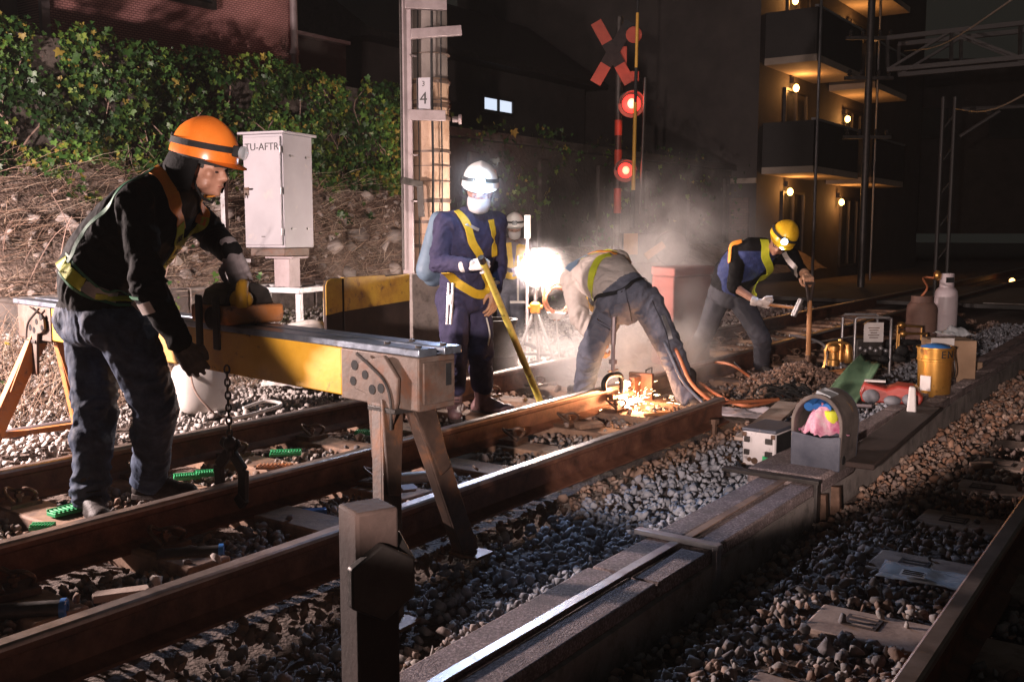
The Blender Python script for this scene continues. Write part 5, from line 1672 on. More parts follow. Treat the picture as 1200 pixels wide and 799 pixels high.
crumple("plastic_sheet", G(345, 452, .05), .5, .3, .2, .10, m_plastic_w, "crumpled white plastic sheet on the pale ballast behind the beam", "sheet", 1)
hose("pale_cable", [G(285, 478, .06), G(310, 470, .08), G(330, 474, .06), G(300, 484, .05), G(268, 492, .04)], .012, m_plastic_w, "loop of pale cable on the ballast near the jerrican", "cable")
mb = MB(); a_, b_ = G(-30, 516, .03), G(112, 492, .03); mb.tube([a_, b_], .035, 12)
tag(mb.build("conduit_pipe", m_channel, org=a_), "straight pale pipe lying along the ballast edge at the far left", "pipe")
crumple("plastic_bag", G(100, 448, .12), .35, .25, .4, .12, m_plastic_w, "white torn bag in the dry grass beyond the trestle leg", "bag", 8)
# clear bag over a sleeper end at right
crumple("plastic_bag", G(1092, 680, .02), .36, .19, -.55, .022, m_clear, "clear plastic bag spread over a sleeper end on the right ballast", "bag", 4)
mb = MB(); c_ = G(1070, 672, .055); mb.box(c_, (.085, .07, .002), Matrix.Rotation(-.55, 3, "Z"))
for k in range(3): mb.box(c_ + Matrix.Rotation(-.55, 3, "Z") @ V((0, -.02 + .02 * k, .0025)), (.07, .006, .002), Matrix.Rotation(-.55, 3, "Z"), 1)
tag(mb.build("label_card", [m_paper, m_dsteel], org=c_), "small printed card under the clear bag", "card")
# ================================================================== weld: clamp, mould plate, molten joint, sparks
tw = (t_cut0 + t_cut1) / 2
wd = thing("weld_joint", "white hot glowing weld in the rail gap throwing sparks", "weld", T(D_MID, tw, 0))
mb = MB()
prof = rail_profile()
mb.prism([(a * 1.04, b) for a, b in prof], T(D_MID, t_cut0 + .001, RZ), TD, UP, TU * (t_cut1 - t_cut0 - .002))
mb.build("molten_metal", e_weld, wd)
for i in range(22):
    mb = MB()
    c = T(D_MID + .075 + random.uniform(0, .12), tw + random.uniform(-.28, .08), random.uniform(-.01, .05))
    mb.ell(c, (random.uniform(.004, .013), random.uniform(.004, .013), random.uniform(.002, .006)), nu=8, nv=6)
    mb.build("slag", e_weld, wd)
sc_ = T(D_MID + .1, tw, .02)
sp_m = MB()
for i in range(150):
    a = random.uniform(0, 6.283); el_ = random.uniform(.05, 1.2); r = random.expovariate(1 / .19)
    dv = V((math.cos(a) * math.cos(el_), math.sin(a) * math.cos(el_), math.sin(el_) * .55)) 
    if dv.dot(TD) < -.2: continue
    p = sc_ + dv * r - UP * (r * r * .45)
    if p.z < -.03: p.z = -.03 + random.random() * .01
    l = random.uniform(.006, .03) + r * .05
    tip = p + (dv - UP * r * .9).normalized() * l
    if tip.z < -.03: tip.z = -.03
    sp_m.tube([p, tip], random.uniform(.0006, .0014), 4, cap=True, sm=False)
sp = sp_m.build("sparks", e_spark, wd); sp["kind"] = "stuff"
t_pl = t_at(746, D_MID, .1)
mb = MB(); mb.axbox(T(D_MID + .04, t_pl, .085), (.20, .035, .235), TD, TU, UP); mb.axbox(T(D_MID + .02, t_pl - .06, .1), (.05, .12, .16), TD, TU, UP)
tag(mb.build("mould_plate", m_rust, org=T(D_MID, t_pl, -.03), bevel=.004), "upright rusty mould plate clamped across the rail right of the glow", "mould plate")
# C clamp
tcl = t_at(714, D_MID, .17)
cl = thing("c_clamp", "dark C clamp with a hanging screw rod gripping the rail end at the weld", "clamp", T(D_MID, tcl, .16))
q0 = T(D_MID - .05, tcl, 0)
mb = MB()
def CL(a, z): return T(D_MID, tcl, .16) + TU * a + TD * .04 + UP * z
mb.tube(catmull([CL(-.14, -.02), CL(-.15, .035), CL(-.09, .075), CL(.04, .075), CL(.10, .05), CL(.115, -.03), CL(.11, -.07)], 26), .02, 10)
mb.build("clamp_frame", m_dsteel, cl)
mb = MB(); mb.tube([CL(-.06, -.085), CL(.24, -.085)], .017, 10); mb.lathe([(.028, 0), (.028, .06)], CL(.2, -.085), 12, (TD, UP, TU)); mb.lathe([(.03, 0), (.03, .04)], CL(-.06, -.085), 12, (TD, UP, TU)); mb.build("clamp_screw", m_clip, cl)
mb = MB(); mb.tube([CL(-.02, .07), CL(-.02, .30)], .014, 10); mb.tube([CL(-.02, .30), CL(-.01, .50)], .02, 8); mb.lathe([(.03, 0), (.03, .03)], CL(-.02, .16), 10); mb.tube([CL(-.09, .11), CL(.05, .11)], .008, 6); mb.build("rod", m_channel, cl)
# small wire handle on the rail
mb = MB(); tb_ = t_at(757, D_MID, .2); mb.tube([T(D_MID, tb_, .155), T(D_MID, tb_, .20), T(D_MID, tb_ + .10, .21), T(D_MID, tb_ + .10, .16)], .006, 6)
tag(mb.build("wire_handle", m_dsteel, org=T(D_MID, tb_, .16)), "bent wire handle standing on the rail beyond the clamp", "handle")
# bolt under the loose rail end
tb_ = t_at(820, D_NEAR, .0); mb = MB(); mb.lathe([(.02, 0), (.02, .07), (.035, .07), (.035, .1)], T(D_NEAR + .10, tb_, -.03), 8)
tag(mb.build("rail_bolt", m_clip, org=T(D_NEAR + .1, tb_, -.03)), "stubby bolt standing beside the cut end of the loose rail", "bolt")
# hoses over the ground by the weld
hose("gas_hose", [P(776, 392, 7.3), P(792, 410, 7.1), P(808, 445, 7.0), P(826, 464, 6.9), P(842, 471, 6.9), P(880, 470, 7.1), P(912, 468, 7.3)], .013, m_orange_hose, "orange gas hose dropping past the bending worker's right boot", n=60)
hose("gas_hose", [P(770, 385, 7.3), P(784, 412, 7.0), P(800, 446, 6.9), P(822, 470, 6.8), P(828, 474, 6.7)], .011, mat("grey_hose", [(.10, .11, .14), (.17, .18, .22)], .45, 0, 20, .1), "grey blue gas hose dropping beside the orange one", n=50)
hose("gas_hose", [G(812, 432, .05), G(835, 425, .12), G(858, 428, .14), G(880, 442, .04), G(905, 452, .02), G(935, 456, .02)], .012, m_orange_hose, "pinkish orange hose curving over the stones before the hammering worker", n=60)
hose("gas_hose", [G(820, 448, .03), G(840, 462, .04), G(870, 475, .03), G(905, 470, .02), G(925, 458, .03)], .012, m_orange_hose, "lower orange hose snaking from the cut rail towards the right", n=60)
hose("cable", [G(830, 424, .02), G(852, 420, .1), G(868, 432, .02)], .007, m_plastic_w, "thin pale cable arch in front of the hammering worker", "cable", n=30)

# ================================================================== tool containers on the right
# white case
wc = G(888, 553, -.02)
case = thing("equipment_case", "worn white equipment case with black corners and a green sticker", "case", wc)
ca = V((math.cos(math.radians(-38)), math.sin(math.radians(-38)), 0)); cb_ = UP.cross(ca)
mb = MB(); cc = wc + UP * .115 + cb_ * .15
mb.axbox(cc, (.19, .30, .22), ca, cb_, UP); mb.build("body", mat("case_shell_white", [(.50, .46, .46), (.62, .58, .58)], .45, 0, 6, .15, 40, spots=((.22, .2, .2), 14, .6, .06)), case, .012)
mb = MB(); mb.axbox(cc + UP * .112, (.196, .306, .02), ca, cb_, UP); mb.build("lid", m_navyplastic, case, .006)
for a in (-.095, .095):
    for z in (-.1, .1):
        mb = MB(); mb.axbox(cc + ca * (a * .86) - cb_ * .151 + UP * z * .86, (.024, .010, .024), ca, cb_, UP); mb.build("corner_guard", m_clip, case, .003)
for z in (.06, -.01):
    for a, w_ in ((-.065, .03), (.06, .04)):
        mb = MB(); mb.axbox(cc + ca * a - cb_ * .156 + UP * z, (w_, .014, .03), ca, cb_, UP); mb.build("latch", m_dsteel, case, .003)
mb = MB(); mb.axbox(cc + ca * .04 - cb_ * .152 - UP * .05, (.03, .004, .055), ca, cb_, UP); mb.build("sticker", m_green, case)
mb = MB(); disc(mb, cc - ca * .02 - cb_ * .15 - UP * .055, .018, -cb_, .006); disc(mb, cc - ca * .05 - cb_ * .15 - UP * .05, .012, -cb_, .006); mb.build("button", m_clip, case)
mb = MB(); mb.axbox(cc + ca * .0965 + UP * .0, (.004, .27, .19), ca, cb_, UP); mb.build("side_panel", m_black, case)

# arched tub with cloth
tq = G(955, 549, .1)
tub = thing("tool_tub", "navy arched tool tub holding a pink cloth and a yellow tin", "tool tub", tq)
ta_ = V((math.cos(math.radians(-36)), math.sin(math.radians(-36)), 0)); tb_ = UP.cross(ta_)
W2, DPT = .120, .26
mb = MB()
arch = [(-W2, 0), (W2, 0), (W2 + .01, .22)] + [((W2 + .01) * math.cos(a), .22 + .155 * math.sin(a)) for a in [math.radians(x) for x in range(12, 180, 12)]] + [(-W2 - .01, .22)]
inn = [(a * .88, .02 + (b - .02) * .94 if b > .1 else b + .02) for a, b in arch]
o_ = tq - tb_ * .0
n_ = len(arch)
vs = []
for dep in (0.0, DPT):
    for pl_ in (arch, inn):
        for a, b in pl_: vs.append(o_ + ta_ * a + UP * b + tb_ * dep)
fs = []
for i in range(n_):
    j = (i + 1) % n_
    fs += [(i, j, j + n_, i + n_), (i + 2 * n_, i + 3 * n_, j + 3 * n_, j + 2 * n_), (i, i + 2 * n_, j + 2 * n_, j), (i + n_, j + n_, j + 3 * n_, i + 3 * n_)]
mb.add(vs, fs, 0, False); mb.build("shell", m_tubshell, tub, .004)
mb = MB(); mb.prism([(a, b) for a, b in arch], o_ + tb_ * (DPT - .002), ta_, UP, tb_ * .012); mb.build("back_panel", m_navyplastic, tub, .003)
mb = MB(); mb.prism([(-W2 - .004, 0), (W2 + .004, 0), (W2 + .004, .175), (W2 * .2, .16), (-W2 - .004, .18)], o_ - tb_ * .012, ta_, UP, tb_ * .011); mb.build("front_pocket", m_navyplastic, tub, .006)
mb = MB()
for k in range(3): mb.tube([o_ + ta_ * (-.06 + .045 * k) + UP * .30 + tb_ * .05, o_ + ta_ * (-.06 + .045 * k) + UP * .33 + tb_ * .16], .024, 12)
mb.build("tool_pocket", m_bluebag, tub)
mb = MB(); mb.prism([(-.02, .355), (.05, .335), (.06, .36), (-.01, .385)], o_ + tb_ * .02 + UP * .006, ta_, UP, tb_ * .12); mb.build("window_pocket", m_clear, tub)
mb = MB(); mb.lathe([(.034, 0), (.036, .004), (.036, .06), (.03, .066)], o_ + ta_ * .05 + tb_ * .06 + UP * .225, 18)
tag(mb.build("yellow_tin", m_strap_lime, org=o_), "small yellow green tin inside the tool tub", "tin")
crumple("pink_cloth", o_ + tb_ * .07 + UP * .15 + ta_ * .015, .19, .17, .2, .085, m_pink, "crumpled pink cloth stuffed in the tool tub", "cloth", 11, 30, 24, 1.3)
mb = MB(); disc(mb, o_ + ta_ * (W2 + .002) + tb_ * .05 + UP * .05, .022, ta_, .004); mb.build("eyelet", m_black, tub)

crumple("printed_sheet", G(872, 487, -.0), .52, .30, -.25, .05, m_sheet, "crumpled grey printed sheets on the stones behind the white case", "sheet", 21)
mb = MB(); a_, b_ = G(876, 515, .04), G(925, 472, .05); mb.bar(a_, b_, .16, .02); tag(mb.build("plank", m_canvas, org=a_, bevel=.004), "dusty plank lying behind the white case and tub", "plank")
mb = MB(); mb.bar(G(1000, 545, .12), G(1085, 478, .09), .20, .03); tag(mb.build("plank", m_darkwood_shade, org=G(1000, 545, .1), bevel=.008), "weathered brown board over the trough right of the tub", "plank")
mb = MB(); mb.tube([P(905, 400, 8.2) * 1, P(952, 380, 8.4)], .012, 8)
# green tarp folded like a tent, red grinder case and bags
gq = G(1000, 475, .02)
vs, fs = [], []
ga = V((.75, .45, 0)).normalized()
for j in range(13):
    for i in range(17):
        u, v = i / 16, j / 12
        p = P(966, 462, 7.4).lerp(P(1003, 470, 7.2), u).lerp(P(1008, 416, 7.8).lerp(P(1030, 430, 7.6), u), v)
        p = p + V((0, -.06, .03)) * math.sin(v * 2.6) + V((0, 0, .02)) * math.sin(u * 5 + v * 3) + V((0, 0, .012)) * mnoise.noise(V((u * 6, v * 6, 2)))
        vs.append(p)
for j in range(12):
    for i in range(16):
        a = j * 17 + i; fs.append((a, a + 1, a + 18, a + 17))
mb = MB(); mb.add(vs, fs, 0, True); o = mb.build("tarpaulin", m_tarp, org=gq, sharp=2.5); s_ = o.modifiers.new("thick", "SOLIDIFY"); s_.thickness = .01
tag(o, "stiff green sheet propped up slanting behind the tool tub", "tarpaulin")
rq = G(1042, 473, .08)
rg = thing("red_tool_case", "red power tool case with grey grips beside the green sheet", "tool case", rq)
ra = V((math.cos(math.radians(-22)), math.sin(math.radians(-22)), 0)); rb_ = UP.cross(ra)
mb = MB(); mb.prism([(-.18, 0), (.2, 0), (.22, .05), (.17, .12), (.05, .13), (-.02, .10), (-.17, .14), (-.2, .07)], rq, ra, UP, rb_ * .22); mb.build("shell", m_red, rg, .015)
mb = MB(); mb.ell(rq + ra * -.12 - rb_ * .03 + UP * .05, (.06, .05, .05)); mb.ell(rq + ra * .02 - rb_ * .04 + UP * .03, (.06, .04, .035)); mb.ell(rq + ra * .13 - rb_ * .02 + UP * .04, (.05, .05, .04)); mb.build("grip", mat("grey_grip", [(.16, .16, .18), (.26, .26, .28)], .6, 0, 9, .2), rg)
mb = MB(); mb.axbox(rq + ra * -.1 + UP * .145 + rb_ * .08, (.14, .05, .012), ra, rb_, UP); mb.build("white_label", m_paper, rg)
mb = MB(); mb.tube([G(985, 474, .07), G(1022, 476, .08)], .014, 8); tag(mb.build("pipe", m_channel, org=G(985, 474, .07)), "thin pale pipe on the ground between tub and red case", "pipe")
mb = MB(); c_ = G(1068, 484, .10); mb.prism([(-.03, 0), (.03, 0), (.02, .17), (-.02, .17)], c_, ra, UP, rb_ * .06); tag(mb.build("spray_bottle", m_paper, org=c_, bevel=.01), "narrow pale bottle standing right of the red case", "bottle")
# gold tin
gq = G(1094, 463, .06)
gt_ = thing("gold_tin", "big gold tin lettered EN with a blue bag in its mouth", "tin", gq)
k_ = gq.y / FOC
R_ = 20 * k_; H_ = 58 * k_
mb = MB(); mb.lathe([(R_ * .88, 0), (R_ * .9, .01), (R_ * .97, H_ * .72), (R_ * 1.03, H_ * .73), (R_ * 1.03, H_ * .76), (R_, H_ * .77), (R_ * 1.02, H_ * .96), (R_ * 1.08, H_ * .97), (R_ * 1.08, H_), (R_ * .99, H_), (R_ * .97, H_ * .8)], gq, 32)
gb = mb.build("can", m_gold, gt_)
mb = MB(); mb.lathe([(R_ * .97, 0), (R_ * .8, .03), (R_ * .4, .045), (0, .05)], gq + UP * (H_ * .93), 24); mb.build("blue_bag", m_bluebag, gt_)
fdv = (V((0, 0, 0)) - zed(gq, 0)).normalized(); fdv = Matrix.Rotation(math.radians(18), 3, "Z") @ fdv; fxx = -fdv.cross(UP) * 1
fxx = UP.cross(fdv); 
for ch, ang in (("E", 8), ("N", 34)):
    f2 = Matrix.Rotation(math.radians(ang), 3, "Z") @ fdv
    text(ch, "letter", gq + f2 * (R_ * 1.005) + UP * (H_ * .865), UP.cross(f2), UP, H_ * .21, m_black_ink, gb, .003)
f2 = Matrix.Rotation(math.radians(-48), 3, "Z") @ fdv
mb = MB(); mb.axbox(gq + f2 * (R_ * .935) + UP * (H_ * .28), (R_ * .65, .008, H_ * .3), UP.cross(f2), f2, UP); mb.build("paper_label", m_paper, gb)
mb = MB(); mb.tube(catmull([gq + UP * (H_ * .9) + fxx * R_, gq + UP * (H_ * .5) + fxx * (R_ * 1.1) + fdv * R_ * .2, gq + UP * (H_ * .35) + fxx * (R_ * .8) + fdv * R_ * .7], 12), .006, 6); mb.build("bail", m_dsteel, gt_)
# cardboard box with bag behind
cq = G(1113, 452, 0.02)
bx = thing("cardboard_box", "open cardboard box with a clear bag behind the gold tin", "box", cq)
mb = MB(); ba = V((1, -.12, 0)).normalized(); bb = UP.cross(ba); mb.axbox(cq + UP * .19 + bb * .15 + ba * .02, (.36, .28, .36), ba, bb, UP); mb.build("carton", m_card, bx, .006)
mb = MB(); mb.axbox(cq + UP * .345 + bb * .006 - ba * .07, (.18, .012, .09), ba, bb, UP); mb.build("white_flap", m_paper, bx)
crumple("clear_bag", cq + UP * .39 + bb * .14 + ba * .06, .26, .22, .2, .05, m_clear, "crumpled clear bag on top of the cardboard box", "bag", 31, 26, 18, .8)
# propane cylinders
for (px, py, w, m, lab, top) in ((1106, 386, 26, m_propane, "off white propane cylinder with valve guard on the right", True), (1078, 388, 34, m_rustcyl, "brown squat cylinder beside the off white propane bottle", False)):
    Yc = 11.4 if top else 11.0
    q = WX(px, Yc, -.05); k_ = Yc / FOC; r = w / 2 * k_
    zt_ = CAMZ + ray(px, 336 if top else 352).z * Yc
    hh = zt_ + .05
    th_ = thing("gas_cylinder", lab, "gas cylinder", q)
    mb = MB()
    mb.lathe([(r * .8, 0), (r * .82, .02), (r, .05), (r, hh - .1), (r * .93, hh - .05), (r * .7, hh - .01), (r * .3, hh + .01), (.001, hh + .012)], q, 28); mb.build("body", m, th_)
    mb = MB(); mb.tube([q + UP * (hh * .55), q + UP * (hh * .55 + .012)], r * 1.012, 28); mb.build("weld_seam", m, th_)
    if top:
        mb = MB(); 
        ring = [(r * .62, hh - .02), (r * .62, hh + .15), (r * .55, hh + .15), (r * .55, hh - .02)]
        mb.lathe(ring, q, 24); mb.build("valve_guard", m, th_)
        mb = MB(); mb.prism([(-.045, 0), (.045, 0), (.045, .06), (-.045, .06)], q + V((0, -r * .625, hh + .05)), V((1, 0, 0)), UP, V((0, -.003, 0))); mb.build("guard_opening", m_black, th_)
        mb = MB(); mb.tube([q + V((0, 0, hh)), q + V((0, 0, hh + .13))], .025, 10); mb.tube([q + V((-.1, 0, hh + .10)), q + V((.02, 0, hh + .10))], .02, 10); mb.ell(q + V((-.12, -.02, hh + .13)), (.045, .045, .06)); mb.build("valve", m_brass, th_)
        mb = MB(); mb.axbox(q + V((-r * .97, -r * .25, hh * .6)), (.01, .05, .08), V((1, 0, 0)), V((0, 1, 0)), UP); mb.build("red_label", m_red, th_)
        vq = q + V((-.13, 0, hh + .10))
    else:
        mb = MB(); mb.lathe([(r * .75, hh - .02), (r * .72, hh + .05), (r * .6, hh + .05)], q, 24); mb.build("collar", m, th_)
        hose("regulator_hose", [vq, vq + V((-.14, 0, 0)), q + V((.05, 0, hh + .14)), q + V((-.02, 0, hh + .03))], .012, m_orange_hose, "thin hose bending from the propane valve to the brown cylinder")
# dark skirt cloth over cylinder base
crumple("dark_cloth", G(1100, 398, -.0) + V((0, 0, .1)), .8, .4, 0, .16, m_black, "dark cloth heaped round the foot of the cylinders", "cloth", 41, 26, 18, .5)
# burner fittings lying in front
mb = MB()
for (x0, y0, x1, y1, r) in ((1052, 381, 1080, 383, .02), (1054, 391, 1086, 391, .02)):
    mb.tube([P(x0, y0, 9.7), P(x1, y1, 9.75)], .012, 8); mb.lathe([(.02, 0), (.035, .02), (.035, .05), (.02, .07)], P(x0, y0, 9.7), 10, (UP, V((0, 1, 0)), V((1, 0, 0)))); mb.tube([P(x0, y0, 9.7), zed(P(x0, y0, 9.7), 0)], .01, 6); mb.tube([P(x1, y1, 9.75), zed(P(x1, y1, 9.75), 0)], .01, 6)
tag(mb.build("burner_valves", m_brass, org=G(1060, 400, 0)), "pair of brass valve handles left of the cylinders", "valves")
# portable generator in a tube frame
gY = 8.9
gg = thing("generator", "small generator in a tube frame with a white instruction plate", "generator", WX(1020, gY, 0))
x0, x1 = WX(1000, gY, 0).x, WX(1042, gY, 0).x; z1_ = CAMZ + ray(1020, 374).z * gY; z0_ = 0.0
mb = MB()
for yy in (gY, gY + .34):
    mb.tube([V((x0, yy, z0_)), V((x0, yy, z1_)), V((x0 + .02, yy, z1_ + .015)), V((x1 - .02, yy, z1_ + .015)), V((x1, yy, z1_)), V((x1, yy, z0_))], .013, 10)
for x in (x0, x1):
    for z in (.03, z1_): mb.tube([V((x, gY, z)), V((x, gY + .34, z))], .013, 8)
mb.build("tube_frame", m_galv, gg)
mb = MB(); mb.box(V(((x0 + x1) / 2, gY + .2, .17)), ((x1 - x0) * .8, .26, .28)); mb.tube([V(((x0 + x1) / 2 - .1, gY + .05, .12)), V(((x0 + x1) / 2 + .1, gY + .05, .12))], .04, 12); mb.build("engine", m_dsteel, gg, .02)
zc_ = CAMZ + ray(1021, 389).z * gY
mb = MB(); mb.box(V((WX(1021, gY, 0).x, gY - .018, zc_)), (23 * gY / FOC, .006, 23 * gY / FOC)); pl_ = mb.build("instruction_plate", m_paper, gg)
mb = MB()
for k in range(5): mb.box(V((WX(1021, gY, 0).x, gY - .0225, zc_ + .04 - .022 * k)), (.10 - .02 * (k % 3), .003, .007))
mb.build("print_line", m_clip, pl_)
mb = MB(); mb.tube(catmull([P(1012, 380, gY - .03), P(1018, 376, gY - .04), P(1024, 374, gY)], 8), .006, 6); mb.build("cable", m_brass, gg)
mb = MB()
for i in range(6): mb.ell(P(1008 + 6 * i, 408 + 3 * (i % 2), gY - .05), (.02, .02, .02))
mb.build("switch_knob", m_galv, gg)
# brass regulator assembly
rY = 8.6
rgx = thing("gas_regulator", "brass and orange gas regulator set with bent pipes by the shovel", "regulator", WX(977, rY, 0))
mb = MB()
mb.lathe([(.055, 0), (.055, .05), (.04, .06), (.04, .12), (.055, .13), (.055, .17), (.03, .19)], P(976, 428, rY), 16)
mb.lathe([(.03, 0), (.045, .03), (.03, .12), (.02, .16)], P(993, 425, rY), 12); mb.lathe([(.03, 0), (.03, .14), (.02, .2)], P(984, 424, rY + .05), 12); mb.build("valve_body", m_brass, rgx)
mb = MB(); mb.tube(catmull([P(962, 440, rY), P(967, 424, rY), P(968, 408, rY), P(974, 402, rY), P(990, 402, rY), P(997, 408, rY), P(997, 425, rY)], 26), .014, 8); mb.build("pipe_loop", m_brass, rgx)
mb = MB(); mb.tube(catmull([P(925, 393, rY), P(945, 396, rY), P(962, 402, rY), P(968, 410, rY), P(968, 428, rY)], 20), .012, 8); mb.tube([P(950, 402, rY + .2), P(1000, 394, rY + .4)], .006, 6); mb.build("bent_pipe", m_galv, rgx)
mb = MB(); mb.bar(P(958, 440, rY), P(1002, 434, rY), .12, .04); mb.build("base_bar", m_org_paint, rgx, .006)

# shovel stuck upright and mound of stones
sY = 8.55
s_t, s_b = P(949, 330, sY), P(946, 432, sY)
sh_ = thing("shovel", "upright wooden handled shovel stuck in a stone heap", "shovel", s_b)
mb = MB(); mb.tube([P(949, 352, sY), P(947, 418, sY)], .021, 12); mb.build("handle", m_wood, sh_)
mb = MB(); 
mb.tube([P(945, 334, sY), P(949, 356, sY)], [.011, .02], 10); mb.tube([P(953, 334, sY), P(949, 356, sY)], [.011, .02], 10); mb.tube([P(943, 332, sY), P(955, 332, sY)], .014, 10); mb.build("grip", m_darkwood_shade, sh_)
mb = MB(); mb.tube([P(947, 416, sY), P(946, 434, sY)], [.023, .026], 12)
mb.prism([(-.11, .0), (.11, 0), (.11, -.16), (.05, -.24), (0, -.26), (-.05, -.24), (-.11, -.16)], P(946, 432, sY), V((.9, .4, 0)).normalized(), UP, V((-.005, .01, 0))); mb.build("blade", m_clip, sh_)
hp = []
hq = G(938, 452, 0)
for i in range(620):
    a = random.uniform(0, 6.283); r = abs(random.gauss(0, .36))
    hp.append((hq.x + math.cos(a) * r * 1.0, hq.y + math.sin(a) * r * .9, max(-.03, .17 * math.exp(-(r / .33) ** 2)) + random.uniform(-.02, .02)))
hp = np.array(hp)
me = scatter_mesh("stone_heap", rock_templates(10, 13, RNG), hp, RNG.uniform(.02, .037, len(hp)), np.array([.26, .17, .13]) * RNG.uniform(.6, 1.3, (len(hp), 1)), m_stone, RNG)
tag(link(me, "stone_heap"), "small heap of brown stones round the shovel blade", "stone heap", kind="stuff")
# dark tangled hoses right of shovel
mb = MB()
for i in range(9):
    c = G(915 + random.uniform(-16, 26), 458 + random.uniform(-8, 6), .03)
    pts = [c + V((math.cos(a) * .10, math.sin(a) * .10, .03 * math.sin(a * 2))) for a in [2 * math.pi * k / 8 for k in range(7)]]
    mb.tube(catmull(pts, 22), .012, 7)
tag(mb.build("coiled_cable", m_black, org=G(915, 458, 0)), "black coiled cable on the ground below the shovel", "cable")
mb = MB()
for i in range(30):
    c = G(random.uniform(1035, 1080), random.uniform(400, 425), random.uniform(.0, .25)); mb.ell(c, (random.uniform(.02, .06), .04, random.uniform(.02, .05)), nu=8, nv=6)
tag(mb.build("dark_bags", m_black, org=G(1055, 425, 0)), "dark lumpy pile of bags between generator and gold tin", "bags", kind="stuff")
mb = MB(); mb.tube([P(940, 396, 9.6), P(1000, 380, 10.2)], .008, 6)
tag(mb.build("pipe_rod", m_galv, org=P(940, 396, 9.6)), "thin rod slanting behind the shovel", "rod")
mb = MB(); c_ = G(1145, 437, 0.02); mb.axbox(c_ + UP * .05, (.07, .06, .10), V((1, 0, 0)), V((0, 1, 0)), UP); tag(mb.build("marker_block", m_card, org=c_, bevel=.008), "small tan block standing right of the cardboard box", "block")
# ================================================================== people
def remesh(mb_list, voxel, smooth_it=4):
    """union of overlapping closed shapes as one continuous skin"""
    mb = MB()
    for m_ in mb_list:
        o = len(mb.v); mb.v += m_.v; mb.f += [[k + o for k in f] for f in m_.f]
    me = bpy.data.meshes.new("tmp"); me.from_pydata([tuple(p) for p in mb.v], [], mb.f); me.update()
    o = bpy.data.objects.new("tmp", me); COL.objects.link(o)
    r = o.modifiers.new("r", "REMESH"); r.mode = "VOXEL"; r.voxel_size = voxel; r.adaptivity = 0
    s = o.modifiers.new("s", "SMOOTH"); s.factor = 0.5; s.iterations = smooth_it
    dg = bpy.context.evaluated_depsgraph_get()
    out = bpy.data.meshes.new_from_object(o.evaluated_get(dg))
    bpy.data.objects.remove(o); bpy.data.meshes.remove(me)
    return out


def mb_bvh(mb): return BVHTree.FromPolygons([tuple(p) for p in mb.v], mb.f)


def loft(mb, secs, n=26):
    """secs: (centre, halfwidth, halfdepth, side vector, tangent)"""
    vs, fs = [], []
    for c, a, b, s, t in secs:
        t = t.normalized(); s = (s - t * s.dot(t)).normalized(); f = t.cross(s)
        for k in range(n):
            q = 2 * math.pi * k / n
            ex = 2.5
            cc_, ss_ = math.cos(q), math.sin(q)
            e = (abs(cc_) ** ex + abs(ss_) ** ex) ** (-1 / ex)
            vs.append(c + s * (a * cc_ * e) + f * (b * ss_ * e))
    for i in range(len(secs) - 1):
        for k in range(n):
            x, y = i * n + k, i * n + (k + 1) % n
            fs.append((x, y, y + n, x + n))
    fs += [tuple(range(n - 1, -1, -1)), tuple(range((len(secs) - 1) * n, len(secs) * n))]
    mb.add(vs, fs, 0, True)


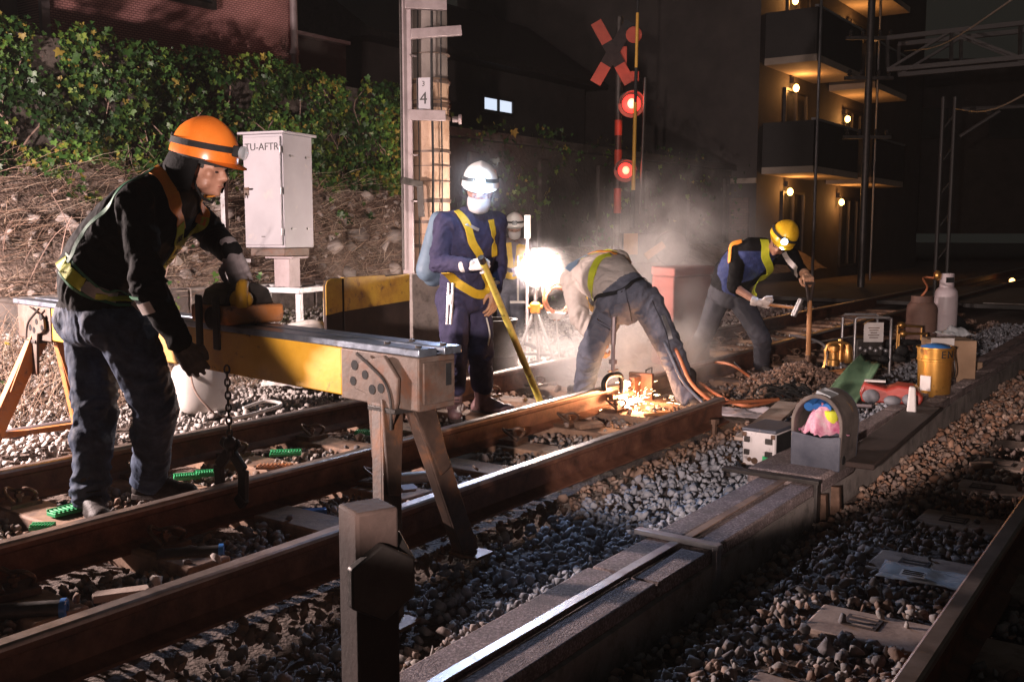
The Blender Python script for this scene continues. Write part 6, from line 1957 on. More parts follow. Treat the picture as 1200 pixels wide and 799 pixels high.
def hand(wrist, direction, palm, thumb_side, curl, m, parent, name="glove", size=1.0, spread=0.1, thumb_curl=0.5, cuff=True):
    """gloved hand: palm, four unequal fingers curled towards the palm side, thumb from the side of the palm"""
    d = V(direction).normalized(); p = V(palm); p = (p - d * p.dot(d)).normalized(); s = V(thumb_side); s = (s - d * s.dot(d) - p * s.dot(p)).normalized()
    S = size
    mb = MB()
    w = V(wrist)
    mb.cone(w - d * .03 * S, w + d * .02 * S, .030 * S, .031 * S)
    # palm as rounded slab
    for k, off in enumerate((-.030, -.010, .012, .031)):
        mb.cone(w + d * .02 * S + s * off * .75 * S, w + d * .088 * S + s * off * S, .0175 * S, .0155 * S)
    lens = [(.043, .026, .022), (.047, .030, .024), (.044, .028, .023), (.034, .021, .020)]
    offs = [.033, .011, -.011, -.032]
    for k in range(4):
        b = w + d * (.088 - .004 * abs(k - 1.2)) * S + s * offs[k] * S
        ang = 0.0
        dirv = (d + s * (spread * (1.5 - k) * .5)).normalized()
        cur = curl if isinstance(curl[0], (int, float)) else curl[k]
        r = [.0108, .0102, .0095, .0085]
        q = b - d * .02 * S
        pts = [q, b]
        for j in range(3):
            ang += math.radians(cur[j])
            v = dirv * math.cos(ang) + p * math.sin(ang)
            q2 = pts[-1] + v * lens[k][j] * S
            pts.append(q2)
        for j in range(4):
            mb.cone(pts[j], pts[j + 1], r[min(j, 3)] * S * (.9 if k == 3 else 1), r[min(j + 1, 3)] * S * (.9 if k == 3 else 1), 12)
    tb = w + d * .030 * S + s * .030 * S
    v1 = (d * .55 + s * .65 + p * .35).normalized(); v2 = (d * .85 + s * (.35 - .7 * thumb_curl) + p * (.3 + .6 * thumb_curl)).normalized(); v3 = (d * .8 - s * (.6 * thumb_curl) + p * (.3 + .6 * thumb_curl)).normalized()
    a1 = tb + v1 * .038 * S; a2 = a1 + v2 * .032 * S; a3 = a2 + v3 * .024 * S
    mb.cone(tb - s * .014 * S, a1, .0165 * S, .0125 * S); mb.cone(a1, a2, .0125 * S, .011 * S); mb.cone(a2, a3, .011 * S, .009 * S)
    me = remesh([mb], .0042 * S, 2)
    o0 = ORG[parent.name]
    me.transform(Matrix.Translation(-o0)); me.materials.clear(); me.materials.append(m)
    me.polygons.foreach_set("use_smooth", [True] * len(me.polygons)); me.name = name
    g = link(me, name, parent)
    if cuff:
        c = MB(); _, a, b = frame_from(d)
        c.lathe([(.034 * S, 0), (.038 * S, .01 * S), (.037 * S, .045 * S), (.033 * S, .05 * S)], w - d * .055 * S, 18, (a, b, d)); c.build("cuff", m, g)
    return g


def boot(ankle, toe_dir, m, parent, shaft=.14, size=1.0, lean=None, sole_z=None):
    """laced ankle boot with a separate sole"""
    f = V(toe_dir); f.z = 0 if lean is None else f.z; f.normalize()
    s = f.cross(UP).normalized(); u = s.cross(f)
    S = size
    a = V(ankle)
    base = a - u * .085 * S
    mb = MB()
    up_ = lean.normalized() if lean is not None else u
    mb.cone(a - u * .02 * S, a + up_ * shaft, .052 * S, .058 * S)
    mb.cone(base - f * .045 * S + u * .038 * S, a, .040 * S, .050 * S)
    mb.cone(a + f * .03 * S - u * .02 * S, base + f * .135 * S + u * .036 * S, .046 * S, .038 * S)
    mb.ell(base + f * .165 * S + u * .036 * S, (.045 * S, .062 * S, .038 * S), (s, f, u))
    mb.ell(base + f * .08 * S + u * .03 * S, (.046 * S, .09 * S, .034 * S), (s, f, u))
    me = remesh([mb], .0075, 3)
    for v in me.vertices:                          # leather creases
        p = v.co
        k = (V(p) - base).dot(f)
        n = mnoise.noise(V((k * 60, p.z * 25, p.x * 12)))
        v.co = p + v.normal * (.0028 * n)
    o0 = ORG[parent.name]; me.transform(Matrix.Translation(-o0)); me.materials.clear(); me.materials.append(m)
    me.polygons.foreach_set("use_smooth", [True] * len(me.polygons)); me.name = "boot"
    b = link(me, "boot", parent)
    sl = MB()
    out = [(-.085, 0), (-.075, .03), (-.03, .037), (.04, .036), (.10, .045), (.16, .047), (.205, .036), (.228, .0), (.205, -.036), (.16, -.047), (.10, -.045), (.04, -.036), (-.03, -.037), (-.075, -.03)]
    sl.prism([(x * S, y * S) for x, y in out], base - u * .006 * S, f, s, u * (.026 * S)); sl.build("sole", m_sole, b, .004)
    lc = MB()
    for k in range(5):
        c = a + f * (.048 + .012 * (4 - k)) * S + u * (-.012 + .022 * k) * S
        lc.tube([c - s * .028 * S, c + f * .006 * S, c + s * .028 * S], .0032 * S, 6)
    lc.build("lace", m_black, b)
    return b


def helmet(c, F, U, m, parent, band=m_black, R=1.0, peak=True, lamp=None, lamp_m=None, ridge=True):
    """hard hat: ribbed shell, peak, inner band and head lamp"""
    F = F.normalized(); S_ = F.cross(U).normalized(); U = S_.cross(F).normalized()
    mb = MB()
    a, b, h = .118 * R, .142 * R, .128 * R
    prof = [(1.06, -.038), (1.055, -.02), (1.02, .0)] + [(math.cos(x), math.sin(x)) for x in [math.radians(q) for q in (8, 20, 32, 44, 56, 66, 75, 83)]] + [(.001, 1.0)]
    n = 40
    vs, fs = [], []
    for r, z in prof:
        for k in range(n):
            q = 2 * math.pi * k / n
            rr = r
            zz = z * h if z >= 0 else z
            rid = 0
            if ridge and z > .05: rid = .006 * R * math.exp(-(math.cos(q) * r / .16) ** 2) * (1 - abs(math.sin(q)) * r * .6)
            vs.append(c + S_ * (a * rr * math.cos(q)) + F * (b * rr * math.sin(q)) + U * (zz + rid))
    for i in range(len(prof) - 1):
        for k in range(n):
            x, y = i * n + k, i * n + (k + 1) % n
            fs.append((x, y, y + n, x + n))
    fs.append(tuple(range((len(prof) - 1) * n, len(prof) * n)))
    mb.add(vs, fs, 0, True)
    if peak:
        pv, pf = [], []
        for j in range(5):
            v = j / 4
            for k in range(17):
                q = math.radians(28 + 124 * k / 16)
                w = math.sin((k / 16) * math.pi) ** .6
                pv.append(c + S_ * (a * 1.05 * math.cos(q) * (1 + .05 * v)) + F * (b * 1.05 * math.sin(q) + .048 * R * v * w) + U * (-.036 * R - .012 * R * v * w))
        for j in range(4):
            for k in range(16):
                x = j * 17 + k; pf.append((x, x + 1, x + 18, x + 17))
        o_ = len(pv); pv += [p - U * .004 for p in pv]
        pf += [tuple(reversed([i + o_ for i in f])) for f in pf]
        mb.add(pv, pf, 0, True)
    hm = mb.build("helmet", m, parent, sharp=.9)
    mb = MB()
    pts = [c + S_ * ((a * 1.03 + .002) * math.cos(q)) + F * ((b * 1.03 + .002) * math.sin(q)) + U * (.014 * R + .016 * R * math.sin(q) * .3) for q in [2 * math.pi * k / 48 for k in range(49)]]
    nr = [(S_ * math.cos(q) + F * math.sin(q) + U * .12).normalized() for q in [2 * math.pi * k / 48 for k in range(49)]]
    mb.strip(pts, .026 * R, .003, nr); mb.build("lamp_band", band, hm)
    mb = MB()
    mb.lathe([(1.0, -.03), (.98, -.06), (.93, -.06), (.93, -.03)], c, 32, (S_ * a, F * b, U)); mb.build("head_band", m_black, hm)
    if lamp is not None:
        lc = c + F * (b * 1.04 + .012) + U * (.018 * R)
        mb = MB(); mb.axbox(lc, (.062 * R, .030, .046 * R), S_, F, U); mb.axbox(lc - F * (b * 2.1) , (.07 * R, .03, .04 * R), S_, F, U)
        lb = mb.build("headlamp", m_black, hm, .006)
        mb = MB(); mb.lathe([(.027 * R, 0), (.029 * R, .016), (.022 * R, .021), (.0, .024)], lc + F * .014, 18, (S_, -U, F)); mb.build("lamp_lens", lamp_m or m_lens, lb)
    # chin strap
    mb = MB()
    for sg in (-1, 1):
        mb.tube(catmull([c + S_ * (sg * a * .93) + F * .02 - U * .04, c + S_ * (sg * .074) + F * .012 - U * .12, c + S_ * (sg * .05) + F * .05 - U * .20, c + F * .075 - U * .222], 14), .006, 6)
    mb.build("chin_strap", m_black, hm)
    return hm


def human(label, J, mats, opts):
    """J: joints in the world. mats: torso, arm, leg, skin. One continuous body; clothing hangs on it as children."""
    g = opts
    ground_p = V((J["pel"].x, J["pel"].y, g.get("z0", -.02)))
    root = thing("person", label, "person", ground_p)
    SK, SH_, SL_, TR = MB(), MB(), MB(), MB()
    # ---- torso
    hipax = (J["hipL"] - J["hipR"]).normalized(); shax = (J["shL"] - J["shR"]).normalized()
    bulk = g.get("bulk", 1.0)
    sp_ = catmull([J["pel"] - (J["spine"][0] - J["pel"]).normalized() * .10, J["pel"]] + J["spine"] + [J["neck"]], 13)
    ws = g.get("w", [.13, .165, .172, .168, .165, .170, .178, .190, .198, .198, .185, .14, .075])
    ds = g.get("d", [.10, .125, .130, .126, .122, .124, .130, .136, .138, .130, .112, .09, .072])
    secs_t, secs_s = [], []
    for i in range(13):
        t = (sp_[min(i + 1, 12)] - sp_[max(i - 1, 0)])
        ax = hipax.lerp(shax, min(1, max(0, (i - 2) / 7)))
        s = (sp_[i], ws[i] * bulk, ds[i] * bulk, ax, t)
        if i <= 4: secs_t.append(s)
        if i >= 3: secs_s.append(s)
    loft(TR, secs_t); loft(SH_, secs_s)
    fwd = (J["spine"][-1] - J["pel"]).cross(hipax).normalized()          # out of the chest or the back
    if fwd.dot(J["face"]) < 0: fwd = -fwd
    r = g.get("arm_r", 1.0)
    ch = J["spine"][-1].lerp(J["neck"], .45)
    for sd in ("L", "R"):
        sh, el, wr = J["sh" + sd], J["el" + sd], J["wr" + sd]
        SL_.cone(ch.lerp(sh, .55), sh, .088 * r, .078 * r)
        SL_.cone(sh, el, .074 * r, .056 * r); 
        bare = g.get("bare" + sd, 0)
        mid = el.lerp(wr, 1 - bare)
        if bare < 1: SL_.cone(el, mid.lerp(el, .04), .056 * r, .046 * r if bare == 0 else .052 * r)
        if bare: SK.cone(el.lerp(wr, max(0, .9 - bare)), wr, .042, .029)
        hp, kn, an = J["hip" + sd], J["kn" + sd], J["an" + sd]
        lr = g.get("leg_r", 1.0)
        TR.cone(hp, kn, .108 * lr, .080 * lr); TR.cone(kn, an + (kn - an).normalized() * g.get("hem", .02), .078 * lr, g.get("hem_r", .066) * lr)
        TR.cone(kn.lerp(an, .35) - fwd * .012, kn.lerp(an, .5), .078 * lr, .07 * lr)
        TR.ell(hp - fwd * .055 + (J["pel"] - hp) * .25, .105 * lr)
    # ---- head
    H = J["head"]; F = J["face"].normalized(); U0 = J.get("crown", (H - J["neck"]).normalized()); S_ = F.cross(U0).normalized(); U = S_.cross(F).normalized()
    SK.cone(J["neck"] - (H - J["neck"]).normalized() * .03, H - U * .05 - F * .015, .058, .054)
    k = g.get("head", 1.0)
    def hp_(f, s, u): return H + F * f * k + S_ * s * k + U * u * k
    ax = (S_, F, U)
    def e(c, r): SK.ell(c, tuple(x * k for x in r), ax, 18, 12)
    e(hp_(-.012, 0, .03), (.076, .098, .088)); e(hp_(.022, 0, -.035), (.064, .072, .075)); e(hp_(.038, 0, -.078), (.046, .052, .036))
    e(hp_(.082, 0, -.095), (.020, .018, .016)); e(hp_(.078, 0, .022), (.052, .018, .014)); SK.cone(hp_(.086, 0, .012), hp_(.110, 0, -.026), .010 * k, .014 * k)
    e(hp_(.098, .013, -.032), (.010, .011, .009)); e(hp_(.098, -.013, -.032), (.010, .011, .009))
    e(hp_(.090, 0, -.058), (.024, .012, .007)); e(hp_(.088, 0, -.069), (.020, .012, .0075))
    for sg in (-1, 1):
        e(hp_(.058, sg * .046, -.018), (.022, .022, .022)); e(hp_(-.008, sg * .078, -.008), (.011, .021, .032)); e(hp_(.03, sg * .052, -.062), (.016, .04, .03))
    vox = g.get("vox", .0085)
    body = remesh([SK, SH_, SL_, TR], vox, 3)
    # ---- label faces by the garment they came from
    bv_ = [mb_bvh(m_) for m_ in (SK, SH_, SL_, TR)]
    np_ = len(body.polygons)
    lab = np.zeros(np_, np.int32)
    belt = J["pel"].lerp(J["spine"][0], g.get("belt", .55)); bax = (J["spine"][0] - J["pel"]).normalized()
    for i, p in enumerate(body.polygons):
        c = p.center
        best, bi = 9, 0
        for q in range(4):
            r_ = bv_[q].find_nearest(c, .2)
            if r_[3] is not None and r_[3] < best - .0005: best, bi = r_[3], q
        if bi in (1, 3) and (c - belt).length < .35:
            h = (c - belt).dot(bax) + .012 * mnoise.noise(c * 7)
            if bi == 3 and h > 0 and (c - J["pel"]).length < .3: bi = 1
            if bi == 1 and h < 0: bi = 3
        if bi == 0 and (c - H).length > .20 and not (g.get("bareL") or g.get("bareR")): bi = 1
        lab[i] = bi
    # ---- cloth folds: displacement along the limb, strongest near the joints
    bones = []
    for sd in ("L", "R"):
        bones += [(J["sh" + sd], J["el" + sd]), (J["el" + sd], J["wr" + sd]), (J["hip" + sd], J["kn" + sd]), (J["kn" + sd], J["an" + sd])]
    bones += [(J["pel"], J["spine"][0]), (J["spine"][0], J["spine"][-1]), (J["spine"][-1], J["neck"])]
    joints = [J[q + sd] for q in ("el", "kn", "hip", "an", "sh") for sd in ("L", "R")]
    skinv = np.zeros(len(body.vertices), bool)
    for i, p in enumerate(body.polygons):
        if lab[i] == 0:
            for q in p.vertices: skinv[q] = True
    seed = g.get("seed", 1) * 7.3
    amp = g.get("folds", .010)
    nco = []
    for v in body.vertices:
        if skinv[v.index]: nco.append(v.co.copy()); continue
        c = v.co
        best, bb = 9, bones[0]
        for bb_ in bones:
            ab = bb_[1] - bb_[0]; tq_ = max(0, min(1, (c - bb_[0]).dot(ab) / ab.length_squared)); dd_ = (c - bb_[0] - ab * tq_).length
            if dd_ < best: best, bb, bt = dd_, bb_, tq_
        ax_ = (bb[1] - bb[0]).normalized()
        s = (c - bb[0]).dot(ax_); perp = c - bb[0] - ax_ * s
        jd = min((c - q).length for q in joints)
        w = .45 + .9 * math.exp(-(jd / .11) ** 2)
        n1 = mnoise.noise(V((perp.x * 7 + seed, perp.y * 7, perp.z * 7 + s * 3)))
        n2 = 1 - abs(mnoise.noise(ax_ * (s * 11 + n1 * 2.4) + perp * 7 + V((seed, 0, 0)))) * 2.2
        n3 = 1 - abs(mnoise.noise(ax_ * (s * 26 + n1 * 3) + perp * 15 + V((0, seed, 0)))) * 2.2
        nco.append(c + v.normal * (amp * w * (n2 * .9 + n3 * .35 + n1 * .5)))
    for v, c in zip(body.vertices, nco): v.co = c
    body.polygons.foreach_set("use_smooth", [True] * np_)
    body.materials.clear()
    for m_ in (mats["skin"], mats["torso"], mats["arm"], mats["leg"]): body.materials.append(m_)
    if "apron" in g:
        body.materials.append(g["apron"])
        fh = (V((J["face"].x, J["face"].y, 0)) + hipax.cross(UP) * 0).normalized(); cm = J["spine"][-1]
        for i, p in enumerate(body.polygons):
            if lab[i] == 1 and (p.center - cm).dot(fh) > .035 + .02 * mnoise.noise(p.center * 9) and p.center.z < J["neck"].z - .05: lab[i] = 4
    body.polygons.foreach_set("material_index", lab)
    bvh = BVHTree.FromPolygons([v.co.copy() for v in body.vertices], [tuple(p.vertices) for p in body.polygons])
    body.transform(Matrix.Translation(-ORG[root.name])); body.name = "body"
    bo = link(body, "body", root)
    # eyes
    for sg in (-1, 1):
        mb = MB(); mb.ell(hp_(.082, sg * .031, -.004), (.011 * k, .006 * k, .0055 * k), ax, 12, 8); mb.build("eye", m_eye, root)
    for sg in (-1, 1):
        mb = MB(); mb.tube([hp_(.088, sg * .014, .018), hp_(.090, sg * .032, .023), hp_(.078, sg * .050, .017)], [.0035 * k, .0042 * k, .002 * k], 6); mb.build("eyebrow", m_hair, root)
    mb = MB(); mb.ell(hp_(.0945, 0, -.0635), (.022 * k, .0075 * k, .0042 * k), ax, 14, 8); mb.build("mouth", m_lip, root)
    hm = MB(); 
    hm.ell(hp_(-.022, 0, .028), (.081 * k, .098 * k, .085 * k), ax, 20, 12)
    hm.ell(hp_(-.055, 0, -.02), (.066 * k, .052 * k, .055 * k), ax, 16, 10)
    hm.build("hair", m_hair, root)
    root["_"] = 0; del root["_"]
    return root, bvh, hp_, (S_, F, U)


def strap_px(bvh, pxs, w, m, parent, name="strap", off=.010, th=.004, n=36, miss=None):
    """webbing laid on the clothed body along a line seen in the photo"""
    pts, nr = [], []
    for (px, py) in pxs:
        r = ray(px, py); hit = bvh.ray_cast(V((0, 0, CAMZ)), r.normalized())
        if hit[0] is None:
            # nearest point of the body to the sight line
            Y = miss or 4.4
            hit = bvh.find_nearest(P(px, py, Y))
        pts.append(hit[0])
    return strap3(bvh, pts, w, m, parent, name, off, th, n)


def strap3(bvh, pts, w, m, parent, name="strap", off=.010, th=.004, n=36):
    q = catmull(pts, n)
    P_, N_ = [], []
    for p in q:
        h = bvh.find_nearest(p)
        P_.append(h[0]); N_.append(h[1])
    for _ in range(4):
        N_ = [((N_[max(i - 1, 0)] + N_[i] * 2 + N_[min(i + 1, n - 1)]) / 4).normalized() for i in range(n)]
        P_ = [P_[0]] + [(P_[i - 1] + P_[i] * 2 + P_[i + 1]) / 4 for i in range(1, n - 1)] + [P_[-1]]
    P_ = [p + k * off for p, k in zip(P_, N_)]
    mb = MB(); mb.strip(P_, w, th, N_)
    return mb.build(name, m, parent), P_, N_


def mask(hp_, ax, parent, k=1.0):
    S_, F, U = ax
    vs, fs = [], []
    for j in range(7):
        v = j / 6
        for i in range(13):
            u = i / 12 * 2 - 1
            a = u * 1.25
            r = .075 + .012 * math.cos(a) + .010 * math.sin(v * math.pi)
            f = .032 + (r - .005) * math.cos(a) * (1.0 if v < .7 else .95) + .012 * math.exp(-(u * 4) ** 2) * (1 - v)
            vs.append(hp_(f, r * math.sin(a) * (1 - .12 * v), -.012 - .105 * v * (1 - .1 * abs(u))))
    for j in range(6):
        for i in range(12):
            a = j * 13 + i; fs.append((a, a + 1, a + 14, a + 13))
    mb = MB(); mb.add(vs, fs, 0, True); o = mb.build("face_mask", m_mask, parent, sharp=2.5)
    s = o.modifiers.new("t", "SOLIDIFY"); s.thickness = .003
    return o


# ------------------------------------------------------------------ 1: orange helmet, leaning on the hoist
Y1 = 4.40
J = dict(pel=P(122, 374, 4.43), spine=[P(116, 322, 4.42), P(173, 258, 4.41)], neck=P(214, 208, 4.40),
         hipL=P(108, 377, 4.55), hipR=P(146, 380, 4.33), knL=P(112, 484, 4.50), knR=P(182, 480, 4.44), anL=P(106, 588, 4.42), anR=P(176, 574, 4.72),
         shL=P(208, 232, 4.60), shR=P(159, 240, 4.20), elL=P(250, 278, 4.62), elR=P(174, 336, 4.12), wrL=P(271, 297, 4.47), wrR=P(211, 402, 4.12),
         head=P(240, 196, 4.37), face=V((.93, -.28, -.25)))
J["crown"] = V((.30, -.10, .95))
J["knL"].z = .47; J["knR"].z = .49; J["anL"].z = .085; J["anR"].z = .085
p1_, bv1, hp1, ax1 = human("worker in black jersey and orange helmet leaning over the yellow gantry beam", J, dict(skin=m_skin, torso=m_jacket, arm=m_jacket, leg=m_jeans),
                           dict(bulk=1.27, seed=1, folds=.016, leg_r=1.18, arm_r=1.08, z0=-.02, belt=.35, vox=.0085))
helmet(hp1(-.014, 0, .080), (J["face"].normalized() + V((0, 0, .02))), J["crown"], m_helm_org, p1_, lamp=True, R=1.03)
hand(J["wrL"], P(282, 325, 4.40) - J["wrL"], V((-.2, .9, -.3)), V((-.8, -.2, 0)), (38, 42, 30), m_glove_grey, p1_, size=1.18, spread=.2)
hand(J["wrR"], P(232, 434, 4.12) - J["wrR"], V((-.4, .9, .1)), V((.8, .2, .5)), (26, 46, 36), m_glove_dark, p1_, size=1.12, spread=.1)
boot(J["anL"], V((.55, -.8, 0)), m_boot_dark, p1_, .10, 1.08); boot(J["anR"], V((.97, -.12, 0)), m_boot_dark, p1_, .10, 1.08)
vest = strap_px(bv1, [(180, 200), (198, 220), (206, 246), (210, 270)], .055, m_strap_org, p1_, "vest_strap")[0]
sy, Py, Ny = strap_px(bv1, [(208, 262), (206, 285), (202, 305), (196, 322)], .055, m_strap_lime, p1_, "vest_strap", off=.013)
try:
    for ch, i in (("業", 8), ("責", 17), ("任", 26)):
        tt_ = (Py[i] - Py[i + 1]).normalized(); nn_ = Ny[i]; xx = tt_.cross(nn_)
        text(ch, "lettering", Py[i] + nn_ * .0055, xx, nn_.cross(xx), .042, m_black_ink, sy, .0005)
except Exception as ex_:
    print("lettering", ex_)
strap_px(bv1, [(247, 236), (239, 250), (234, 262)], .045, m_strap_org, p1_, "vest_strap", miss=4.4)
strap_px(bv1, [(240, 256), (234, 266), (228, 284), (224, 300)], .035, m_strap_lime, p1_, "vest_strap", miss=4.42)
strap_px(bv1, [(182, 199), (140, 226), (104, 268), (82, 308)], .018, m_trim_green, p1_, "vest_edge", miss=4.5)
# belt: lime, silver, lime
strap_px(bv1, [(74, 306), (84, 322), (98, 333)], .060, m_strap_lime, p1_, "vest_belt", miss=4.5)
strap_px(bv1, [(98, 333), (116, 343), (136, 350)], .058, m_strap_grey, p1_, "vest_belt")
strap_px(bv1, [(112, 345), (140, 353), (162, 357)], .030, m_strap_lime, p1_, "vest_belt", off=.014)
strap_px(bv1, [(160, 357), (180, 358)], .050, m_strap_grey, p1_, "vest_belt")
strap_px(bv1, [(80, 296), (100, 322), (130, 341), (165, 349)], .012, m_trim_green, p1_, "vest_edge")
strap_px(bv1, [(72, 318), (92, 340), (130, 357), (165, 365)], .012, m_trim_green, p1_, "vest_edge", miss=4.5)
mb = MB(); mb.tube(catmull([hp1(-.06, .07, -.09), hp1(-.085, 0, -.10), hp1(-.06, -.07, -.09)], 10), .02, 8); mb.build("collar", m_strap_grey, p1_)
vs, fs = [], []
for j in range(9):
    v = j / 8
    for i in range(21):
        a = math.radians(-112 + 224 * i / 20)
        rr = 1.0 + .10 * math.sin(v * 2.6) + .12 * v
        vs.append(hp1(-.014 - .142 * math.cos(a) * rr - .02 * v, .112 * math.sin(a) * rr, .048 - (.165 + .03 * math.cos(a)) * v) + V((0, 0, .006 * mnoise.noise(V((i * .7, v * 5, 3))))))
for j in range(8):
    for i in range(20):
        a = j * 21 + i; fs.append((a, a + 1, a + 22, a + 21))
mb = MB(); mb.add(vs, fs, 0, True); o = mb.build("neck_cape", m_jacket, p1_, sharp=2.5); s_ = o.modifiers.new("thick", "SOLIDIFY"); s_.thickness = .004

# ------------------------------------------------------------------ 2: navy worker with bright headlamp
J = dict(pel=P(545, 348, 6.87), spine=[P(545, 318, 6.87), P(551, 275, 6.86)], neck=P(558, 245, 6.84),
         hipL=P(558, 352, 6.95), hipR=P(532, 352, 6.79), knL=P(563, 415, 6.86), knR=P(532, 422, 6.74), anL=P(566, 468, 7.0), anR=P(532, 476, 6.86),
         shL=P(580, 262, 6.97), shR=P(523, 263, 6.74), elL=P(583, 312, 7.02), elR=P(513, 308, 6.66), wrL=P(580, 340, 6.86), wrR=P(550, 311, 6.48),
         head=P(562, 226, 6.78), face=V((.02, -.93, -.30)))
J["crown"] = V((.08, -.26, .95)); J["anL"].z = .085; J["anR"].z = .085
p2_, bv2, hp2, ax2 = human("masked worker in navy overalls with a dazzling headlamp holding the yellow bar", J, dict(skin=m_skin, torso=m_navy, arm=m_navy, leg=m_navy), dict(bulk=1.03, seed=2, folds=.014, leg_r=1.05, hem=.13, hem_r=.072, vox=.009))
helmet(hp2(-.014, 0, .080), J["face"] + V((0, 0, .12)), J["crown"], m_helm_wht, p2_, lamp=True, lamp_m=e_head)
mask(hp2, ax2, p2_)
hand(J["wrR"], P(572, 308, 6.42) - J["wrR"], V((.3, .6, -.6)), V((0, -.5, .8)), (60, 75, 45), m_glove_white, p2_, size=1.1)
hand(J["wrL"], P(578, 368, 6.8) - J["wrL"], V((-.6, .5, .1)), V((-.3, -.9, 0)), (16, 26, 20), m_glove_tan, p2_, size=1.08)
boot(J["anL"], V((.85, -.45, 0)), m_boot_brown, p2_, .15, 1.15); boot(J["anR"], V((.1, -1, 0)), m_boot_brown, p2_, .15, 1.1)
strap_px(bv2, [(537, 238), (546, 262), (552, 282), (562, 300)], .055, m_strap_y, p2_, "harness_strap", miss=6.7)
strap_px(bv2, [(574, 258), (577, 275), (578, 300)], .05, m_strap_y, p2_, "harness_strap", miss=6.8)
strap_px(bv2, [(522, 318), (534, 330), (548, 340), (562, 345), (572, 340), (578, 326)], .06, m_strap_y, p2_, "harness_belt", miss=6.7)
strap_px(bv2, [(553, 286), (560, 300), (566, 320), (571, 338)], .045, m_strap_y, p2_, "harness_strap", miss=6.7)
strap_px(bv2, [(545, 263), (553, 266), (560, 269)], .02, m_strap_grey, p2_, "chest_buckle")
bp_ = P(503, 288, 6.98)
mb = MB(); mb.cone(P(514, 258, 7.0), P(501, 316, 6.95), .065, .085); mb.cone(P(519, 262, 7.05), P(508, 322, 7.0), .07, .085)
bk_me = remesh([mb], .012, 4); bk_me.transform(Matrix.Translation(-ORG[p2_.name])); bk_me.materials.clear(); bk_me.materials.append(m_pack); bk_me.polygons.foreach_set("use_smooth", [True] * len(bk_me.polygons)); bk_me.name = "backpack"; link(bk_me, "backpack", p2_)
mb = MB()
for dx in (0, 5): mb.tube([P(526 + dx, 332, 6.62), P(525 + dx, 352, 6.60), P(524 + dx * .8, 380, 6.60)], .010, 8)
mb.bar(P(528, 345, 6.6), P(527, 357, 6.6), .03, .02); mb.build("hanging_pliers", m_galv, p2_)
mb = MB(); mb.tube(catmull([P(570, 372, 6.8), P(574, 392, 6.8), P(571, 410, 6.82), P(575, 430, 6.85)], 16), .006, 6); mb.build("cord", m_plastic_w, p2_)
# yellow bar held by the navy worker
yb = thing("crowbar", "long yellow bar leaning from the navy worker's white glove to the sleeper", "bar", G(633, 470, .01))
mb = MB(); mb.tube([P(566, 308, 6.40), G(633, 470, .01)], [.022, .026], 12); mb.build("bar", mat("yellow_bar_paint", [(.6, .48, .08), (.74, .62, .14)], .5, 0, 14, .3, 60, spots=((.2, .16, .06), 22, .62, .05)), yb)
mb = MB(); q = P(566, 308, 6.40); mb.tube([q, q + (q - G(633, 470, .01)).normalized() * .05], .022, 10); mb.build("tip", m_dsteel, yb)

# ------------------------------------------------------------------ 3: second masked worker in the background
J = dict(pel=P(598, 335, 13.0), spine=[P(598, 316, 13.0), P(598, 296, 12.95)], neck=P(601, 281, 12.9), hipL=P(606, 337, 13.0), hipR=P(590, 337, 13.0), knL=P(607, 372, 12.9), knR=P(590, 372, 12.9),
         anL=P(608, 400, 13), anR=P(588, 400, 13), shL=P(615, 288, 13.0), shR=P(583, 288, 13.0), elL=P(620, 308, 12.8), elR=P(578, 310, 12.85), wrL=P(610, 318, 12.5), wrR=P(600, 322, 12.5), head=P(603, 268, 12.85), face=V((.0, -.95, -.28)))
J["crown"] = V((0, -.25, .97)); J["anL"].z = J["anR"].z = -.0
p3_, bv3, hp3, ax3 = human("masked worker in a white helmet standing behind the flood lamp", J, dict(skin=m_skin, torso=m_dustyjacket, arm=m_dustyjacket, leg=m_slate), dict(bulk=1.2, arm_r=1.15, seed=3, vox=.013, z0=-.1, folds=.008))
helmet(hp3(-.014, 0, .080), J["face"] + V((0, 0, .12)), J["crown"], m_helm_wht, p3_, lamp=True, lamp_m=m_lens)
mask(hp3, ax3, p3_)
for a in ([(594, 285), (595, 298), (597, 314)], [(610, 287), (609, 300), (607, 314)]): strap_px(bv3, a, .12, m_strap_y, p3_, "harness_strap", miss=12.8)
strap_px(bv3, [(588, 319), (598, 323), (611, 322)], .09, m_strap_y, p3_, "harness_belt", miss=12.8)
hand(J["wrL"], V((-.3, -.6, .2)), V((-.5, .3, -.6)), V((0, 0, 1)), (55, 70, 40), m_glove_white, p3_); hand(J["wrR"], V((.5, -.5, .2)), V((.3, .5, -.6)), V((0, 0, 1)), (55, 70, 40), m_glove_white, p3_)
boot(J["anL"], V((.2, -1, 0)), m_boot_dark, p3_, .12); boot(J["anR"], V((-.2, -1, 0)), m_boot_dark, p3_, .12)

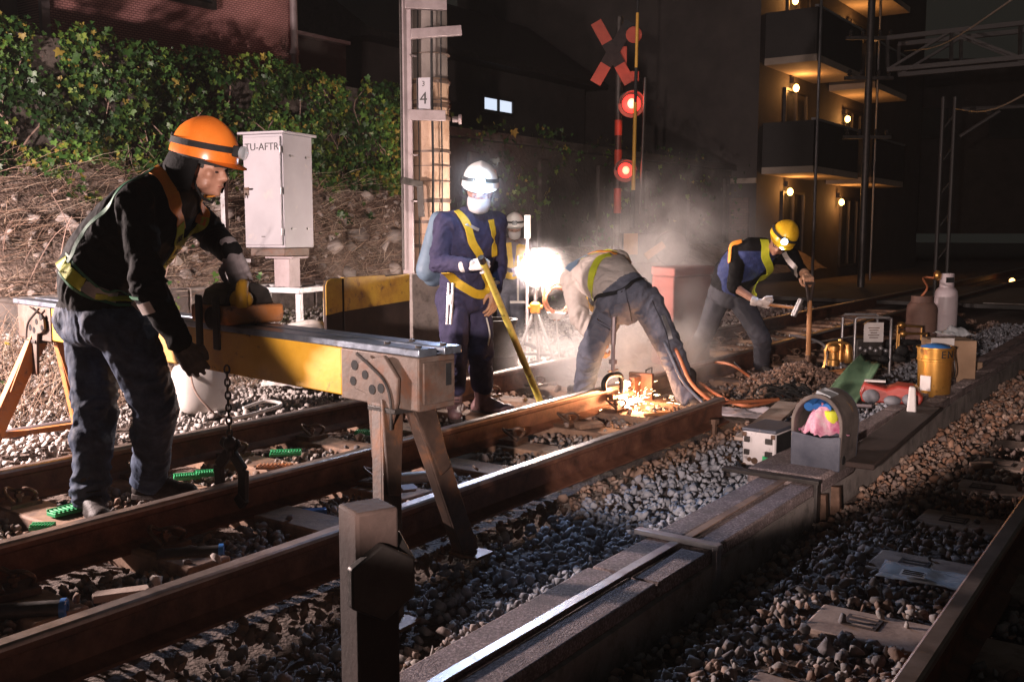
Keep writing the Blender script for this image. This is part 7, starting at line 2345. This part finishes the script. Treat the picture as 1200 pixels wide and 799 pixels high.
# ------------------------------------------------------------------ 4: bending worker at the weld
J = dict(pel=P(738, 352, 7.36), spine=[P(722, 335, 7.52), P(702, 318, 7.78)], neck=P(692, 318, 7.98),
         hipL=P(716, 362, 7.46), hipR=P(757, 353, 7.28), knL=P(692, 412, 7.42), knR=P(785, 408, 7.18), anL=P(684, 462, 7.62), anR=P(806, 466, 7.16),
         shL=P(672, 328, 7.80), shR=P(724, 306, 7.98), elL=P(678, 370, 7.66), elR=P(718, 350, 8.05), wrL=P(702, 402, 7.60), wrR=P(712, 396, 7.80),
         head=P(706, 344, 8.2), face=V((-.2, .25, -.95)))
J["crown"] = V((-.55, .65, .25)); J["anL"].z = .085; J["anR"].z = .085
p4_, bv4, hp4, ax4 = human("worker in grey jacket and slate trousers bending with legs astride over the weld", J, dict(skin=m_skin, torso=m_greyjacket, arm=m_greyjacket, leg=m_slate),
                           dict(bulk=1.08, seed=4, folds=.016, leg_r=1.08, arm_r=1.25, belt=.55, hem_r=.074, vox=.0095))
helmet(hp4(-.014, 0, .080), J["face"], J["crown"], m_helm_yel, p4_, lamp=None)
hand(J["wrL"], P(706, 418, 7.58) - J["wrL"], V((.6, .3, -.2)), V((.3, .9, 0)), (50, 60, 40), m_glove_tan, p4_); hand(J["wrR"], P(708, 416, 7.72) - J["wrR"], V((-.6, -.3, -.2)), V((-.3, -.9, 0)), (50, 60, 40), m_glove_tan, p4_)
boot(J["anL"], V((-.4, .9, 0)), m_boot_dark, p4_, .12, 1.05); boot(J["anR"], V((.45, -.85, 0)), m_boot_dark, p4_, .15, 1.05)
strap_px(bv4, [(716, 292), (702, 305), (694, 325), (697, 352)], .06, m_strap_lime, p4_, "harness_strap", miss=7.6)
strap_px(bv4, [(676, 300), (690, 295), (706, 293), (720, 296)], .05, m_strap_lime, p4_, "harness_strap", miss=7.9)
strap_px(bv4, [(690, 300), (708, 297), (722, 300)], .03, m_strap_org, p4_, "harness_strap", off=.014, miss=7.8)
strap_px(bv4, [(666, 318), (678, 306), (690, 300)], .07, m_pack, p4_, "collar", miss=7.9)
strap_px(bv4, [(776, 370), (782, 385), (786, 398)], .03, m_galv, p4_, "tool_strap", miss=7.15)
strap_px(bv4, [(698, 352), (716, 345), (738, 336), (757, 328)], .035, m_black, p4_, "belt", miss=7.4)
strap_px(bv4, [(712, 372), (704, 386), (699, 398)], .13, m_slate, p4_, "cargo_pocket", off=.012, th=.006, miss=7.4)
strap_px(bv4, [(720, 352), (735, 346)], .11, m_slate, p4_, "back_pocket", off=.008, th=.004, miss=7.3)
strap_px(bv4, [(733, 340), (738, 358), (740, 376)], .008, m_darktrs, p4_, "seam", off=.006, th=.003, miss=7.3)
strap_px(bv4, [(764, 352), (780, 388), (790, 425), (800, 452)], .008, m_darktrs, p4_, "seam", off=.006, th=.003, miss=7.2)
# ------------------------------------------------------------------ 5: yellow helmet, hammering
J = dict(pel=P(853, 344, 9.20), spine=[P(860, 322, 9.15), P(884, 302, 9.02)], neck=P(904, 288, 8.95),
         hipL=P(868, 352, 9.12), hipR=P(842, 350, 9.30), knL=P(893, 398, 9.0), knR=P(826, 392, 9.25), anL=P(892, 434, 9.05), anR=P(806, 428, 9.55),
         shL=P(926, 300, 9.08), shR=P(866, 292, 9.0), elL=P(938, 318, 9.0), elR=P(860, 336, 8.85), wrL=P(944, 322, 8.72), wrR=P(888, 354, 8.66),
         head=P(914, 283, 8.86), face=V((-.28, -.80, -.55)))
J["crown"] = V((.42, -.38, .83)); J["anL"].z = .05; J["anR"].z = .05
p5_, bv5, hp5, ax5 = human("worker in a yellow helmet and blue shirt hammering with one hand on a shovel", J, dict(skin=m_skin, torso=m_jacket, arm=m_jacket, leg=m_darktrs),
                           dict(apron=m_blueshirt, bulk=1.05, seed=5, folds=.010, z0=-.03, bareR=.9, bareL=.5, vox=.0105, belt=.2))
helmet(hp5(-.014, 0, .080), J["face"] + V((0, 0, .15)), J["crown"], m_helm_yel, p5_, lamp=True, lamp_m=e_head2)
hand(J["wrR"], P(905, 358, 8.62) - J["wrR"], V((.2, .6, .7)), V((0.2, -.8, .6)), (65, 75, 45), m_glove_white, p5_, size=1.08)
hand(J["wrL"], P(950, 330, 8.57) - J["wrL"], V((.1, .3, -.9)), V((-.8, .1, 0)), (50, 65, 40), m_glove_tan, p5_, size=1.08)
boot(J["anL"], V((.3, -.9, 0)), m_boot_dark, p5_, .12); boot(J["anR"], V((-.6, -.6, 0)), m_boot_dark, p5_, .12)
strap_px(bv5, [(895, 282), (896, 300), (899, 322), (898, 345)], .075, m_strap_lime, p5_, "vest_strap", miss=8.8)
strap_px(bv5, [(856, 308), (857, 290), (868, 279)], .045, m_strap_org, p5_, "vest_strap", miss=8.9)
strap_px(bv5, [(918, 296), (918, 316), (913, 338)], .045, m_strap_grey, p5_, "vest_strap", miss=8.85)
mb = MB()
for sg in (-1, 1):
    c = hp5(.094, sg * .032, -.002); S_, F_, U_ = ax5
    pts = [c + S_ * (.024 * math.cos(a)) + U_ * (.015 * math.sin(a)) for a in [2 * math.pi * k / 14 for k in range(15)]]
    mb.tube(pts, .003, 6); mb.tube([c + S_ * (sg * .024), hp5(0, sg * .08, .0)], .003, 6)
mb.build("glasses", m_black, p5_)
hmr = thing("hammer", "club hammer swung level in the hammering worker's white glove", "hammer", P(905, 359, 8.62))
h0, h1 = P(900, 357, 8.63), P(934, 361, 8.45)
mb = MB(); mb.tube([h0, h1], .014, 10); mb.build("handle", m_wood, hmr)
hv = (P(940, 350, 8.45) - P(929, 374, 8.45)).normalized(); mb = MB(); mb.tube([h1 - hv * .075, h1 + hv * .085], .026, 8); mb.build("head", m_galv, hmr, .004)
# ================================================================== light
def spot(name, loc, target, energy, col, angle, blend=.5, size=.1):
    ld = bpy.data.lights.new(name, "SPOT"); ld.energy = energy; ld.color = col; ld.spot_size = math.radians(angle); ld.spot_blend = blend; ld.shadow_soft_size = size
    o = bpy.data.objects.new(name, ld); COL.objects.link(o); o.location = V(loc)
    o.rotation_euler = (V(target) - V(loc)).to_track_quat("-Z", "Y").to_euler()
    return o


def point(name, loc, energy, col, size=.1):
    ld = bpy.data.lights.new(name, "POINT"); ld.energy = energy; ld.color = col; ld.shadow_soft_size = size
    o = bpy.data.objects.new(name, ld); COL.objects.link(o); o.location = V(loc)
    return o


w = bpy.data.worlds.new("World"); scene.world = w; w.use_nodes = True
nt = w.node_tree; bg = nt.nodes["Background"]
sky = nt.nodes.new("ShaderNodeTexSky"); sky.sky_type = "NISHITA"; sky.sun_disc = False
sky.sun_elevation = math.radians(-4); sky.sun_rotation = math.radians(200)
mx = nt.nodes.new("ShaderNodeMix"); mx.data_type = "RGBA"; mx.inputs[0].default_value = .85
nt.links.new(sky.outputs[0], mx.inputs[6]); mx.inputs[7].default_value = (.0135, .0135, .0115, 1)
nt.links.new(mx.outputs[2], bg.inputs["Color"]); bg.inputs["Strength"].default_value = 1.0

# work light on the left side of the line, outside the picture
spot("work_light", (-5.0, 5.1, 1.55), (1.0, 9.0, 0.5), 2400, (1.0, .78, .73), 168, .1, .12)
# second work light low on the left of the camera, thrown on the weld gang, the beam and the tools
_a, _e = math.radians(15.4), math.radians(7.0)
spot("work_light", (-.95, -1.6, 1.42), V((-.95, -1.6, 1.42)) + V((math.sin(_a), math.cos(_a), math.tan(_e))) * 8, 2300, (1.0, .78, .71), 41, .05, .05)
# lamps the photograph shows
point("weld_light", T(D_MID + .13, tw - .02, .06), 22, (1.0, .47, .22), .05)
wl_ = T(D_MID + .15, tw - .05, .10)
spot("weld_light", wl_, wl_ - TU + TD * .55 - UP * .05, 70, (1.0, .40, .16), 140, .6, .04)
hl = hp2(.16, 0, .085)
spot("headlamp_light", hl, P(685, 592, 3.9), 260, (.48, .63, 1.0), 62, .7, .03)
point("headlamp_fill", hp2(.25, 0, .11), 5, (.42, .68, 1.0), .03)  # added fill at the lens, brightens the helmet front and face
hl5 = hp5(.17, 0, .07)
spot("headlamp_light", hl5, P(905, 335, 8.7), 16, (.55, .68, 1.0), 80, .6, .02)
# faint sun added as a fill to lift the blacks
sd_ = bpy.data.lights.new("fill_sun", "SUN"); sd_.energy = .012; sd_.angle = math.radians(.5); sd_.color = (.9, .92, 1)
so_ = bpy.data.objects.new("fill_sun", sd_); COL.objects.link(so_); so_.rotation_euler = (math.radians(48), 0, math.radians(-25))

# ---- smoke over the weld
def smoke(name, c, r, dens, label, col=(.92, .88, .88), seed=0.0, scale=2.6):
    m = bpy.data.materials.new(name + "_volume"); m.use_nodes = True
    nt = m.node_tree; N, L = nt.nodes, nt.links
    N.remove(N["Principled BSDF"])
    pv = N.new("ShaderNodeVolumePrincipled"); pv.inputs["Color"].default_value = (*col, 1); pv.inputs["Anisotropy"].default_value = .15
    tc = N.new("ShaderNodeTexCoord")
    ln = N.new("ShaderNodeVectorMath"); ln.operation = "LENGTH"
    sc = N.new("ShaderNodeVectorMath"); sc.operation = "DIVIDE"; sc.inputs[1].default_value = tuple(r)
    L.new(tc.outputs["Object"], sc.inputs[0]); L.new(sc.outputs[0], ln.inputs[0])
    fall = N.new("ShaderNodeMapRange"); fall.interpolation_type = "SMOOTHSTEP"; fall.inputs["From Min"].default_value = 1.0; fall.inputs["From Max"].default_value = .15
    L.new(ln.outputs["Value"], fall.inputs["Value"])
    ad = N.new("ShaderNodeVectorMath"); ad.operation = "ADD"; ad.inputs[1].default_value = (seed, seed * .7, -seed); L.new(tc.outputs["Object"], ad.inputs[0])
    ns = N.new("ShaderNodeTexNoise"); ns.inputs["Scale"].default_value = scale; ns.inputs["Detail"].default_value = 5; ns.inputs["Roughness"].default_value = .62; ns.inputs["Distortion"].default_value = .8
    L.new(ad.outputs[0], ns.inputs["Vector"])
    th = N.new("ShaderNodeMapRange"); th.inputs["From Min"].default_value = .40; th.inputs["From Max"].default_value = .68; L.new(ns.outputs["Fac"], th.inputs["Value"])
    mu = N.new("ShaderNodeMath"); mu.operation = "MULTIPLY"; L.new(fall.outputs[0], mu.inputs[0]); L.new(th.outputs[0], mu.inputs[1])
    m2 = N.new("ShaderNodeMath"); m2.operation = "MULTIPLY"; m2.inputs[1].default_value = dens; L.new(mu.outputs[0], m2.inputs[0])
    L.new(m2.outputs[0], pv.inputs["Density"])
    L.new(pv.outputs[0], N["Material Output"].inputs["Volume"])
    mb = MB(); mb.ell(c, tuple(r), nu=20, nv=12)
    o = mb.build(name, m, org=c)
    return tag(o, label, "smoke", kind="stuff")


smoke("smoke", P(720, 425, 8.1), (1.05, .85, .66), 5.2, "pale smoke billowing from the weld between the worker's legs")
smoke("smoke", P(795, 335, 9.6), (1.25, 1.0, 1.45), 1.1, "thin smoke drifting right of the bending worker", seed=3.1, scale=1.8)
smoke("smoke", P(606, 275, 8.6), (1.5, 1.9, 1.0), .01, "faint drifting smoke veiling the flood lamp and the navy worker's headlamp", seed=7.7, scale=1.0)  # added mist, gives both lamps a wide glow
smoke("smoke", fc + V((.06, -.08, .0)), (.36, .33, .34), .45, "soft ball of smoke added round the flood lamp for its halo", seed=2.2, scale=.8)  # added smoke ball that makes the flood lamp's halo
smoke("smoke", hp2(.14, 0, .10), (.36, .34, .34), .45, "wisp of lit breath and smoke at the navy worker's headlamp", seed=5.2, scale=1.2)  # added smoke standing in for the headlamp's glare
# night air, thin haze round everything
m = bpy.data.materials.new("haze_volume"); m.use_nodes = True
nt = m.node_tree; nt.nodes.remove(nt.nodes["Principled BSDF"])
pv = nt.nodes.new("ShaderNodeVolumePrincipled"); pv.inputs["Color"].default_value = (.9, .87, .85, 1); pv.inputs["Density"].default_value = .0005; pv.inputs["Anisotropy"].default_value = .2
nt.links.new(pv.outputs[0], nt.nodes["Material Output"].inputs["Volume"])
HAZE = True
if HAZE:
    mb = MB(); mb.box((10, 50, 8), (240, 260, 19)); tag(mb.build("haze", m), kind="stuff")

scene.view_settings.view_transform = "Standard"; scene.view_settings.look = "None"; scene.view_settings.gamma = 1.0
scene.view_settings.exposure = 0.0
scene.view_settings.use_curve_mapping = False
cy = scene.cycles
cy.use_denoising = True
try: cy.denoiser = "OPENIMAGEDENOISE"
except Exception: pass
cy.max_bounces = 5; cy.diffuse_bounces = 2; cy.glossy_bounces = 2; cy.transmission_bounces = 3; cy.volume_bounces = 1; cy.transparent_max_bounces = 8
cy.volume_step_rate = 2.0; cy.volume_max_steps = 96
cy.sample_clamp_indirect = 4.0
cy.caustics_reflective = False; cy.caustics_refractive = False
